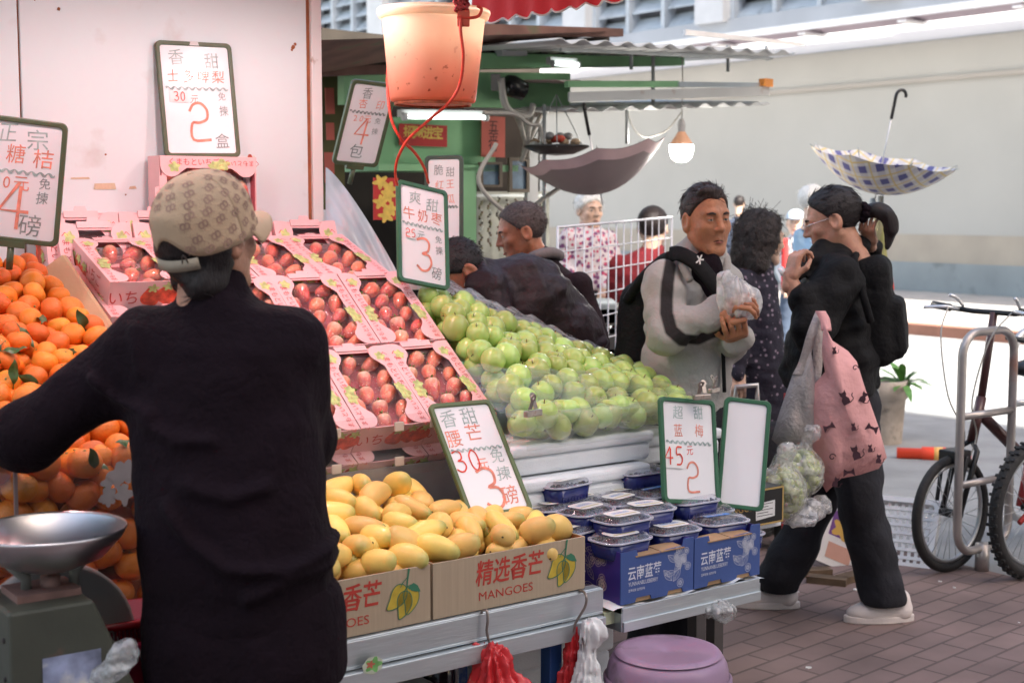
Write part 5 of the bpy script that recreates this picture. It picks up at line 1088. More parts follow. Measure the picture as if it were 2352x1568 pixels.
def hair_sdf(P, style):
    base = ell(P, (0, -.014, .036), (.0835, .1045, .0905)); x, y, z = P[:, 0], P[:, 1], P[:, 2]; ax = np.abs(x); Q = np.stack([ax, y, z], 1)
    strands = .0007 * np.sin(70 * np.arctan2(x, z + .05) + 3 * vn(P, 30, 2)) + .0016 * vn(P, 160, 4)
    if style == 'receding':
        d = smax(base, y * .74 - z * .67 + .004 - .35 * np.maximum(0, .03 - np.abs(ax - .0)) * 0 - .010 * np.exp(-(ax / .02) ** 2), .006)
        d = smax(d, -z - .052 - .25 * (y + .09), .01); d = smax(d, -ell(Q, (.09, .012, -.014), (.03, .034, .030)), .004); d = smin(d, ell(P, (.012, .046, .098), (.050, .030, .016)), .014)
    elif style == 'short':
        d = smax(base - .002, y * .78 - z * .62 - .000, .006); d = smax(d, -z - .058 - .3 * (y + .09), .01); d = smax(d, -ell(Q, (.09, .004, -.010), (.03, .032, .032)), .004)
    elif style == 'pulled':
        d = smax(base - .003, y * .80 - z * .55 + .002 - .010 * np.sin(ax * 40), .006); d = smax(d, -z - .050 - .5 * (y + .085), .012); d = smax(d, -ell(Q, (.092, .0, -.008), (.03, .030, .032)), .004)
        strands = .0006 * np.sin(260 * z + 40 * x + 5 * vn(P, 20, 2))
    elif style == 'bob':
        d = smin(ell(P, (0, -.022, .03), (.092, .108, .100)), cap(Q, (.052, -.03, -.01), (.044, -.040, -.085), .034, .026), .03); d = smin(d, cap(P, (-.03, -.070, -.02), (.03, -.065, -.085), .036), .03)
        d = smax(d, y * .80 - z * .30 - .020, .01); d = smax(d, -ell(Q, (.094, .000, -.006), (.040, .034, .044)), .006)
    elif style == 'curly':
        d = smin(ell(P, (0, -.022, .030), (.108, .122, .108)), cap(Q, (.058, -.035, -.02), (.066, -.05, -.125), .056, .050), .05); d = smin(d, ell(P, (0, -.07, -.06), (.09, .07, .09)), .04); d = smax(d, y * .85 - z * .25 - .028, .02)
        strands = .008 * vn(P, 60, 9, 5) + .007 * vn(P, 115, 21, 5) + .005 * vn(P, 210, 5, 5)
    elif style == 'fluffy':
        d = smax(ell(P, (0, -.018, .042), (.092, .108, .095)), y * .74 - z * .60 - .012, .01); d = smax(d, -z - .05 - .3 * (y + .09), .01); d = smax(d, -ell(Q, (.095, .008, -.012), (.03, .034, .030)), .004); strands = .007 * vn(P, 75, 3)
    else:
        d = smax(base - .001, y * .8 - z * .5 - .0, .006); d = smax(d, -z - .06, .01)
    return d - strands
def heading(f): return math.atan2(-f[0], f[1])
def hand_sdf(P, s, curl, spread=1.0, thumb=.5):
    d = bx(P, (0, .045, 0), (.037, .044, .0125), .012); d = smin(d, cap(P, (0, -.03, 0), (0, .012, 0), .025, .026), .02)
    for i, (x, L_) in enumerate(((.029, .070), (.010, .079), (-.010, .073), (-.028, .056))):
        a = 0; p = np.array((s * x, .084, 0.0)); dx = s * x * .9 * spread
        c = curl[i] if isinstance(curl, (list, tuple)) else curl
        for j, (f_, r) in enumerate(((.45, .0088), (.30, .0080), (.25, .0070))):
            a += c * (.8, 1.1, .7)[j]; q = p + L_ * f_ * np.array((dx * 3 if j == 0 else 0, math.cos(a), -math.sin(a))); d = smin(d, cap(P, p, q, r, r - .0007), .004); p = q
    b0 = np.array((s * .026, .018, -.004)); b1 = b0 + np.array((s * .026, .030, -.010 - .012 * thumb)); b2 = b1 + np.array((s * .006 - s * .02 * thumb, .030, -.006 - .012 * thumb))
    d = smin(d, cap(P, b0, b1, .013, .010), .01)
    return smin(d, cap(P, b1, b2, .010, .0078), .004)
def loftz(P, zs, cx, cy, hw, hd, yaw, rnd=.02):
    z = P[:, 2]; zs = np.array(zs); I = lambda a: np.interp(z, zs, a)
    x, y = P[:, 0] - I(cx), P[:, 1] - I(cy); c, s = math.cos(yaw), math.sin(yaw)
    u, v = x * c + y * s, -x * s + y * c; W_, D_ = I(hw), I(hd)
    q = (np.abs(u / W_) ** 2.4 + np.abs(v / D_) ** 2.4) ** (1 / 2.4); d = (q - 1) * np.minimum(W_, D_)
    return smax(smax(d, z - zs[-1], rnd), zs[0] - z, rnd)

class Fig:
    """one person: joints in world space, built as body + hair + clothes under one Empty at the feet"""
    def __init__(s, label, base, f, head, skin_, hair, style, pitch=0, roll=0, headf=None, group=None, vox=.005, hs=1.0):
        s.base = Vector((base[0], base[1], 0)); s.t = thing('person', label, 'person', T(*s.base), group)
        s.f = Vector((f[0], f[1], 0)).normalized(); s.r = s.f.cross(ZZ); s.yaw = heading(s.f)
        s.hp = Vector(head) - s.base; s.skin = skin_; s.vox = vox
        s.HM = T(*s.hp) @ RZ(heading(headf or f)) @ RX(pitch) @ RY(roll) @ Matrix.Diagonal((*(hs if isinstance(hs, tuple) else (hs, hs, hs)), 1)); s.body = MB(); s.hair, s.style = hair, style; s.core = []
    def L(s, r, f, z): return s.r * r + s.f * f + ZZ * z          # local: right, forward, up
    def w(s, P): return Vector(P) - s.base
    def head(s, full=True, open_=.0042, jaw=1.0, nose=1.0, features=True):
        sdf_add(s.body, lambda P: head_sdf(P, open_, jaw, nose, full), (-.11, -.13, -.20), (.11, .135, .135), s.vox, 0, s.HM)
        if features and full:
            for sg in (-1, 1):
                g = MB(); g.ball((sg * .0315, .0735, .0065), .0140, 14, 10, 0); g.ball((sg * .0315 + .001, .0805, .0065), (.0066, .0075, .0066), 10, 8, 1); g.build('eye', [eyew, iris], s.t, s.HM)
                g = MB(); g.tube([(sg * .015, .0915, .0245), (sg * .030, .0915, .0285), (sg * .048, .078, .0250)], [.0030, .0042, .0022], 6); g.build('eyebrow', browm, s.t, s.HM)
            g = MB(); g.tube([(-.021, .0850, -.0645), (-.008, .0912, -.0605), (.008, .0912, -.0605), (.021, .0850, -.0645)], [.001, .0022, .0022, .001], 6, 0)
            g.tube([(-.015, .0905, -.0665), (0, .0945, -.0675), (.015, .0905, -.0665)], [.002, .0042, .002], 6, 1); g.build('mouth', [mouthm, lipm], s.t, s.HM)
    def hairdo(s, extra=None, vox=None, name='hair'):
        g = MB(); st = s.style
        lo, hi = ((-.20, -.25, -.22), (.20, .14, .16)) if st in ('curly', 'bob') else ((-.12, -.15, -.13), (.12, .13, .15))
        sdf_add(g, lambda P: hair_sdf(P, st), lo, hi, vox or s.vox); 
        rs = random.Random(17); base_ = list(g.v); up_ = st in ('short', 'fluffy', 'curly')
        if extra: extra(g)
        for i in range(520 if s.vox < .0065 else 160):
            P0 = Vector(base_[rs.randrange(len(base_))]); n0 = (P0 - Vector((0, -.015, .03))).normalized()
            if st == 'bob' and P0.z > -.045: continue
            fl = Vector((0, -.112, 0)) - P0 if st == 'pulled' else (Vector((P0.x * 2, -.6, -.35)) if st == 'receding' else Vector((rs.gauss(0, .4), -.5, -1)))
            fl = (fl - n0 * fl.dot(n0)).normalized() + Vector((rs.gauss(0, .15), rs.gauss(0, .15), rs.gauss(0, .15))); L0 = rs.uniform(.006, .011) if st == 'short' else rs.uniform(.018, .036)
            lift = .9 if up_ else .10
            g.tube([P0 - n0 * .001, P0 + fl * L0 * .5 + n0 * L0 * lift * .35, P0 + fl * L0 + n0 * (L0 * lift * .5 - .001)], [.0011, .0010, .0004], 3)
        return g.build(name, s.hair, s.t, s.HM)
    def hand(s, wrist, tip, palm, side, curl=.5, thumb=.5, sc=1.0, spread=1.0):
        w_ = s.w(wrist); d = (Vector(tip) - Vector(wrist)).normalized(); z = -(Vector(palm) - d * Vector(palm).dot(d)).normalized(); x = d.cross(z)
        M = Matrix(((x.x, d.x, z.x, w_.x), (x.y, d.y, z.y, w_.y), (x.z, d.z, z.z, w_.z), (0, 0, 0, 1))) @ Matrix.Diagonal((sc, sc, sc, 1))
        sdf_add(s.body, lambda P: hand_sdf(P, side, curl, spread, thumb), (-.075, -.06, -.11), (.075, .18, .045), .0045, 0, M)
    def limb(s, pts, rs): s.core.append(([s.w(p) for p in pts], rs))
    def finish_body(s, h=.014):
        if s.core:
            A = np.array([tuple(p) for c in s.core for p in c[0]]); R_ = max(max(c[1]) for c in s.core) + .03
            def fn(P):
                d = None
                for pts, rs in s.core:
                    for i in range(len(pts) - 1):
                        q = cap(P, pts[i], pts[i + 1], rs[i], rs[i + 1]); d = q if d is None else smin(d, q, .02)
                return d
            sdf_add(s.body, fn, A.min(0) - R_, A.max(0) + R_, h)
        s.body.build('body', s.skin, s.t)
    def garment(s, name, mats, prims, h=.011, k=.03, fold=.006, ffreq=26, lofts=(), cut=None, seed=0, attr=None, lo=None, hi=None, extra=None):
        """prims: (a, b, ra, rb) world capsules; lofts: (zs, cx, cy, hw, hd) in world x y"""
        caps = [(s.w(a), s.w(b), ra, rb) for a, b, ra, rb in prims]
        pts = [tuple(p) for c in caps for p in c[:2]]; R_ = max([max(c[2:]) for c in caps] + [.05]) + .04
        for zs, cx, cy, hw, hd in lofts:
            for z, x, y, a, b in zip(zs, cx, cy, hw, hd): pts += [(x - s.base.x - a, y - s.base.y - a, z), (x - s.base.x + a, y - s.base.y + a, z)]
        A = np.array(pts)
        def fn(P):
            d = None
            for zs, cx, cy, hw, hd in lofts:
                q = loftz(P, zs, np.array(cx) - s.base.x, np.array(cy) - s.base.y, hw, hd, s.yaw); d = q if d is None else smin(d, q, k)
            for a, b, ra, rb in caps:
                q = cap(P, a, b, ra, rb); d = q if d is None else smin(d, q, k)
            n1 = vn(P * np.array((1, 1, .7), np.float32), ffreq, seed); n2 = vn(P * np.array((1, 1, 1.6), np.float32), ffreq * 1.9, seed + 5)
            d = d + fold * (np.abs(n1) - .35) + fold * .5 * n2
            if extra: d = extra(P, d)
            if cut: d = cut(P, d)
            return d
        g = MB(); sdf_add(g, fn, A.min(0) - R_ if lo is None else lo, A.max(0) + R_ if hi is None else hi, h)
        o = g.build(name, mats, s.t)
        if attr:
            V_ = np.array(g.v, np.float32); at_ = o.data.attributes.new('mask', 'FLOAT', 'POINT'); at_.data.foreach_set('value', attr(V_).astype(np.float32))
        return o
    def part(s, name, g, mats): return g.build(name, mats, s.t)
    def shoe(s, ankle, dir_, m, L_=.27, h=.10, sole=None, pitch=0):
        d = Vector((dir_[0], dir_[1], 0)).normalized(); M = T(*s.w(Vector((ankle[0], ankle[1], ankle[2])))) @ RZ(heading(d)) @ RX(pitch)
        def fn(P):
            q = smin(ell(P, (0, .10, .035), (.042, .075, .034)), cap(P, (0, -.03, .035), (0, .09, .036), .038, .036), .03); q = smin(q, cap(P, (0, -.035, .05), (0, -.03, .085), .040, .036), .02)
            return smax(q, -(P[:, 2] - .012), .006)
        g = MB(); sdf_add(g, fn, (-.07, -.11, 0), (.07, .20, .14), .007); o = g.build('shoe', m, s.t, M)
        g = MB(); n_ = 24; pts = [(.046 * math.sin(t_) * (1 + .1 * math.cos(t_)), .05 + .135 * math.cos(t_)) for t_ in [2 * math.pi * i / n_ for i in range(n_)]]
        g.prism(pts, 0, .026); g.build('sole', sole or m, o, None, bevel=.004); return o
def stripe_mat(name, c0, c1):
    m = cloth(name, c0, .10, .35, 18); nd, L, b = nodes_of(m); a = nd.new('ShaderNodeAttribute'); a.attribute_name = 'mask'; r = nd.new('ShaderNodeMapRange'); r.inputs[1].default_value = -.004; r.inputs[2].default_value = .004
    L.new(a.outputs['Fac'], r.inputs[0]); mx = nd.new('ShaderNodeMix'); mx.data_type = 'RGBA'; mx.inputs[6].default_value = (*c1, 1); L.new(b.inputs['Base Color'].links[0].from_socket, mx.inputs[7]); L.new(r.outputs[0], mx.inputs[0]); L.new(mx.outputs[2], b.inputs['Base Color']); return m
def polyd(P, pts): return np.min([cap(P, pts[i], pts[i + 1], 0, 0) for i in range(len(pts) - 1)], axis=0)
black = cloth('black_knit', (.0095, .0045, .0075), .25, .35, 30, rough=.95, spec=.2); black2 = cloth('black_nylon', (.0065, .0060, .0065), .25, .35, 16, rough=.75, spec=.25); trous = cloth('dark_trousers', (.014, .014, .019), .2, .3, 12)

# ---- the vendor, back to us
Yv = 2.65; f = Vector((.10, 1, 0)); p = lambda x, y, dy=0: at(x, y, Yv + dy)
v = Fig('stall vendor seen from behind in black long sleeved top and beige patterned cap', (p(540, 700).x, Yv), f, p(483, 550), skin('skin_vendor', (.50, .24, .15)), h_blk, 'bob', .06, 0, (.52, .86), vox=.006, hs=.90)
v.head(full=True, features=True); v.hairdo()
zl_ = lambda y: p(0, y).z
prof = [(1462, 326, 758, .120), (1400, 316, 760, .135), (1250, 312, 758, .145), (1150, 312, 744, .142), (1000, 298, 730, .130), (880, 296, 718, .122), (790, 300, 710, .112), (745, 332, 690, .095), (712, 395, 650, .078), (690, 430, 605, .068)]
xs = lambda a, b: ((p(a, 800).x + p(b, 800).x) / 2, (p(b, 800).x - p(a, 800).x) / 2)
lo_ = ([zl_(q[0]) for q in prof], [xs(q[1], q[2])[0] for q in prof], [Yv] * len(prof), [xs(q[1], q[2])[1] for q in prof], [q[3] for q in prof])
shL, elL, wrL = p(345, 790, .0), p(62, 1003, .03), p(-75, 1010, .22); shR, elR, wrR = p(672, 790, .03), p(696, 1010, .14), p(630, 1010, .38)
def vfold(P, d):
    x, z = P[:, 0], P[:, 2]
    for (pts, r, amp) in (([p(640, 1085), p(560, 1110), p(470, 1085)], .014, .010), ([p(360, 950), p(440, 985), p(520, 985)], .012, .008), ([p(770, 1240), p(690, 1268), p(560, 1262), p(470, 1200), p(420, 1130)], .012, .012), ([p(600, 1330), p(690, 1290), p(770, 1275)], .012, .009), ([p(230, 860), p(290, 905), p(380, 930)], .010, .010), ([p(330, 745), p(350, 840)], .012, .006)):
        q = [np.array((v.w(a).x, v.w(a).z)) for a in pts]
        best = np.min([np.linalg.norm(np.stack([x, z], 1) - (q[i] + np.clip(((np.stack([x, z], 1) - q[i]) @ (q[i + 1] - q[i])) / ((q[i + 1] - q[i]) @ (q[i + 1] - q[i])), 0, 1)[:, None] * (q[i + 1] - q[i]))[:, :], axis=1) for i in range(len(q) - 1)], axis=0)
        d = d - 1.7 * amp * np.exp(-(best / r) ** 2)
    return d
v.garment('top', black, [(shL, elL, .072, .057), (elL, wrL, .056, .044), (shR, elR, .066, .056), (elR, wrR, .054, .042), (p(500, 700), p(490, 640), .064, .057)], .009, .05, .007, 20, [lo_], seed=3, extra=vfold)
hipc = p(548, 1330)
v.garment('trousers', black, [(p(470, 1440), p(455, 1700), .118, .09), (p(628, 1440), p(640, 1700), .112, .09), (p(455, 1700), Vector((p(455, 0).x, Yv, .08)), .09, .06), (p(650, 1700), Vector((p(650, 0).x, Yv, .08)), .09, .06)], .014, .05, .005, 20,
          [([zl_(1560), zl_(1450), zl_(1330)], [p(560, 0).x] * 3, [Yv] * 3, [.168, .170, .16], [.13, .135, .12])], seed=4)
for x in (455, 650): v.shoe((p(x, 0).x, Yv, 0.0), f, mat('black_shoe', (.02, .02, .02), .6))
v.hand(wrL, wrL + Vector((-.35, 1, -.2)), (0, 0, -1), -1 * -1, .45, .5); v.hand(wrR, wrR + Vector((-.5, 1, -.2)), (0, 0, -1), -1, .5, .5)
v.limb([p(500, 640), p(520, 760), p(545, 1300)], [.045, .07, .10]); v.limb([shL, elL, wrL], [.04, .038, .028]); v.limb([shR, elR, wrR], [.04, .038, .028])
for x in (462, 645): v.limb([p(545, 1300), p(x, 1700), Vector((p(x, 0).x, Yv, .08))], [.09, .06, .035])
v.finish_body()
capm = mat('cap_canvas', (.50, .35, .225), .85, .08, 14, .2, 260); capk = mat('cap_motif', (.36, .22, .165), .85, .15, 30); strapm = mat('cap_strap', (.38, .32, .24), .85, .1, 20, .2, 200)
def cap_shell(P, o=0): 
    d = ell(P, (0, -.016, .038), (.095 + o, .115 + o, .100 + o)); return d
CMt = v.HM @ T(0, 0, .028) @ RX(.28) @ T(0, 0, -.020)
g = MB(); n_u, n_v = 56, 22
def capf(u, w_):
    a = 2 * math.pi * u; q = w_; ph = math.pi / 2 * q; rim_z = .006 - .030 * math.cos(a) * 0 - (.028 if math.sin(a) < 0 else 0) * 0
    r = math.sin(ph) ** .8; zz = .030 + .105 * math.cos(ph) - .038 * max(0, q - .8) / .2 * (1 if True else 0)
    x, y = .094 * r * math.cos(a), -.014 + .115 * r * math.sin(a)
    back = math.exp(-((a - 1.5 * math.pi) / .42) ** 2)
    return (x, y, zz + .045 * back * max(0, (q - .55) / .45) ** 1.5)
g.grid(capf, n_u, n_v); crown = v.part('cap', g, capm); crown.matrix_local = CMt
sol = crown.modifiers.new('solid', 'SOLIDIFY'); sol.thickness = .003
g = MB()
def brim(u, w_): a = math.pi * (.10 + .80 * u); r0 = 1 + w_ * .50; return (.094 * math.cos(a) * (1 + w_ * .05), -.014 + .112 * math.sin(a) * r0, -.004 - .012 * w_ - .022 * w_ * abs(math.cos(a)) ** 2 + .010 * math.sin(a))
g.grid(brim, 24, 8); bo = g.build('brim', capm, crown); bs_ = bo.modifiers.new('solid', 'SOLIDIFY'); bs_.thickness = .004
g = MB(); pts = [(.099 * math.sin(a), -.014 - .120 * math.cos(a), -.012 - .006 * math.cos(a)) for a in [-.62 + 1.24 * i / 12 for i in range(13)]]
g.add([q for x, y, z in pts for q in ((x, y, z - .012), (x, y, z + .012))], [(2 * i, 2 * i + 2, 2 * i + 3, 2 * i + 1) for i in range(12)], 0, True); so = g.build('strap', strapm, crown); ss = so.modifiers.new('solid', 'SOLIDIFY'); ss.thickness = .003
g = MB(); g.tube([(.0985 * math.sin(a), -.014 - .1195 * math.cos(a), -.012 + .016 * math.sin((a - .30) / .12 * math.pi)) for a in [.30 + .12 * i / 8 for i in range(9)]], .0018, 6); g.build('buckle', mat('buckle_dark', (.08, .06, .05), .4, metal=.5), crown)
g = MB(); g.ball((0, -.014, .1365), (.009, .009, .004), 12, 6); g.build('button', capm, crown)
g = MB()
def on_cap(u, w_): 
    e = 1e-3; P0 = Vector(capf(u, w_)); du = Vector(capf(u + e, w_)) - P0; dw = Vector(capf(u, w_ + e)) - P0; n_ = dw.cross(du).normalized(); n_ = -n_ if n_.dot(P0 - Vector((0, -.014, .03))) < 0 else n_
    return frame(P0 + n_ * .0036, du, n_.cross(du))
for j, w_ in enumerate((.26, .42, .57, .71, .82, .90, .965)):
    cnt = max(6, int(19 * math.sin(w_ * math.pi / 2)))
    for i in range(cnt):
        u = (i + .5 * (j % 2)) / cnt
        if w_ > .66 and abs(u - .75) < .075: continue
        M = on_cap(u, w_)
        for sg in (-1, 1): stroke(g, [(sg * .0040 + .0050 * math.cos(t_), sg * .0014 + .0062 * math.sin(t_)) for t_ in [6.284 * k / 12 for k in range(13)]], .0032, 0, M, .0003 * sg)
        stroke(g, [(.009, -.002), (.014, -.006)], .0012, 0, M); stroke(g, [(-.009, .002), (-.014, .006)], .0012, 0, M); stroke(g, [(0, .008), (0, .013)], .0012, 0, M); stroke(g, [(0, -.008), (0, -.013)], .0012, 0, M)
g.build('motif', capk, crown)

# ---- man in the grey jacket, facing us three quarters
Ym = 4.70; p = lambda x, y, dy=0: at(x, y, Ym + dy); f = Vector((.52, -.85, 0)).normalized()
m_ = Fig('man in grey jacket with black sleeve stripe holding a small clear plastic bag', (p(1590, 900).x, Ym), f, p(1622, 507, -.02), sk_man, h_brn, 'receding', -.03, .03, (.40, -.92), vox=.0042, hs=(.88, .90, 1.0))
m_.head(open_=.0024, jaw=1.10, nose=1.02); m_.hairdo(vox=.0042)
jk = stripe_mat('jacket_grey', (.37, .35, .325), (.018, .014, .014))
shR, elR, wrR = p(1520, 642, -.10), p(1532, 764, -.20), p(1655, 716, -.24); shL, elL, wrL = p(1655, 645, .02), p(1660, 800, .05), p(1692, 778, -.20)
prof = [(985, 1488, 1672, .118), (900, 1482, 1680, .125), (800, 1484, 1690, .128), (720, 1492, 1692, .125), (650, 1508, 1690, .112), (612, 1540, 1672, .085), (588, 1570, 1655, .066)]
k_ = Ym / F; kM = k_; lo_ = ([p(0, q[0]).z for q in prof], [p((q[1] + q[2]) / 2, 700).x for q in prof], [Ym] * len(prof), [(q[2] - q[1]) / 2 * k_ * 1.04 for q in prof], [q[3] for q in prof])
mid = [p(1519, 606, -.13), p(1516, 660, -.175), p(1518, 745, -.235), p(1532, 800, -.275), p(1575, 815, -.285), p(1630, 780, -.285), p(1660, 735, -.28)]
mid = [p(x, y, 0) for x, y in ((1531, 596), (1519, 642), (1513, 706), (1521, 742), (1546, 764), (1592, 769), (1630, 754), (1654, 726))]
def mmask(V_):
    W_ = V_.copy(); W_[:, 1] = 0; q = []
    for a in mid: b_ = m_.w(a); b_.y = 0; q.append(b_)
    return np.array(polyd(W_, q)) + np.maximum(0, V_[:, 1] - .0) * 2 - .0205
def mextra(P, d):                           # open zip line, cuff gathers, collar
    zl2 = [m_.w(q) for q in (p(1600, 640, -.16), p(1658, 720, -.15), p(1668, 930, -.14))]; q = polyd(P, zl2); d = d + .010 * np.exp(-(q / .010) ** 2)
    w_ = np.linalg.norm(P - np.array(m_.w(p(1605, 760, -.2)), np.float32), axis=1); return d + .007 * np.sin(150 * P[:, 0] + 40 * P[:, 2]) * np.exp(-(w_ / .07) ** 2)
m_.garment('jacket', jk, [(shR, elR, .068, .058), (elR, wrR, .055, .044), (shL, elL, .060, .052), (elL, wrL, .050, .044), (p(1560, 612), p(1585, 580, .02), .05, .050), (p(1585, 580, .03), p(1640, 592, .03), .05, .046)], .0085, .028, .028, 20, [lo_], seed=8, attr=mmask, extra=mextra)
g = MB(); sdf_add(g, lambda P: smax(smin(ell(P, m_.w(p(1622, 625, -.075)), (.055, .05, .075)), cap(P, m_.w(p(1612, 640, -.10)), m_.w(p(1645, 680, -.125)), .035, .022), .02), ell(P, m_.w(p(1612, 560, -.12)), (.05, .06, .055)) * -1, .01), m_.w(p(1560, 700, -.3)), m_.w(p(1690, 560, .1)), .007); m_.part('undershirt', g, black)
g = MB(); q = smooth_path([m_.w(p(x, y, dy)) for x, y, dy in ((1585, 645, -.165), (1570, 612, -.13), (1572, 588, -.06), (1592, 574, .03), (1630, 572, .06), (1660, 588, .03), (1668, 612, -.05), (1662, 640, -.10))], 6); g.tube(q, [.012 + .010 * math.sin(math.pi * i / (len(q) - 1)) for i in range(len(q))], 8); m_.part('collar', g, cloth('collar_lining', (.33, .30, .27), .1, .3, 20))
g = MB(); tri = [p(1536, 585, -.10), p(1562, 583, -.135), p(1600, 605, -.165), p(1630, 640, -.185), p(1655, 672, -.19)]
for i, dz in ((0, 0),): 
    q = smooth_path([m_.w(a) for a in tri], 5)
    rb_ = [(a_, (q[min(i_ + 1, len(q) - 1)] - q[max(i_ - 1, 0)]).normalized()) for i_, a_ in enumerate(q)]; nv_ = Vector((.15, -.95, .25)); vv = []
    for a_, d_ in rb_:
        sd_ = d_.cross(nv_).normalized(); vv += [a_ + sd_ * .026, a_ + nv_ * .012 + sd_ * .020, a_ + nv_ * .012 - sd_ * .020, a_ - sd_ * .026]
    g.add(vv, [(4 * i_ + k_, 4 * i_ + (k_ + 1) % 4, 4 * i_ + 4 + (k_ + 1) % 4, 4 * i_ + 4 + k_) for i_ in range(len(q) - 1) for k_ in range(4)], 0, True)
so = m_.part('strap', g, black2); so.scale = (1, 1, 1)
M = frame(m_.w(p(1607, 596, -.205)), (.8, -.5, -.35), (.25, 0, 1)); g = MB()
for a in (.3, 1.5, 2.6, 4.2, 5.3): stroke(g, [(0, 0), (.014 * math.cos(a), .016 * math.sin(a))], .005, 0, M)
m_.part('strap_emblem', g, mat('trim_white'))
g = MB(); g.tube(smooth_path([m_.w(p(x, y, dy)) for x, y, dy in ((1628, 650, -.128), (1652, 710, -.122), (1660, 800, -.118), (1664, 900, -.108))], 6), .0065, 6); m_.part('zip', g, black2)
m_.garment('cuff', black2, [(wrR - (wrR - elR).normalized() * .030, wrR, .042, .036)], .008, .01, .002)
m_.garment('trousers', trous, [(p(1530, 960), Vector((p(1490, 0).x, Ym, .09)), .10, .055), (p(1620, 960), Vector((p(1575, 0).x, Ym, .09)), .10, .055), (p(1550, 940), p(1610, 940), .085, .085)], .018, .04, .006)
for x in (1490, 1575): m_.shoe((p(x, 0).x, Ym, 0), f, mat('brown_shoe', (.09, .06, .04), .6))
m_.hand(wrR, p(1705, 690, -.30), (.5, .2, -.6), 1, (.75, .85, .95, 1.0), .9, 1.05); m_.hand(wrL, p(1690, 742, -.42), (-.3, -.2, 1), -1, (.5, .7, .8, .9), .6, 1.05)
m_.limb([p(1615, 580), p(1600, 660), p(1585, 930)], [.045, .07, .09]); m_.limb([shR, elR, wrR], [.045, .04, .028]); m_.limb([shL, elL, wrL], [.045, .04, .028])
for x in (1490, 1575): m_.limb([p(1585, 930), Vector((p(x, 0).x, Ym, .08))], [.08, .035])
m_.finish_body()
def sdf_thing(name, label, cat, fn, lo, hi, h, m, group=None, part_=None):
    c = (Vector(lo) + Vector(hi)) / 2; c.z = lo[2]; t = thing(name, label, cat, T(*c), group); g = MB(); cc = np.array(c, np.float32)
    sdf_add(g, lambda P: fn(P + cc), Vector(lo) - c, Vector(hi) - c, h); g.build(part_ or 'bag_body', m, t); return t
def bb(pts, r): A = np.array([tuple(q) for q in pts]); return tuple(A.min(0) - r), tuple(A.max(0) + r)
packm = cloth('backpack_black', (.006, .0055, .006), .2, .4, 20, rough=.75, spec=.25)
q = [p(1468, 690, .15), p(1464, 815, .15)]; lo, hi = bb(q, .16)
t = sdf_thing('backpack', 'black backpack on the back of the man in the grey jacket', 'backpack', lambda P: smin(cap(P, q[0], q[1], .066, .080), cap(P, q[0] + Vector((.06, .02, 0)), q[1] + Vector((.07, .03, 0)), .085, .10), .04) + .004 * vn(P, 40, 2), lo, hi, .010, packm)
g = MB(); g.tube(smooth_path([p(1440, 690, .10) - t.location, p(1475, 640, .02) - t.location, p(1520, 598, -.04) - t.location, p(1540, 588, -.09) - t.location], 6), .018, 8); g.build('shoulder_strap', packm, t)
bagf = film('bag_clear_white', (1, 1, 1), .10, .15, 1.0, 26, .75)
q = [p(1668, 640, -.30), p(1690, 690, -.27), p(1712, 695, -.22)]; lo, hi = bb(q, .11)
sdf_thing('plastic_bag', 'crumpled clear plastic bag held by the man in the grey jacket', 'plastic bag', lambda P: smin(smin(ell(P, q[1], (.052, .05, .060)), ell(P, q[2], (.05, .05, .055)), .03), cap(P, q[0], q[1], .026, .05), .03) + .007 * np.sin(9 * np.arctan2(P[:, 1] - q[1].y, P[:, 0] - q[1].x) + 2 * vn(P, 25, 3)) + .005 * np.abs(vn(P, 60, 4)), lo, hi, .006, bagf)

# ---- woman walking left with backpack and two shopping bags
Yw = 5.28; p = lambda x, y, dy=0: at(x, y, Yw + dy); f = Vector((-.93, .30, 0)).normalized()
fw = Fig('walking woman in black jacket with ponytail, one hand at her collar', (p(1915, 1300).x, Yw), f, p(1912, 508), skin('skin_woman', (.50, .255, .17)), h_blk, 'pulled', -.30, .0, (-.95, .22), vox=.0042)
fw.head(open_=.003, jaw=.97)
def pony(g):
    pts = smooth_path([(0, -.108, .0), (0, -.135, -.003), (.0, -.165, -.008), (0, -.194, -.045), (0, -.192, -.092), (0, -.158, -.155)], 6); A = [np.array(q_) for q_ in pts]; R_ = np.interp(np.linspace(0, 1, len(pts)), [0, .2, .5, .8, 1], [.018, .024, .031, .026, .006])
    def fn(P):
        d = None
        for i in range(len(A) - 1):
            c = cap(P, A[i], A[i + 1], R_[i], R_[i + 1]); d = c if d is None else np.minimum(d, c)
        return d - .003 * np.sin(200 * P[:, 0] + 90 * P[:, 1] + 4 * vn(P, 25, 1))
    sdf_add(g, fn, (-.07, -.28, -.16), (.07, -.08, .12), .0055)
fw.hairdo(pony, .0045)
g = MB()
for i in range(9): a = i * .7; g.ball((.022 * math.cos(a), -.118 + .012 * math.sin(a * 1.7), .0 + .024 * math.sin(a)), .017, 10, 8)
g.build('scrunchie', black, fw.t, fw.HM)
g = MB(); rim_ = [(-.033 + .020 * math.cos(a), .104, .004 + .016 * math.sin(a)) for a in [2 * math.pi * i / 16 for i in range(16)]]; g.tube(rim_, .0012, 6, closed=True); g.tube([(-x, y, z) for x, y, z in rim_], .0012, 6, closed=True)
for sg in (-1, 1): g.tube([(sg * .053, .102, .008), (sg * .072, .07, .012), (sg * .080, -.005, .014)], .0015, 6)
g.tube([(-.013, .106, .006), (.013, .106, .006)], .0012, 6); g.build('glasses', mat('glasses_silver', (.7, .68, .66), .25, metal=.8), fw.t, fw.HM)
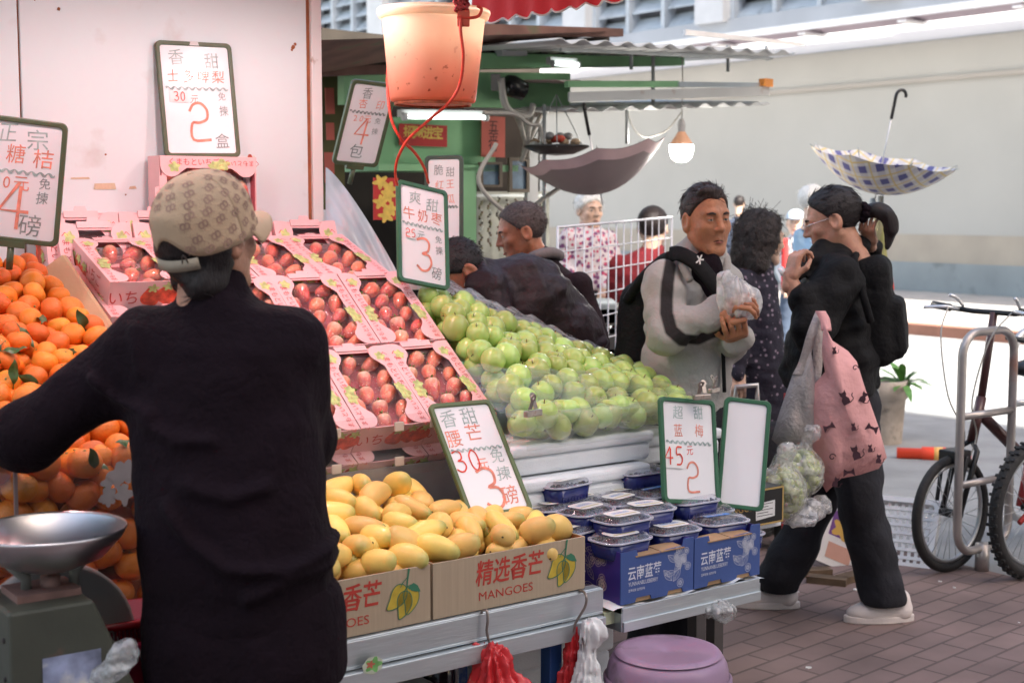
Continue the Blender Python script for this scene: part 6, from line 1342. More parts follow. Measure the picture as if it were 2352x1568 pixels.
shL, elL, wrL = p(1925, 640, -.16), p(1862, 765, -.24), p(1822, 655, -.22); shR, elR, wrR = p(1925, 640, .18), p(2000, 640, .27), p(2000, 560, .09)
prof = [(890, 1812, 2016, .15), (830, 1806, 2020, .155), (760, 1818, 2012, .15), (690, 1832, 1995, .14), (640, 1842, 1985, .128), (605, 1866, 1975, .10), (580, 1888, 1965, .075)]
k_ = Yw / F; zs_ = [p(0, q[0]).z for q in prof]; lo_ = (zs_, [p((q[1] + q[2]) / 2, 700).x for q in prof], [Yw] * len(prof), [q[3] * 1.25 for q in prof], [(q[2] - q[1]) / 2 * k_ for q in prof])
fw.garment('jacket', black2, [(shL, elL, .082, .066), (elL, p(1845, 690, -.23), .062, .050), (shR, elR, .07, .052), (elR, p(1999, 575, .12), .046, .036), (p(1950, 574, .02), p(1892, 584, -.02), .064, .052), (p(1893, 575, -.03), p(1862, 600, -.07), .030, .028), (p(1862, 600, -.07), p(1830, 630, -.14), .024, .018)], .0095, .03, .030, 17, [lo_], seed=12)
hipw = p(1935, 930)
legs = [((p(1945, 930, -.07), p(1978, 1165, -.10), Vector((p(2066, 0, -.10).x, Yw - .09, .10)))), ((p(1925, 930, .07), p(1880, 1150, .08), Vector((p(1810, 0, .09).x, Yw + .09, .10))))]
fw.garment('trousers', trous, [(legs[0][0], legs[0][1], .112, .080), (legs[0][1], legs[0][2], .078, .080), (legs[1][0], legs[1][1], .112, .078), (legs[1][1], legs[1][2], .076, .080), (p(1935, 890), hipw, .12, .13)], .012, .03, .024, 14, seed=5, cut=lambda P, d: smax(d, .07 - P[:, 2], .01))
wsh = mat('white_trainer', (.72, .64, .60), .6, .08, 20, .1, 60); fw.shoe((p(2086, 0, -.09).x, Yw - .09, 0.004), (-1, -.08), wsh); fw.shoe((p(1812, 0, .09).x, Yw + .09, 0.004), (-1, .12), wsh)
fw.garment('forearm_cover', black2, [(p(1850, 700, -.23), p(1845, 690, -.23), .055, .055)], .012, .01, .002)
fw.hand(p(1815, 640, -.21), p(1828, 580, -.20), (.9, .4, .1), 1, (.9, 1.0, 1.1, 1.1), .8, .98); fw.hand(p(1999, 556, .03), p(1990, 508, -.03), (.5, .6, 0), -1, (.5, .6, .6, .7), .4, .82)
fw.limb([p(1920, 570), p(1930, 660), p(1935, 930)], [.045, .07, .10]); fw.limb([shL, elL, p(1813, 635, -.21)], [.04, .042, .027]); fw.limb([shR, elR, wrR], [.04, .036, .026])
for a, b_, c in legs: fw.limb([a, b_, c], [.08, .055, .035])
fw.finish_body()
g = MB(); g.tube([fw.w(p(1800, 628, -.21)) + Vector((.0, .0, .0)), fw.w(p(1800, 628, -.21)) + Vector((.002, .06, .012))], .012, 10); fw.part('watch', g, mat('trim_white'))
pc_ = p(2008, 712, .02); q = [pc_]; lo, hi = tuple(pc_ - Vector((.24, .24, .30))), tuple(pc_ + Vector((.24, .24, .30))); RB = np.array([(fw.r.x, fw.f.x, 0), (fw.r.y, fw.f.y, 0), (0, 0, 1)], np.float32)
RB2 = np.array(Matrix.Rotation(fw.yaw, 3, 'Z') @ Matrix.Rotation(-.10, 3, 'X'), np.float32)
def bpk(P):
    d = bx(P, pc_, (.145, .075, .205), .055, RB2); d = smin(d, bx(P, pc_ - fw.f * .075 - ZZ * .06, (.115, .045, .115), .035, RB2), .012)
    z = P[:, 2] - pc_.z; d = d + .006 * np.exp(-((z - .085) / .006) ** 2) + .005 * np.exp(-((z + .155) / .006) ** 2)
    return d + .006 * np.abs(vn(P, 16, 2)) + .003 * vn(P, 45, 1)
t = sdf_thing('backpack', 'black backpack worn by the walking woman', 'backpack', bpk, lo, hi, .0095, packm)
g = MB(); g.tube(smooth_path([pc_ + fw.f * .03 + ZZ * .20 + fw.r * x - t.location + ZZ * dz for x, dz in ((-.04, -.01), (-.03, .03), (.03, .03), (.04, -.01))], 5), .008, 6); g.build('top_handle', packm, t)
g = MB(); g.box(-.002, .002, -.03, .03, -.004, .004, 0, T(*(p(2036, 690, -.10) - t.location)) @ RZ(-.9) @ RX(.3)); g.build('logo_tab', mat('trim_white'), t)
g = MB(); g.tube(smooth_path([p(2000, 740, -.2) - t.location, p(1975, 650, -.2) - t.location, p(1962, 592, -.10) - t.location, p(1980, 585, .0) - t.location], 6), .014, 8); g.build('shoulder_strap', packm, t)
def tote(name, label, outline, Y_, thick, m, prints, motm, strap_pts, seed):
    """cloth carrier: outline in photo pixels at its own distance, bellied out front and back"""
    A = [at(x, y, Y_) for x, y in outline]; c = sum(A, Vector()) / len(A); c.z = min(q_.z for q_ in A); t = thing(name, label, 'shopping bag', T(*c), 'shopping bags on the walking woman\'s arm')
    ctr = sum(A, Vector()) / len(A); g = MB(); n_ = len(A); rings = 7; v_ = []; rs = random.Random(seed)
    for side in (-1, 1):
        for k in range(rings):
            r = 1 - k / (rings - 1) * .96
            for q_ in A:
                P = ctr + (q_ - ctr) * r; bel = thick * math.sqrt(max(0, 1 - r * r)) + .012 * (1 - r) * math.sin(P.x * 60 + P.z * 25); P = P + Vector((0, side * bel, 0)); v_.append(P - c)
    f_ = []
    for s_ in range(2):
        for k in range(rings - 1):
            for i in range(n_):
                a, b2 = s_ * rings * n_ + k * n_ + i, s_ * rings * n_ + k * n_ + (i + 1) % n_; f_.append((a, b2, b2 + n_, a + n_) if s_ == 0 else (a, a + n_, b2 + n_, b2))
    f_ += [tuple(range((rings - 1) * n_, rings * n_)), tuple(range(2 * rings * n_ - 1, (2 * rings - 1) * n_ - 1, -1))]; g.add(v_, f_, 0, True); g.build('bag_body', m, t)
    for sp_ in strap_pts:
        q_ = smooth_path([at(x, y, Y_ + dy) - c for x, y, dy in sp_], 6); g = MB(); w_ = .017
        g.add([a + Vector((sx * w_, 0, 0)) for a in q_ for sx in (-1, 1)], [(2 * i, 2 * i + 1, 2 * i + 3, 2 * i + 2) for i in range(len(q_) - 1)], 0, True); h_ = g.build('handle', m, t); so_ = h_.modifiers.new('solid', 'SOLIDIFY'); so_.thickness = .006
    if prints:
        g = MB(); dep = lambda x, y: None
        for (x, y, s_, k) in prints:
            P = at(x, y, Y_); rel = 0
            for r in [i / 40 for i in range(1, 41)]:
                pass
            # distance fraction from the centre to the outline, to lie on the bellied face
            d_ = Vector((P.x - ctr.x, P.z - ctr.z)); best = 1e9
            for i in range(n_):
                a, b2 = A[i], A[(i + 1) % n_]; e = Vector((b2.x - a.x, b2.z - a.z)); o_ = Vector((a.x - ctr.x, a.z - ctr.z)); den = d_.x * e.y - d_.y * e.x
                if abs(den) < 1e-9: continue
                tt = (o_.x * e.y - o_.y * e.x) / den; uu = (o_.x * d_.y - o_.y * d_.x) / den
                if tt > 0 and 0 <= uu <= 1: best = min(best, tt)
            r = min(.98, 1 / best) if best < 1e8 else .5
            M = T(P.x - c.x, Y_ - c.y - thick * math.sqrt(max(0, 1 - r * r)) - .012, P.z - c.z) @ RX(math.pi / 2) @ RZ(rs.uniform(-.5, .5))
            if k == 0:      # sitting cat
                for poly in ([(-.30, -.55), (.30, -.55), (.32, -.15), (.16, .10), (.26, .26), (.26, .62), (.10, .46), (-.10, .46), (-.26, .62), (-.26, .26), (-.16, .10), (-.32, -.15)],): g.add([(a * s_, b2 * s_, 0) for a, b2 in poly], [tuple(range(len(poly)))], 0, False, M)
                stroke(g, [(s_ * (.30 + .16 * j ** .6 + .10 * math.sin(j)), s_ * (-.50 + .10 * j)) for j in range(7)], s_ * .08, 0, M, .0004)
            elif k == 1: stroke(g, [(s_ * .4 * math.cos(j * .6) * (1 - j * .06), s_ * .4 * math.sin(j * .6) * (1 - j * .06)) for j in range(11)], s_ * .13, 0, M)
            else: g.add([(a * s_, b2 * s_, 0) for a, b2 in ((-.6, -.4), (-.2, -.1), (.2, -.1), (.6, -.4), (.5, .4), (.2, .15), (-.2, .15), (-.5, .4))], [tuple(range(8))], 0, False, M)
        g.build('cat_print', motm, t)
    return t
tote('cloth_bag', 'pale grey crinkled cloth bag hanging on the walking woman\'s arm', [(1862, 800), (1878, 900), (1884, 1000), (1866, 1038), (1800, 1034), (1772, 1008), (1786, 960), (1806, 900), (1822, 856), (1842, 850)], Yw - .42, .07, cloth('bag_grey', (.46, .41, .39), .22, .5, 26), [], None, [[(1884, 716, .04), (1866, 762, .0), (1846, 830, .0), (1830, 862, -.02)], [(1886, 716, .10), (1880, 780, .08), (1876, 850, .07), (1870, 880, .05)]], 1)
pk = cloth('bag_pink', (.72, .36, .345), .14, .4, 14); tote('cloth_bag', 'pink cloth bag printed with dark cats hanging on the walking woman\'s arm', [(1892, 742), (1912, 782), (1948, 806), (1968, 830), (1990, 900), (2020, 985), (2037, 1050), (2018, 1076), (1975, 1090), (1932, 1098), (1898, 1130), (1882, 1100), (1866, 1020), (1862, 930), (1872, 880), (1898, 850), (1888, 800)], Yw - .46, .085, pk,
     [(1925, 905, .042, 0), (1892, 972, .034, 2), (1972, 905, .034, 0), (1990, 975, .036, 2), (1952, 1030, .042, 0), (1900, 1040, .03, 1), (1945, 970, .024, 0), (1955, 840, .026, 1), (1942, 1078, .034, 2), (1906, 800, .022, 0), (1985, 1020, .024, 0), (1912, 1100, .03, 0), (2008, 1046, .028, 0)], mat('cat_ink', (.055, .02, .03), .8, .2, 30), [[(1884, 716, .05), (1894, 735, .03), (1898, 760, .0)]], 2)
# ================================================================ the people further back
def bgp(label, Y_, head, f, headf, pitch, sk, hr, style, topm, trm, prof, arms, legs, vox=.007, hs=1.0, fold=.016, full=True, group=None, hands=True, extra_prims=(), roll=0):
    p = lambda x, y, dy=0: at(x, y, Y_ + dy); k_ = Y_ / F; mx_ = (prof[0][1] + prof[0][2]) / 2
    h = Fig(label, (p(mx_, 900).x, Y_), Vector((*f, 0)).normalized(), p(*head), sk, hr, style, pitch, roll, headf, group, vox, hs); h.p = p
    h.head(full=full, features=full)
    def wisps(g):
        rs = random.Random(3)
        for i in range(150):
            d = Vector((rs.gauss(0, 1), rs.gauss(-.5, .8), rs.gauss(.5, .9))).normalized(); q = [Vector((0, -.03, .01)) + Vector((d.x * .10, d.y * .115, d.z * .105)) * k_s + Vector((rs.gauss(0, .010), rs.gauss(0, .010), rs.gauss(0, .010))) * j for j, k_s in enumerate((.9, 1.03, 1.11, 1.15))]; g.tube(smooth_path(q, 3), .0011, 4)
    h.hairdo(wisps if style == 'curly' else None)
    lo_ = ([p(0, q[0]).z for q in prof], [p((q[1] + q[2]) / 2, 700).x for q in prof], [Y_] * len(prof), [(q[2] - q[1]) / 2 * k_ for q in prof], [q[3] for q in prof]); yw = h.yaw; h.yaw = 0
    prims = [(p(prof[-1][1] * .5 + prof[-1][2] * .5, prof[-1][0] + 8), p(head[0], head[1], head[2] if len(head) > 2 else 0) - ZZ * .115 * hs, .055 * hs, .05 * hs)] + [q for q in extra_prims(p)] if callable(extra_prims) else [(p(prof[-1][1] * .5 + prof[-1][2] * .5, prof[-1][0] + 8), p(head[0], head[1]) - ZZ * .125 * hs, .055 * hs, .052 * hs)]
    for sd, a in arms:
        A = [p(*q) for q in a]; prims += [(A[0], A[1], .062 * hs, .052 * hs), (A[1], A[2], .050 * hs, .038 * hs)]
        if hands: h.hand(A[2], A[2] + (A[2] - A[1]) + Vector((0, -.02, -.05)), Vector((0, .4, -1)), sd, .8, .6, hs * .95)
        h.limb(A, [.035, .032, .024])
    h.garment('top', topm, prims, max(.010, vox * 1.6), .035, fold, 22, [lo_], seed=len(label)); z0 = p(0, prof[0][0]).z
    h.limb([p(head[0], head[1] + 30), p((prof[-1][1] + prof[-1][2]) / 2, prof[-1][0] + 30), p((prof[len(prof) // 2][1] + prof[len(prof) // 2][2]) / 2, prof[len(prof) // 2][0]), p(mx_, prof[0][0] - 10)], [.042 * hs, .05 * hs, .06, .06])
    if legs:
        pr = []
        for x, dy in legs:
            hip, an = p(mx_ + (x - mx_) * .7, prof[0][0], dy), Vector((p(x, 0, dy).x, Y_ + dy, .09)); pr.append((hip, an, .095 * hs, .06 * hs)); h.limb([hip, an], [.06, .03]); h.shoe((an.x, an.y, 0), f, mat('black_shoe', (.02, .02, .02), .6))
        h.garment('trousers', trm, pr, .016, .03, .006)
    h.finish_body(.016); return h
tr_blue = cloth('trousers_blue', (.05, .07, .11)); tr_gry = cloth('trousers_grey', (.10, .10, .10)); puff = cloth('puffer_dark', (.030, .018, .021), .2, .4, 16, rough=.5, spec=.3); fleece = cloth('fleece_dark', (.022, .013, .016), .25, .4, 40, rough=.95, spec=.2)
# old man in profile behind the green fruit
om_ = bgp('old man with cropped greying hair in profile looking down, dark fleece jacket', 5.55, (1197, 534), (-.8, -.25), (-.97, -.12), -.28, sk_old, h_gry, 'short', fleece, trous,
    [(900, 1225, 1395, .14), (760, 1215, 1392, .145), (690, 1208, 1362, .14), (640, 1205, 1328, .12), (608, 1210, 1290, .09), (588, 1222, 1268, .07)], [(-1, [(1330, 660, -.1), (1370, 790, -.12), (1270, 850, -.2)]), (1, [(1225, 660, .12), (1190, 790, .1), (1150, 830, -.05)])], [(1270, 0), (1340, .1)], .0048, hs=.93)
g = MB(); g.tube(smooth_path([om_.w(om_.p(x, y, dy)) for x, y, dy in ((1200, 612, -.06), (1225, 590, -.12), (1262, 580, -.09), (1285, 588, .03), (1250, 585, .12))], 5), .022, 8); om_.part('collar', g, cloth('collar_grey', (.16, .13, .13)))
# bent over shopper in puffer jacket, white mask
Yb = 5.0
bp_ = Fig('bent over shopper in dark puffer jacket and white face mask behind the green fruit', (at(1250, 900, Yb).x, Yb + .1), Vector((-.9, -.3, 0)), at(1058, 634, Yb - .15), sk_old, h_blk, 'short', -.85, .25, (-.75, -.45), vox=.005)
bp_.head(); bp_.hairdo(); p = lambda x, y, dy=0: at(x, y, Yb + dy)
bp_.garment('puffer_jacket', puff, [(p(1120, 668, -.08), p(1205, 690, -.02), .115, .145), (p(1205, 690, -.02), p(1300, 790, .05), .145, .15), (p(1110, 670, -.2), p(1150, 800, -.25), .075, .065), (p(1150, 800, -.25), p(1090, 860, -.35), .062, .045), (p(1120, 680, .1), p(1110, 800, .1), .07, .06), (p(1092, 645, -.1), p(1080, 640, -.12), .068, .062)], .0095, .05, .026, 22, seed=6)
bp_.limb([p(1075, 640, -.12), p(1130, 680, -.05), p(1300, 790, .05)], [.05, .07, .09]); bp_.limb([p(1110, 670, -.2), p(1150, 800, -.25), p(1090, 860, -.35)], [.04, .035, .028])
bp_.garment('trousers', trous, [(p(1290, 800, .0), Vector((p(1250, 0).x, Yb, .09)), .12, .06), (p(1310, 800, .15), Vector((p(1320, 0).x, Yb + .15, .09)), .12, .06)], .016, .03)
for x in (1250, 1320): bp_.limb([p(1300, 800), Vector((p(x, 0).x, Yb, .09))], [.08, .035]); bp_.shoe((p(x, 0).x, Yb + (.15 if x > 1300 else 0), 0), (-.9, -.3), mat('black_shoe'))
bp_.hand(p(1090, 860, -.35), p(1070, 880, -.42), (0, 0, -1), -1, .6); bp_.finish_body()
g = MB(); sdf_add(g, lambda P: smax(ell(P, (0, .055, -.055), (.058, .062, .048)), -(P[:, 1] - .035), .01), (-.08, .02, -.12), (.08, .14, .01), .006); mk = g.build('face_mask', mat('mask_white', (.75, .74, .74), .8), bp_.t, bp_.HM)
g = MB()
for sg in (-1, 1): g.tube([(sg * .05, .06, -.03), (sg * .075, .02, -.01), (sg * .082, -.02, .02), (sg * .07, -.01, -.04), (sg * .05, .05, -.075)], .0018, 5)
g.build('ear_loop', mat('mask_white'), mk)
# white haired lady in floral blouse beyond the wire rack
flor = cloth('floral_blouse', (.62, .55, .56), .1, .2, 20); nd, L, b = nodes_of(flor); tc = nd.new('ShaderNodeTexCoord'); old = b.inputs['Base Color'].links[0].from_socket
for sc_, c, th in ((24, (.16, .05, .14), .42), (31, (.50, .05, .12), .36)):
    vo = nd.new('ShaderNodeTexVoronoi'); vo.inputs['Scale'].default_value = sc_; vo.inputs['Randomness'].default_value = 1; L.new(tc.outputs['Object'], vo.inputs['Vector']); r = nd.new('ShaderNodeMapRange'); r.inputs[1].default_value = th; r.inputs[2].default_value = th - .1; L.new(vo.outputs['Distance'], r.inputs[0])
    mx = nd.new('ShaderNodeMix'); mx.data_type = 'RGBA'; mx.inputs[7].default_value = (*c, 1); L.new(r.outputs[0], mx.inputs[0]); L.new(old, mx.inputs[6]); old = mx.outputs[2]
L.new(old, b.inputs['Base Color'])
bgp('white haired old lady in floral blouse standing beyond the white wire rack', 9.6, (1354, 484), (.5, -.8), (.45, -.85), -.05, sk_pale, h_wht, 'fluffy', flor, tr_gry, [(665, 1297, 1410, .13), (600, 1292, 1408, .135), (550, 1298, 1398, .12), (528, 1312, 1384, .09), (516, 1335, 1372, .06)], [(1, [(1305, 545, -.05), (1296, 610, -.05), (1320, 650, -.2)]), (-1, [(1398, 548, 0), (1412, 612, 0), (1390, 660, -.15)])], [(1330, 0), (1375, 0)])
bgp('person with short black hair in dark red top behind the wire rack, back turned', 8.2, (1500, 524), (.3, 1), (.3, .95), 0, sk_pale, h_blk, 'short', cloth('top_dark_red', (.16, .008, .014)), trous, [(760, 1408, 1545, .15), (660, 1408, 1545, .15), (600, 1420, 1538, .13), (578, 1450, 1525, .10), (566, 1478, 1520, .07)], [(1, [(1530, 610, 0), (1545, 700, 0), (1530, 760, .1)]), (-1, [(1422, 612, 0), (1412, 700, 0), (1440, 760, .2)])], [(1450, 0), (1510, 0)], hs=1.02)
dots = cloth('dotted_blouse', (.012, .010, .022), .2, .3, 20, rough=.8); nd, L, b = nodes_of(dots); tc = nd.new('ShaderNodeTexCoord'); vo = nd.new('ShaderNodeTexVoronoi'); vo.inputs['Scale'].default_value = 36; L.new(tc.outputs['Object'], vo.inputs['Vector']); r = nd.new('ShaderNodeMapRange'); r.inputs[1].default_value = .26; r.inputs[2].default_value = .20; L.new(vo.outputs['Distance'], r.inputs[0]); mx = nd.new('ShaderNodeMix'); mx.data_type = 'RGBA'; mx.inputs[7].default_value = (.22, .17, .22, 1); L.new(r.outputs[0], mx.inputs[0]); L.new(b.inputs['Base Color'].links[0].from_socket, mx.inputs[6]); L.new(mx.outputs[2], b.inputs['Base Color'])
cw = bgp('woman with big frizzy dark hair in dotted dark blouse pulling a shopping trolley', 6.5, (1752, 550), (.75, .45), (.88, .35), -.1, sk_pale, h_frz, 'curly', dots, trous, [(990, 1690, 1815, .15), (860, 1688, 1808, .15), (720, 1684, 1790, .15), (650, 1688, 1778, .13), (615, 1705, 1765, .10), (598, 1722, 1758, .07)], [(1, [(1700, 650, -.12), (1690, 800, -.16), (1694, 858, -.20)])], [(1720, 0), (1785, .12)], .006)
t = thing('shopping_trolley', 'shopping trolley with a steel handle pulled by the frizzy haired woman', 'trolley', T(*Vector((at(1725, 1000, 6.25).x, 6.25, 0)))); o_ = Vector((at(1725, 1000, 6.25).x, 6.25, 0))
g = MB(); P1 = at(1690, 888, 6.25) - o_; P2 = at(1740, 884, 6.25) - o_; g.tube([(P1.x, 0, .25), P1 - ZZ * .05, P1, P2, P2 - ZZ * .05, (P2.x, 0, .25)], .011, 8); g.build('handle_frame', mat('trolley_steel', (.5, .48, .46), .3, metal=.7), t)
g = MB(); g.box(-.17, .17, -.02, .22, .12, .58); g.build('trolley_bag', cloth('trolley_bag_black', (.015, .015, .02)), t, bevel=.04, segs=3)
g = MB(); g.box(.14, .165, -.03, -.01, .1, .72); g.build('red_bar', mat('trolley_red', (.5, .03, .03), .5), t)
for sx in (-1, 1): g = MB(); g.lathe([(.02, -.02), (.07, -.02), (.08, 0), (.07, .02), (.02, .02)], 16, 0, T(sx * .16, .1, .08) @ RY(math.pi / 2), cap=True); g.build('wheel', mat('black_rubber', (.02, .02, .02), .6), t)
bgp('dark haired man in blue grey jacket far down the road, back turned', 22, (1698, 468), (.3, 1), (.3, 1), 0, sk_pale, h_blk, 'short', cloth('jacket_bluegrey', (.09, .11, .16)), tr_gry, [(590, 1668, 1720, .15), (540, 1666, 1722, .15), (505, 1676, 1720, .13), (492, 1688, 1710, .08)], [(-1, [(1680, 515, 0), (1664, 552, 0), (1654, 580, 0)]), (1, [(1716, 515, 0), (1722, 552, 0), (1722, 590, 0)])], [(1684, 0), (1706, 0)], .014, full=False, hands=False)
vw = bgp('woman in pale cap and red vest with a neck strap in the sunlit road', 13.5, (1827, 512), (-.2, -1), (-.2, -1), 0, sk_pale, h_blk, 'short', cloth('shirt_pale', (.55, .55, .57)), tr_blue, [(660, 1796, 1858, .14), (590, 1796, 1858, .14), (560, 1800, 1856, .12), (545, 1812, 1846, .08)], [(1, [(1804, 570, 0), (1796, 620, 0), (1806, 655, -.1)]), (-1, [(1852, 570, 0), (1860, 620, 0), (1850, 655, -.1)])], [(1812, 0), (1842, 0)], .010)
g = MB(); sdf_add(g, lambda P: smin(smax(ell(P, (0, -.01, .04), (.092, .112, .09)), -(P[:, 2] - .035), .01), ell(P, (0, .12, .045), (.07, .07, .012)), .02), (-.11, -.14, .0), (.11, .20, .14), .011); g.build('cap', mat('cap_pale_blue', (.45, .52, .60), .8), vw.t, vw.HM)
g = MB()
for x in (1803, 1851): q = [vw.w(vw.p(x + dx, y, -.13)) for dx, y in ((0, 548), (0, 590), (0, 660))]; g.tube(smooth_path(q, 4), .035, 8)
vw.part('vest', g, cloth('vest_red', (.55, .03, .03))); g = MB(); g.tube([vw.w(vw.p(x, y, -.15)) for x, y in ((1815, 545), (1828, 600), (1842, 545))], .008, 6); vw.part('neck_strap', g, black)
bgp('white haired walker just beyond the head of the woman in black', 10.5, (1868, 466), (.6, .8), (.8, .6), 0, sk_pale, h_wht, 'fluffy', cloth('shirt_lightblue', (.30, .45, .60)), tr_blue, [(640, 1836, 1900, .13), (570, 1834, 1902, .13), (525, 1846, 1892, .11), (505, 1856, 1882, .07)], [(-1, [(1842, 540, 0), (1836, 600, 0), (1842, 650, 0)])], [(1850, 0), (1885, 0)], .010)
# ================================================================ bucket on its cord
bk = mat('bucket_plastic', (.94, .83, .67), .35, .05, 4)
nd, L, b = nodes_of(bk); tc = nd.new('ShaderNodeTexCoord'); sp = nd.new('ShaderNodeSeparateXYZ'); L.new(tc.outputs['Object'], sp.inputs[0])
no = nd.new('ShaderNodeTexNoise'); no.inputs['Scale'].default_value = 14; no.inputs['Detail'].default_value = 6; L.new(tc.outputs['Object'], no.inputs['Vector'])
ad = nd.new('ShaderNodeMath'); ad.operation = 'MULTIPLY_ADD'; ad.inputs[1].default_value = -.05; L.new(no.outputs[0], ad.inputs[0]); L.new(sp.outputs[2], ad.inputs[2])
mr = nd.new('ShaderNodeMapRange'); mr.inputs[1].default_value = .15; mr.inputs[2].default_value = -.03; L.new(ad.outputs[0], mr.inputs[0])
mx = nd.new('ShaderNodeMix'); mx.data_type = 'RGBA'; mx.inputs[7].default_value = (.80, .33, .19, 1); L.new(b.inputs['Base Color'].links[0].from_socket, mx.inputs[6]); L.new(mr.outputs[0], mx.inputs[0])  # base colour grades from cream above to orange towards the bottom
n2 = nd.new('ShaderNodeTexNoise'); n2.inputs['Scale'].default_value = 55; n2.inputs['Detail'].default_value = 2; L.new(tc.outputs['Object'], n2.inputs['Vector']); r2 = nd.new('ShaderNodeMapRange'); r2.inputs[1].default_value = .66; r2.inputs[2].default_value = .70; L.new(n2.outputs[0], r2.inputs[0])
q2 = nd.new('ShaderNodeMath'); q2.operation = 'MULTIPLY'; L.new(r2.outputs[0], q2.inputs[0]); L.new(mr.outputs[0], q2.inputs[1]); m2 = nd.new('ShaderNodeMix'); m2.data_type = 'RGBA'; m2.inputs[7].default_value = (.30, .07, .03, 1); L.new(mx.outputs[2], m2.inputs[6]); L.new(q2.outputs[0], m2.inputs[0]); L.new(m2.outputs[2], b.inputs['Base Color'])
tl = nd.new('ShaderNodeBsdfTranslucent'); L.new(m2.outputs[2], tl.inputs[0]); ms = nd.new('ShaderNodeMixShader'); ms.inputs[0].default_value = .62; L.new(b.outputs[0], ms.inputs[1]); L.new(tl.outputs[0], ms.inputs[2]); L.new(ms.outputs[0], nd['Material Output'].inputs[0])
Pt, Pb = at(1000, 28, 3.9), at(994, 238, 3.9); hh = Pt.z - Pb.z; k_ = 3.9 / F
t = thing('bucket', 'cream and orange translucent plastic bucket hanging from a red cord', 'bucket', T(Pb.x, Pb.y, Pb.z) @ RY(.015))
g = MB(); r0, r1 = 98 * k_, 118 * k_; pr = [(.001, .004), (r0 * .8, .0), (r0 * .97, .004), (r0, .012)] + [(r0 + (r1 - r0) * i / 8, .012 + (hh - .012) * i / 8) for i in range(1, 9)]
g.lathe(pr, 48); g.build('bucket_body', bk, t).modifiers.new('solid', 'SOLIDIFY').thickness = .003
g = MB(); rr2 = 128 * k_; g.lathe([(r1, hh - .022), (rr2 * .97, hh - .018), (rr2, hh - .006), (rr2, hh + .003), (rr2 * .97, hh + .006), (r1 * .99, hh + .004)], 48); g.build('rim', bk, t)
g = MB(); g.lathe([(r0 * .86, -.006), (r0 * .9, -.006), (r0 * .9, .004), (r0 * .86, .004)], 40); g.lathe([(.001, -.001), (r0 * .86, -.001)], 40); g.build('foot_ring', mat('bucket_base_orange', (.50, .15, .07), .5, .45, 30), t)  # foot ring in a darker, mottled orange
c_ = Vector((Pb.x, Pb.y, Pb.z))
g = MB(); g.box(-.016, .016, -.012, .004, -.03, .012, 0, T(*(at(1062, 34, 3.76) - c_))); g.build('handle_lug', mat('lug_red', (.55, .09, .05), .5), t, bevel=.003)
cord = mat('cord_red', (.62, .055, .03), .55, .15, 60)
kn = at(1060, 24, 3.755); t = thing('cord', 'red cord looped from the knot on the bucket rim down behind the price boards', 'cord', T(*kn))
g = MB(); g.tube(smooth_path([at(x, y, Y_) - kn for x, y, Y_ in ((1060, 24, 3.755), (1058, 70, 3.745), (1064, 130, 3.75), (1057, 190, 3.77), (1035, 232, 3.78), (990, 272, 3.85), (940, 318, 3.95), (915, 360, 4.02), (908, 395, 4.05), (912, 425, 4.10))], 7), .0042, 8); g.tube(smooth_path([at(x, y, Y_) - kn for x, y, Y_ in ((894, 120, 4.05), (890, 190, 4.03), (898, 270, 4.0), (920, 318, 4.0), (952, 350, 4.05), (974, 385, 4.12), (984, 420, 4.2))], 7), .0042, 8); g.build('line', cord, t)
g = MB(); rs = random.Random(3)
for i in range(9): a = rs.random() * 6; g.tube(smooth_path([(.02 * math.cos(a + k) * rs.uniform(.3, 1), .012 * math.sin(a + k * 1.3), .005 + .012 * math.sin(k * 1.1 + i) + .003 * i) for k in range(6)], 4), .004, 6)
g.build('knot', mat('cord_dark_red', (.42, .05, .05), .6), t)
g = MB(); g.tube([(.0, .005, .0), (.0, .008, .10), (.0, .01, .5)], .006, 8); g.build('hook_bar', mat('hook_dark', (.10, .08, .08), .4, metal=.6), t)
g = MB(); g.tube(smooth_path([at(x, y, 3.75) - kn for x, y in ((1050, 40), (1075, 42), (1098, 38), (1106, 22), (1096, 14))], 6), .004, 6); g.build('loose_loop', cord, t)

# ================================================================ scale, baskets, bag by the vendor
Ys = 2.55; k_ = Ys / F; Pc = at(112, 1212, Ys); zb = at(112, 1352, Ys).z; zg = zb - .26
t = thing('scale', 'old green market spring scale with a stainless steel pan', 'scale', T(Pc.x, Pc.y, zg) @ RZ(.62))
sg_ = mat('scale_green', (.062, .066, .050), .5, .2, 6, .1, 40, dirt=((.16, .07, .05), .66, 12)); sst = mat('stainless', (.62, .60, .60), .33, .08, 9, .03, 20, metal=1)
g = MB(); g.add([(x, y, z) for y in (-.10, .08) for x, z in ((-.105, 0), (.155, 0), (.045, .255), (-.105, .255))], [(0, 1, 2, 3), (7, 6, 5, 4), (0, 4, 5, 1), (1, 5, 6, 2), (2, 6, 7, 3), (3, 7, 4, 0)]); g.build('case', sg_, t, bevel=.006)
g = MB()
for x, z in ((-.106, .20), (-.106, .06), (-.106, .13)):
    for y in (-.07, .04): g.ball((x, y, z), (.003, .005, .005), 8, 6)
g.build('rivets', mat('hole_dark', (.03, .02, .02), .7), t)
g = MB(); g.lathe([(.001, -.022), (.150, -.022), (.156, -.012), (.156, .014), (.148, .02), (.001, .02)], 40, 0, T(.035, .105, .125) @ RX(math.pi / 2)); g.build('dial_housing', mat('dial_grey', (.30, .27, .25), .5, .15, 8), t)
g = MB(); g.box(-.05, .055, -.1025, -.101, .02, .165); g.build('worn_label', mat('label_worn', (.22, .25, .36), .5, .9, 14, dirt=((.62, .62, .60), .5, 16)), t)
hpan = Pc.z - zg; R_ = 176 * k_
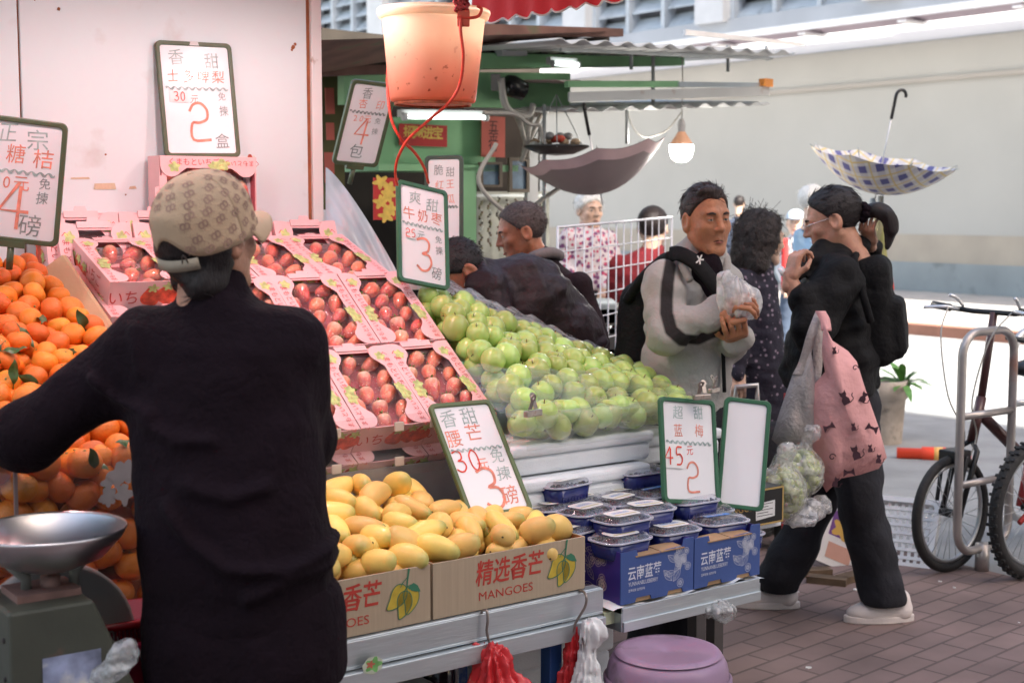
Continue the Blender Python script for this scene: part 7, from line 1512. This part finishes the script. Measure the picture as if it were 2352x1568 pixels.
for x in (-.055, .055): g = MB(); g.tube([(x * .8, 0, .25), (x * .8, 0, hpan - .085), (x * 1.7, .0, hpan - .035)], .011, 8); g.build('pan_support', mat('support_grey', (.16, .16, .14), .5, metal=.3), t)
g = MB(); g.box(-.075, .04, -.05, .05, .255, .268); g.lathe([(.018, .268), (.018, .285), (.001, .286)], 14); g.build('top_plate', mat('plate_rust', (.22, .12, .10), .6, .3, 20), t)
g = MB(); g.lathe([(.001, -.072), (R_ * .35, -.068), (R_ * .70, -.048), (R_ * .93, -.014), (R_ * .985, -.002), (R_, .002), (R_ * 1.01, -.001), (R_ * .995, -.006), (R_ * .94, -.019), (R_ * .71, -.053), (R_ * .36, -.073), (.001, -.077)], 48, 0, T(0, 0, hpan)); g.build('pan', sst, t)
Pp = at(60, 1500, Ys); bench = thing('side_table', 'dark low table carrying the scale beside the vendor', 'table', T(Pc.x, Pc.y + .04, 0) @ RZ(.62)); g = MB(); g.box(-.42, .46, -.18, .30, zg - .03, zg - .001); g.build('tabletop', mat('dark_crate'), bench)
for x in (-.38, .42):
    for y in (-.14, .26): g = MB(); g.box(x - .02, x + .02, y - .02, y + .02, 0, zg - .03); g.build('leg', mat('dark_crate'), bench)
def basket(label, P, w_, d_, h_, m, rz=0):
    t = thing('plastic_basket', label, 'basket', T(*P) @ RZ(rz), 'red plastic baskets by the scale'); g = MB(); lo = lambda s, z, i=0: [(x, y, z) for x, y in rrect(w_ * s - i, d_ * s - i, .03, 4)]
    loft(g, [lo(.86, 0), lo(.90, .004), lo(.98, h_ - .012), lo(1.05, h_ - .012), lo(1.05, h_), lo(.96, h_, .004), lo(.88, .008, .004)], 0); g.build('shell', m, t)
    g = MB(); n_ = 22
    for i in range(n_):
        for s in (-1, 1): x = -w_ * .36 + w_ * .72 * i / (n_ - 1); g.box(x - w_ * .009, x + w_ * .009, s * d_ * .485 - .004, s * d_ * .485 + .004, h_ * .55, h_ * .78)
    g.build('slots', mat('slot_dark', (.12, .01, .02), .8), t)
bred = mat('basket_red', (.52, .015, .025), .35, .1, 8, coat=.2); bpink = mat('basket_crimson', (.60, .02, .08), .35, .1, 8, coat=.2)
P0 = at(300, 1545, 2.78); basket('crimson plastic basket at the bottom of the pair between scale and vendor', (P0.x, P0.y, P0.z), .22, .16, .085, bpink, .5); basket('bright red plastic basket stacked on the crimson one beside the vendor', (P0.x + .01, P0.y + .02, P0.z + .05), .22, .16, .075, bred, .45)
q = [at(232, 1560, 2.42), at(268, 1525, 2.42), at(290, 1500, 2.42)]; lo, hi = bb(q, .06); sdf_thing('plastic_bag', 'crumpled milky plastic bag in front of the green scale', 'plastic bag', lambda P: smin(cap(P, q[0], q[1], .020, .026), ell(P, q[2], (.024, .022, .030)), .02) + .012 * np.abs(vn(P, 90, 4)) + .005 * vn(P, 160, 2), lo, hi, .004, film('bag_milky', (.97, 1, .97), .12, .15, 1, 40, .42))

# ================================================================ under the tables: stool, hooks, bags, cartons
Pst = at(1534, 1492, 3.56); t = thing('stool', 'round mauve plastic stool under the blueberry tray', 'stool', T(Pst.x, Pst.y, 0)); sm2 = mat('stool_mauve', (.31, .20, .29), .38, .12, 5, .05, 60, dirt=((.15, .10, .125), .585, 11)); z1 = Pst.z
def stool_r(z): return np.interp(z, [0, z1 * .55, z1 * .80, z1 * .86, z1 * .95, z1 - .004, z1], [.205, .178, .160, .158, .150, .138, .118])
g = MB(); n_ = 72; zs_ = [z1 * i / 26 for i in range(27)]
def leg_open(a, z):
    q = (a % (math.pi / 2)) - math.pi / 4; top_ = z1 * .58 * (1 - (abs(q) / .56) ** 2.4) if abs(q) < .56 else -1
    return z < top_
v_ = [(float(stool_r(z)) * math.cos(2 * math.pi * i / n_), float(stool_r(z)) * math.sin(2 * math.pi * i / n_), z) for z in zs_ for i in range(n_)]
f_ = [(j * n_ + i, j * n_ + (i + 1) % n_, (j + 1) * n_ + (i + 1) % n_, (j + 1) * n_ + i) for j in range(26) for i in range(n_) if not leg_open(2 * math.pi * (i + .5) / n_ + .35, (zs_[j] + zs_[j + 1]) / 2)]
g.add(v_, f_, 0, True); o = g.build('legs_shell', sm2, t); md = o.modifiers.new('solid', 'SOLIDIFY'); md.thickness = .006; md = o.modifiers.new('sm', 'SMOOTH'); md.factor = .5; md.iterations = 2
g = MB(); g.lathe([(.138, z1 - .006), (.132, z1 + .001), (.118, z1 + .002), (.112, z1 - .002), (.02, z1 - .001), (.018, z1 - .004), (.001, z1 - .004)], 48); g.build('seat', sm2, t)
g = MB(); g.lathe([(.1605, z1 * .80), (.1655, z1 * .81), (.1655, z1 * .835), (.1595, z1 * .845)], 60); g.build('band', sm2, t)
hk = mat('hook_steel', (.30, .25, .22), .35, .2, 20, metal=.7)
def shook(label, pts, Y_):
    A = [at(x, y, Y_ + dy) for x, y, dy in pts]; t = tag(MB().tube(smooth_path([a - A[0] for a in A], 6), .0035, 7).build('wire_hook', hk, None, T(*A[0])), label, 'hook', 'wire hooks on the table rail')
shook('thin wire hook on the rail holding the red bag', [(1106, 1412, .0), (1108, 1402, -.02), (1118, 1402, -.03), (1120, 1425, -.035), (1118, 1450, -.035), (1126, 1480, -.035), (1132, 1500, -.03), (1128, 1508, -.03)], 3.38)
shook('thick bent wire hook at the right end of the rail', [(1320, 1362, .03), (1334, 1356, -.0), (1346, 1366, -.035), (1344, 1392, -.04), (1322, 1430, -.04), (1310, 1468, -.04), (1308, 1482, -.03)], 3.55)
rb = mat('bag_red_plastic', (.58, .030, .035), .30, .12, 8, .3, 30, coat=.2); wbg = mat('bag_white_plastic', (.74, .74, .73), .35, .05, 8, .35, 30)
def plbag(label, Y_, blobs, m, k=.03, h=.006, seed=1, fold=.013):
    B = [(at(x, y, Y_ + dy), r) for x, y, dy, r in blobs]; P_ = [b_[0] for b_ in B]; mxr = max(max(r) if isinstance(r, tuple) else r for _, r in B); lo, hi = bb(P_, mxr + .02)
    def fn(P):
        d = None
        for c, r in B: q = ell(P, c, r if isinstance(r, tuple) else (r, r, r)); d = q if d is None else smin(d, q, k)
        c0 = B[len(B) // 2][0]; th = np.arctan2(P[:, 1] - c0.y, P[:, 0] - c0.x); d = d + .006 * np.sin(11 * th + 2.5 * vn(P, 30, seed)) ; return d + fold * np.abs(vn(P * np.array((1, 1, .35), np.float32), 85, seed)) + fold * .4 * vn(P, 150, seed + 1)
    return sdf_thing('carrier_bag', label, 'plastic bag', fn, lo, hi, h, m)
plbag('red plastic carrier bag hanging from the thin wire hook, its handles gathered', 3.34, [(1130, 1508, 0, (.016, .016, .035)), (1095, 1498, .0, (.018, .014, .022)), (1160, 1515, .0, (.016, .014, .028)), (1132, 1560, 0, (.05, .035, .05)), (1150, 1640, .0, (.105, .06, .09)), (1190, 1600, .01, (.05, .03, .04)), (1080, 1610, .01, (.05, .03, .04))], rb, .035, .005, 3)
plbag('narrow red plastic bag hanging at the right end of the rail', 3.52, [(1318, 1470, 0, (.016, .016, .045)), (1314, 1530, 0, (.022, .02, .06)), (1298, 1610, 0, (.03, .03, .08))], rb, .03, .005, 4); plbag('white plastic carrier bag with knotted top hanging beside the purple stool', 3.50, [(1362, 1448, -.01, (.034, .028, .034)), (1350, 1495, -.01, (.018, .018, .035)), (1346, 1545, -.01, (.032, .026, .045)), (1350, 1620, -.01, (.062, .045, .075))], wbg, .025, .005, 5); plbag('white plastic sack sagging under the right end of the tray', 3.85, [(1650, 1400, 0, (.045, .05, .018)), (1630, 1392, 0, (.055, .05, .02)), (1664, 1412, .02, (.024, .03, .018))], film('bag_milky'), .03, .007, 8)
c_red = mat('carton_red', (.38, .02, .025), .5, .1, 6); P0 = atb(840, 1518, .16)
t = thing('fruit_carton', 'red topped white fruit carton stored under the table, lettering on its side', 'carton', SF @ T(-.74, .14, .30)); g = MB(); g.box(0, .32, 0, .3, -.3, .06); g.build('box', mat('carton_white'), t, bevel=.003); g = MB(); g.box(-.001, .321, -.002, -.0005, .06 - .052, .0605); g.build('red_band', c_red, t)
g = MB(); Mx = T(.20, -.0028, .037) @ RX(math.pi / 2); g.text('牛奶青枣', .030, Mx, 0); g.text('热线:18088800718', .011, T(.22, -.0028, .016) @ RX(math.pi / 2), 0); blob(g, .09, .005, .012, 0, 1, Mx, 3, 4, 1, .1); g.build('lettering', [mat('silver_ink', (.6, .6, .6), .3, metal=.5), mat('mango_green_ink')], t)
t = thing('jar', 'dark glass jar with a pale lid standing behind the red bag', 'jar', SF @ T(-.36, .22, .25)); g = MB(); g.lathe([(.001, 0), (.05, 0), (.055, .02), (.055, .13), (.045, .15), (.045, .16)], 24); g.build('jar_body', mat('jar_dark', (.02, .02, .025), .12, coat=.5), t); g = MB(); g.lathe([(.05, .15), (.05, .185), (.001, .187)], 24); g.build('lid', mat('jar_lid', (.12, .12, .13), .4), t)
t = thing('shelf', 'low dark board under the table holding the carton and jar', 'shelf', SF); g = MB(); g.box(-1.7, -.2, .1, .5, .22, .25); g.build('board', mat('dark_crate'), t)
g = MB(); blob(g, 0, 0, .026, 0, 0, None, 2, 7, .8, .05); blob(g, .002, .001, .019, .0004, 1, None, 3, 5, .8, .3); blob(g, -.006, .003, .009, .0008, 2, None, 4, 5, .8, .4); P0 = atb(856, 1527, -.0315); M = SF @ T(*(SF.inverted() @ P0)) @ RX(math.pi / 2)
tag(g.build('sticker', [mat('sticker_pale', (.52, .56, .44), .6, .1, 40), mat('sticker_green', (.16, .40, .12), .6, .3, 40), mat('sticker_red', (.5, .12, .08), .6)], None, M), 'round green and white sticker peeling on the lower rail', 'sticker')
# black grape carton and bags of green grapes beside the blank board
t = thing('grape_carton', 'black carton with gold border and gold lettering beyond the blank board', 'carton', SF @ T(.655, .28, .555)); g = MB(); g.box(0, .34, 0, .3, 0, .115); g.build('box', mat('carton_black', (.012, .011, .011), .5, .2, 8), t, bevel=.003)
g = MB(); A_ = RX(math.pi / 2); Z_ = T(0, -.0012, 0) @ A_
for x0, x1, y0, y1 in ((.0, .34, .0, .006), (.0, .34, .109, .115), (.334, .34, 0, .115)): g.flat([(x0, y0), (x1, y0), (x1, y1), (x0, y1)], 0, 0, Z_)
g.text('FLAMINGOK', .034, Z_ @ T(.115, .062, .0002), 0, .19); stroke(g, [(.09, .035), (.12, .03), (.15, .036)], .003, 0, Z_, .0002)
for pts in ([(.135, .108), (.142, .100), (.136, .092), (.143, .084)],): stroke(g, pts, .004, 1, Z_, .0003)
blob(g, .146, .083, .008, .0004, 1, Z_, 3, 3, .7, .2); g.flat([(.215, .018), (.30, .024), (.30, .075), (.213, .070)], .0006, 2, Z_)
for i in range(5): g.flat([(.22, .030 + i * .009), (.29 - .02 * (i % 2), .030 + i * .009), (.29 - .02 * (i % 2), .032 + i * .009), (.22, .032 + i * .009)], .0009, 3, Z_)
g.build('print', [mat('gold_ink', (.50, .34, .12), .4, metal=.3), mat('flamingo_pink', (.55, .25, .18), .6), mat('label_white', (.68, .68, .68), .5), mat('ink_black', (.03, .03, .03), .6)], t)
t = thing('foam_slab', 'white foam slab and shelf edge under the black grape carton', 'foam slab', SF @ T(.64, .30, .535)); g = MB(); g.box(0, .37, 0, .3, 0, .018); g.build('slab', foam, t, bevel=.004); g = MB(); g.box(.05, .09, .05, .09, -.53, 0); g.box(.28, .32, .2, .24, -.53, 0); g.build('leg', mat('dark_crate'), t)
grape = mat('grape_green', (.36, .42, .14), .28, .2, 20, rnd=.2, coat=.2); gbag = film('grape_bag', (1, 1, .97), .10, .1, 1.0, 34, .32); rs = random.Random(12)
for i, (x, y, b_, rx, rz_, lab) in enumerate(((1795, 1130, .36, .075, .085, 'clear bag of green grapes next to the blank board, the nearer lower one'), (1830, 1085, .46, .085, .085, 'clear bag of green grapes with knotted top, the higher one behind'))):
    P0 = atb(x, y, b_); t = thing('grape_bag', lab, 'bag of grapes', T(*P0), 'bags of green grapes'); g = MB()
    for k in range(60):
        d = Vector((rs.gauss(0, 1), rs.gauss(0, 1), rs.gauss(0, 1))).normalized(); g.ball((d.x * rx * .8, d.y * rx * .7, d.z * rz_ * .85), rs.uniform(.014, .018), 10, 7)
    g.build('grapes', grape, t); g = MB(); kx = 1 if i else .3
    sdf_add(g, lambda P: smin(ell(P, (0, 0, 0), (rx * 1.12, rx, rz_ * 1.1)), cap(P, (.02 * kx, 0, rz_), (.05 * kx, 0, rz_ + .05), .014, .034), .03) + .007 * np.abs(vn(P, 70, i)) + .003 * vn(P, 150, 3), (-.13, -.13, -.13), (.13, .13, .19), .0065); g.build('bag_film', gbag, t)
P0 = atb(1862, 1170, .36); plb_ = [(P0, (.055, .05, .045)), (atb(1885, 1165, .40), (.04, .04, .045)), (atb(1835, 1195, .34), (.06, .05, .022))]; lo, hi = bb([q_[0] for q_ in plb_], .08)
sdf_thing('plastic_bag', 'puffed empty milky plastic bag at the right edge of the grape carton', 'plastic bag', lambda P: smin(smin(ell(P, *plb_[0]), ell(P, *plb_[1]), .03), ell(P, *plb_[2]), .03) + .016 * np.abs(vn(P, 60, 6)) + .006 * vn(P, 140, 2), lo, hi, .006, film('milky_bag', (1, 1, 1), .12, .15, 1, 34, .38))
P0 = atb(1490, 1040, .95); lo, hi = bb([P0], .2)

# ================================================================ street clutter on the right
Pp_ = atz(2028, 1015, 0); t = thing('planter', 'round weathered concrete planter standing in the road behind the woman in black', 'planter', T(Pp_.x, Pp_.y, 0)); g = MB(); k_ = Pp_.y / F; r = 50 * k_; zt = at(2028, 872, Pp_.y).z
g.lathe([(r * .85, 0), (r * .9, zt * .3), (r * .98, zt * .7), (r * 1.06, zt * .72), (r * 1.06, zt), (r * .9, zt), (r * .85, zt * .9), (.001, zt * .9)], 28); g.build('pot', mat('planter_concrete', (.34, .30, .26), .9, .25, 8, .3, 50, dirt=((.16, .14, .12), .58, 9)), t)
g = MB(); rs = random.Random(4)
for i in range(34):
    a = rs.random() * 6.28; L_ = rs.uniform(.16, .34); el_ = rs.uniform(.2, 1.2); d = Vector((math.cos(a) * math.cos(el_), math.sin(a) * math.cos(el_), math.sin(el_))); sd = Vector((-math.sin(a), math.cos(a), 0)); pts = [Vector((0, 0, zt * .92)) + d * L_ * u - ZZ * (.22 * L_ * u * u * 2) for u in (0, .3, .6, .85, 1)]; ws = (.008, .022, .024, .014, .001)
    g.add([p_ + sd * w_ * s_ for p_, w_ in zip(pts, ws) for s_ in (-1, 1)], [(2 * k, 2 * k + 1, 2 * k + 3, 2 * k + 2) for k in range(4)], 0, True)
g.build('leaves', mat('planter_leaf', (.10, .24, .05), .5, .35, 9), t, T(.12, 0, 0))
A, B_ = atz(2060, 1040, .03), atz(2230, 1046, .03); t = thing('orange_pole', 'orange red plastic barrier pole lying on the road behind the bicycles', 'pole', T(*A)); d = B_ - A; g = MB(); g.tube([d * 0, d * .33, d * .34, d * .66, d * .67, d], [.035, .035, .045, .045, .03, .03], 10); g.build('pole_body', mat('barrier_orange', (.75, .06, .02), .5, .2, 6), t); g = MB(); g.tube([d * .5, d * .62], .046, 10); g.build('pale_sleeve', mat('sleeve_yellow', (.75, .42, .12), .5), t)
P0 = atz(2060, 1296, 0); t = thing('crate', 'white perforated plastic crate tipped over near the bicycle wheel', 'crate', T(P0.x, P0.y + .1, .0) @ RZ(-.5) @ T(0, 0, .12) @ RX(.95)); wc = mat('crate_white', (.80, .80, .80), .5, .06, 6); g = MB(); W_, D_ = .36, .30
for i in range(13): x = -W_ / 2 + W_ * i / 12; g.box(x - .007, x + .007, -D_ / 2, D_ / 2, -.006, 0)
for j in range(9): y = -D_ / 2 + D_ * j / 8; g.box(-W_ / 2, W_ / 2, y - .007, y + .007, .0005, .006)
g.build('lattice', wc, t); g = MB(); g.ring(rrect(W_ + .03, D_ + .03, .02, 3), rrect(W_ - .02, D_ - .02, .015, 3), -.03, .02); g.build('edge', wc, t)
P0 = atz(1925, 1318, 0); t = thing('flattened_carton', 'printed white carton leaning on edge on the paving behind the walking woman', 'carton', T(P0.x, P0.y + .12, 0) @ RZ(.15) @ RY(.42) @ RX(-.35)); g = MB(); g.box(-.10, .10, -.008, .008, 0, .30); g.build('board', mat('carton_white'), t)
g = MB(); A_ = T(0, -.0092, .15) @ RX(math.pi / 2); g.flat([(-.06, -.02), (.05, -.02), (.05, .09), (-.06, .09)], 0, 0, A_); blob(g, .0, .02, .045, .0004, 1, A_, 3, 5, .9, .3); g.flat([(-.05, -.12), (.07, -.12), (.07, -.05), (-.05, -.05)], 0, 2, A_); g.build('print', [mat('print_violet', (.16, .06, .24), .6), mat('print_amber', (.62, .38, .08), .6), mat('print_peach', (.6, .33, .25), .6)], t)
for i, (x, y, r_) in enumerate(((1865, 1312, .2), (1900, 1330, -.4), (1960, 1322, .7))): P0 = atz(x, y, .02); t = tag(MB().box(-.08, .08, -.03, .03, -.018, .012).build('scrap_wood', mat('scrap_brown', (.12, .08, .05), .9, .4, 10), None, T(*P0) @ RZ(r_)), 'broken scrap on the paving by the leaning printed carton, %s' % ['at its left', 'in front of it', 'at its right'][i], 'scrap')
# bike rack
rk = mat('rack_steel', (.42, .38, .36), .35, .2, 5, metal=.6, dirt=((.36, .12, .06), .60, 3)); f0 = atz(2205, 1268, .0); 
def rack_loop(label, P, ang, w_, h_, m):
    t = thing('bike_rack', label, 'bike rack', T(P.x, P.y, 0) @ RZ(ang)); r = .10; arc = lambda cx, cz, a0, a1: [(cx + r * math.cos(a0 + (a1 - a0) * i / 6), 0, cz + r * math.sin(a0 + (a1 - a0) * i / 6)) for i in range(7)]
    g = MB(); g.tube(arc(r, .10 + r, 1.5 * math.pi, math.pi)[::1] + arc(r, h_ - r, math.pi, .5 * math.pi) + arc(w_ - r, h_ - r, .5 * math.pi, 0) + arc(w_ - r, .10 + r, 0, -.5 * math.pi), .018, 10, closed=True); g.build('loop', m, t)
    for z in (h_ * .38, h_ * .66): g = MB(); g.tube([(0, 0, z), (w_, 0, z)], .016, 8); g.build('crossbar', m, t)
    g = MB(); g.tube([(w_ * .5, 0, 0), (w_ * .5, 0, .12)], .03, 10); g.build('foot', m, t)
hz = lambda y, Y_: at(2205, y, Y_).z
rack_loop('rusty steel loop of the bike rack, nearest one in front of the folding bicycle', Vector((at(2205, 1000, 5.82).x, 5.82, 0)), ANG, .36, hz(765, 5.82), rk); rack_loop('pale steel loop of the bike rack, further right behind the bicycles', Vector((at(2322, 1000, 6.45).x, 6.45, 0)), ANG, .40, hz(765, 6.4), mat('rack_steel_pale', (.55, .55, .55), .35, .12, 5, metal=.6))
rubber = mat('tyre_rubber', (.022, .021, .021), .75, .2, 20, .2, 60); rimm = mat('rim_alloy', (.42, .43, .44), .3, .1, 8, metal=.8); frm = mat('frame_dark_red', (.07, .022, .02), .35, .2, 8, coat=.4); blk = mat('bike_black', (.015, .015, .016), .4, .2, 10)
def wheel(parent, x, r, tw, knobs=0):
    M = T(x, 0, r); g = MB(); g.tube([((r - tw) * math.cos(a), 0, (r - tw) * math.sin(a)) for a in [2 * math.pi * i / 48 for i in range(48)]], tw, 10, 0, M, closed=True)
    if knobs:
        for i in range(knobs):
            a = 2 * math.pi * i / knobs
            for s_ in (-.6, 0, .6): g.box(-.006, .006, -.008 + s_ * tw, .008 + s_ * tw, -.004, .008 - abs(s_) * .008, 0, M @ RY(-a + (.04 if s_ else 0)) @ T(0, 0, 0) @ RY(math.pi / 2) @ T(0, 0, r - .002))
    t_ = g.build('tyre', rubber, parent); g = MB(); rr3 = r - 2 * tw - .006; g.tube([(rr3 * math.cos(a), 0, rr3 * math.sin(a)) for a in [2 * math.pi * i / 40 for i in range(40)]], .010, 8, 0, M, closed=True); g.build('rim', rimm, t_)
    g = MB()
    for i in range(28): a = 2 * math.pi * i / 28; s_ = 1 if i % 2 else -1; g.tube([(.018 * math.cos(a + s_ * 1.2), s_ * .02, .018 * math.sin(a + s_ * 1.2)), (rr3 * math.cos(a), 0, rr3 * math.sin(a))], .0013, 4, 0, M)
    g.build('spokes', rimm, t_); g = MB(); g.tube([(0, -.05, 0), (0, .05, 0)], .018, 10, 0, M); g.build('hub', blk, t_)
def tb(g, *p_, r=.014): g.tube(p_, r, 8)
# folding bike: x forward (front wheel at 0), pointing down the u axis
Pf = atz(2180, 1312, 0); t = thing('bicycle', 'folding bicycle with silver brake levers parked in the rusty rack loop', 'bicycle', T(Pf.x, Pf.y, 0) @ RZ(ANG)); r = .252; wheel(t, 0, r, .020)
hbz = at(2310, 705, 6.4).z; g = MB(); [tb(g, (0, s_ * .045, r), (.10, s_ * .05, r + .26), (.13, 0, r + .30), r=.012) for s_ in (-1, 1)]; g.build('fork', blk, t)
g = MB(); tb(g, (.13, 0, r + .29), (.19, 0, r + .48), r=.022); tb(g, (.17, 0, r + .42), (.55, 0, r + .16), (.72, 0, r + .12), r=.026); tb(g, (.60, 0, r + .1), (.56, 0, r + .55), r=.016); tb(g, (.72, 0, r + .1), (1.0, .04, r), r=.012); g.build('frame', frm, t)
g = MB(); tb(g, (.19, 0, r + .48), (.26, 0, hbz), r=.017); g.build('stem', frm, t); g = MB(); tb(g, (.20, -.27, hbz + .02), (.26, -.1, hbz), (.26, .1, hbz), (.20, .27, hbz + .02), r=.012); g.build('handlebar', blk, t)
for s_ in (-1, 1):
    g = MB(); tb(g, (.20, s_ * .27, hbz + .02), (.19, s_ * .17, hbz + .014), r=.017); g.build('grip', blk, t); g = MB(); g.tube(smooth_path([(.22, s_ * .15, hbz + .01), (.15, s_ * .17, hbz + .02), (.11, s_ * .25, hbz + .015)], 4), .008, 6); g.tube(smooth_path([(.24, s_ * .14, hbz + .02), (.20, s_ * .15, hbz + .06), (.17, s_ * .16, hbz + .07)], 4), .008, 6); g.build('brake_lever', mat('lever_silver', (.75, .75, .76), .25, metal=.6), t)
    g = MB(); g.tube(smooth_path([(.16, s_ * .16, hbz + .02), (.06, s_ * .12, hbz - .10), (.04, s_ * .06, hbz - .35), (.12, s_ * .03, r + .33), (.08, s_ * .03, r + .24)], 6), .0035, 5); g.build('brake_cable', mat('cable_grey'), t)
g = MB(); g.box(-.03, .06, -.05, .05, r + .22, r + .27); g.tube([(.02, -.06, r + .25), (-.03, -.05, r + .05)], .010, 6); g.tube([(.02, .06, r + .25), (-.03, .05, r + .05)], .010, 6); g.build('brake', blk, t, bevel=.006); g = MB(); g.ball((.56, 0, r + .58), (.13, .07, .04), 14, 8); g.build('saddle', blk, t); wheel(t, 1.0, r, .020)
g = MB(); g.lathe([(.02, -.012), (.085, -.006), (.085, .006), (.02, .012)], 20, 0, T(.62, -.05, r + .02) @ RX(math.pi / 2)); g.tube([(.62, -.06, r + .02), (.72, -.07, r - .12)], .008, 6); g.build('crank', blk, t)
Pm = atz(2368, 1326, 0); t = thing('bicycle', 'mountain bicycle with knobbly front tyre and red and white fork cut off by the frame', 'bicycle', T(Pm.x, Pm.y, 0) @ RZ(ANG)); r = .292; wheel(t, 0, r, .027, 44)
g = MB()
for s_ in (-1, 1): tb(g, (0, s_ * .06, r), (.06, s_ * .065, r + .18), r=.020); tb(g, (.06, s_ * .065, r + .18), (.14, s_ * .06, r + .40), r=.015)
tb(g, (.14, -.07, r + .40), (.14, .07, r + .40), r=.018); g.build('fork', mat('fork_red', (.40, .04, .04), .35, .3, 14, coat=.4), t)
wr = mat('frame_white_red', (.70, .68, .68), .3, .1, 5, coat=.4); g = MB(); tb(g, (.14, 0, r + .40), (.18, 0, r + .56), r=.022); tb(g, (.17, 0, r + .47), (.62, 0, r + .03), r=.022); tb(g, (.18, 0, r + .55), (.60, 0, r + .46), r=.018); tb(g, (.66, 0, r), (.58, 0, r + .60), r=.016); tb(g, (.64, .05, r + .02), (1.05, .06, r), r=.013); tb(g, (.60, .05, r + .45), (1.05, .06, r), r=.010); g.build('frame', wr, t); g = MB(); tb(g, (.18, 0, r + .56), (.20, 0, r + .66), r=.015); tb(g, (.22, -.30, r + .68), (.19, 0, r + .66), (.22, .30, r + .68), r=.012); g.build('handlebar', blk, t); g = MB(); g.ball((.56, 0, r + .64), (.14, .075, .04), 14, 8); g.build('saddle', blk, t); wheel(t, 1.05, r, .027, 44)
g = MB(); tb(g, (-.20, -.068, r - .02), (.10, -.062, r + .15), r=.011); g.build('red_stripe_stay', mat('stay_red', (.5, .05, .04), .4), t)
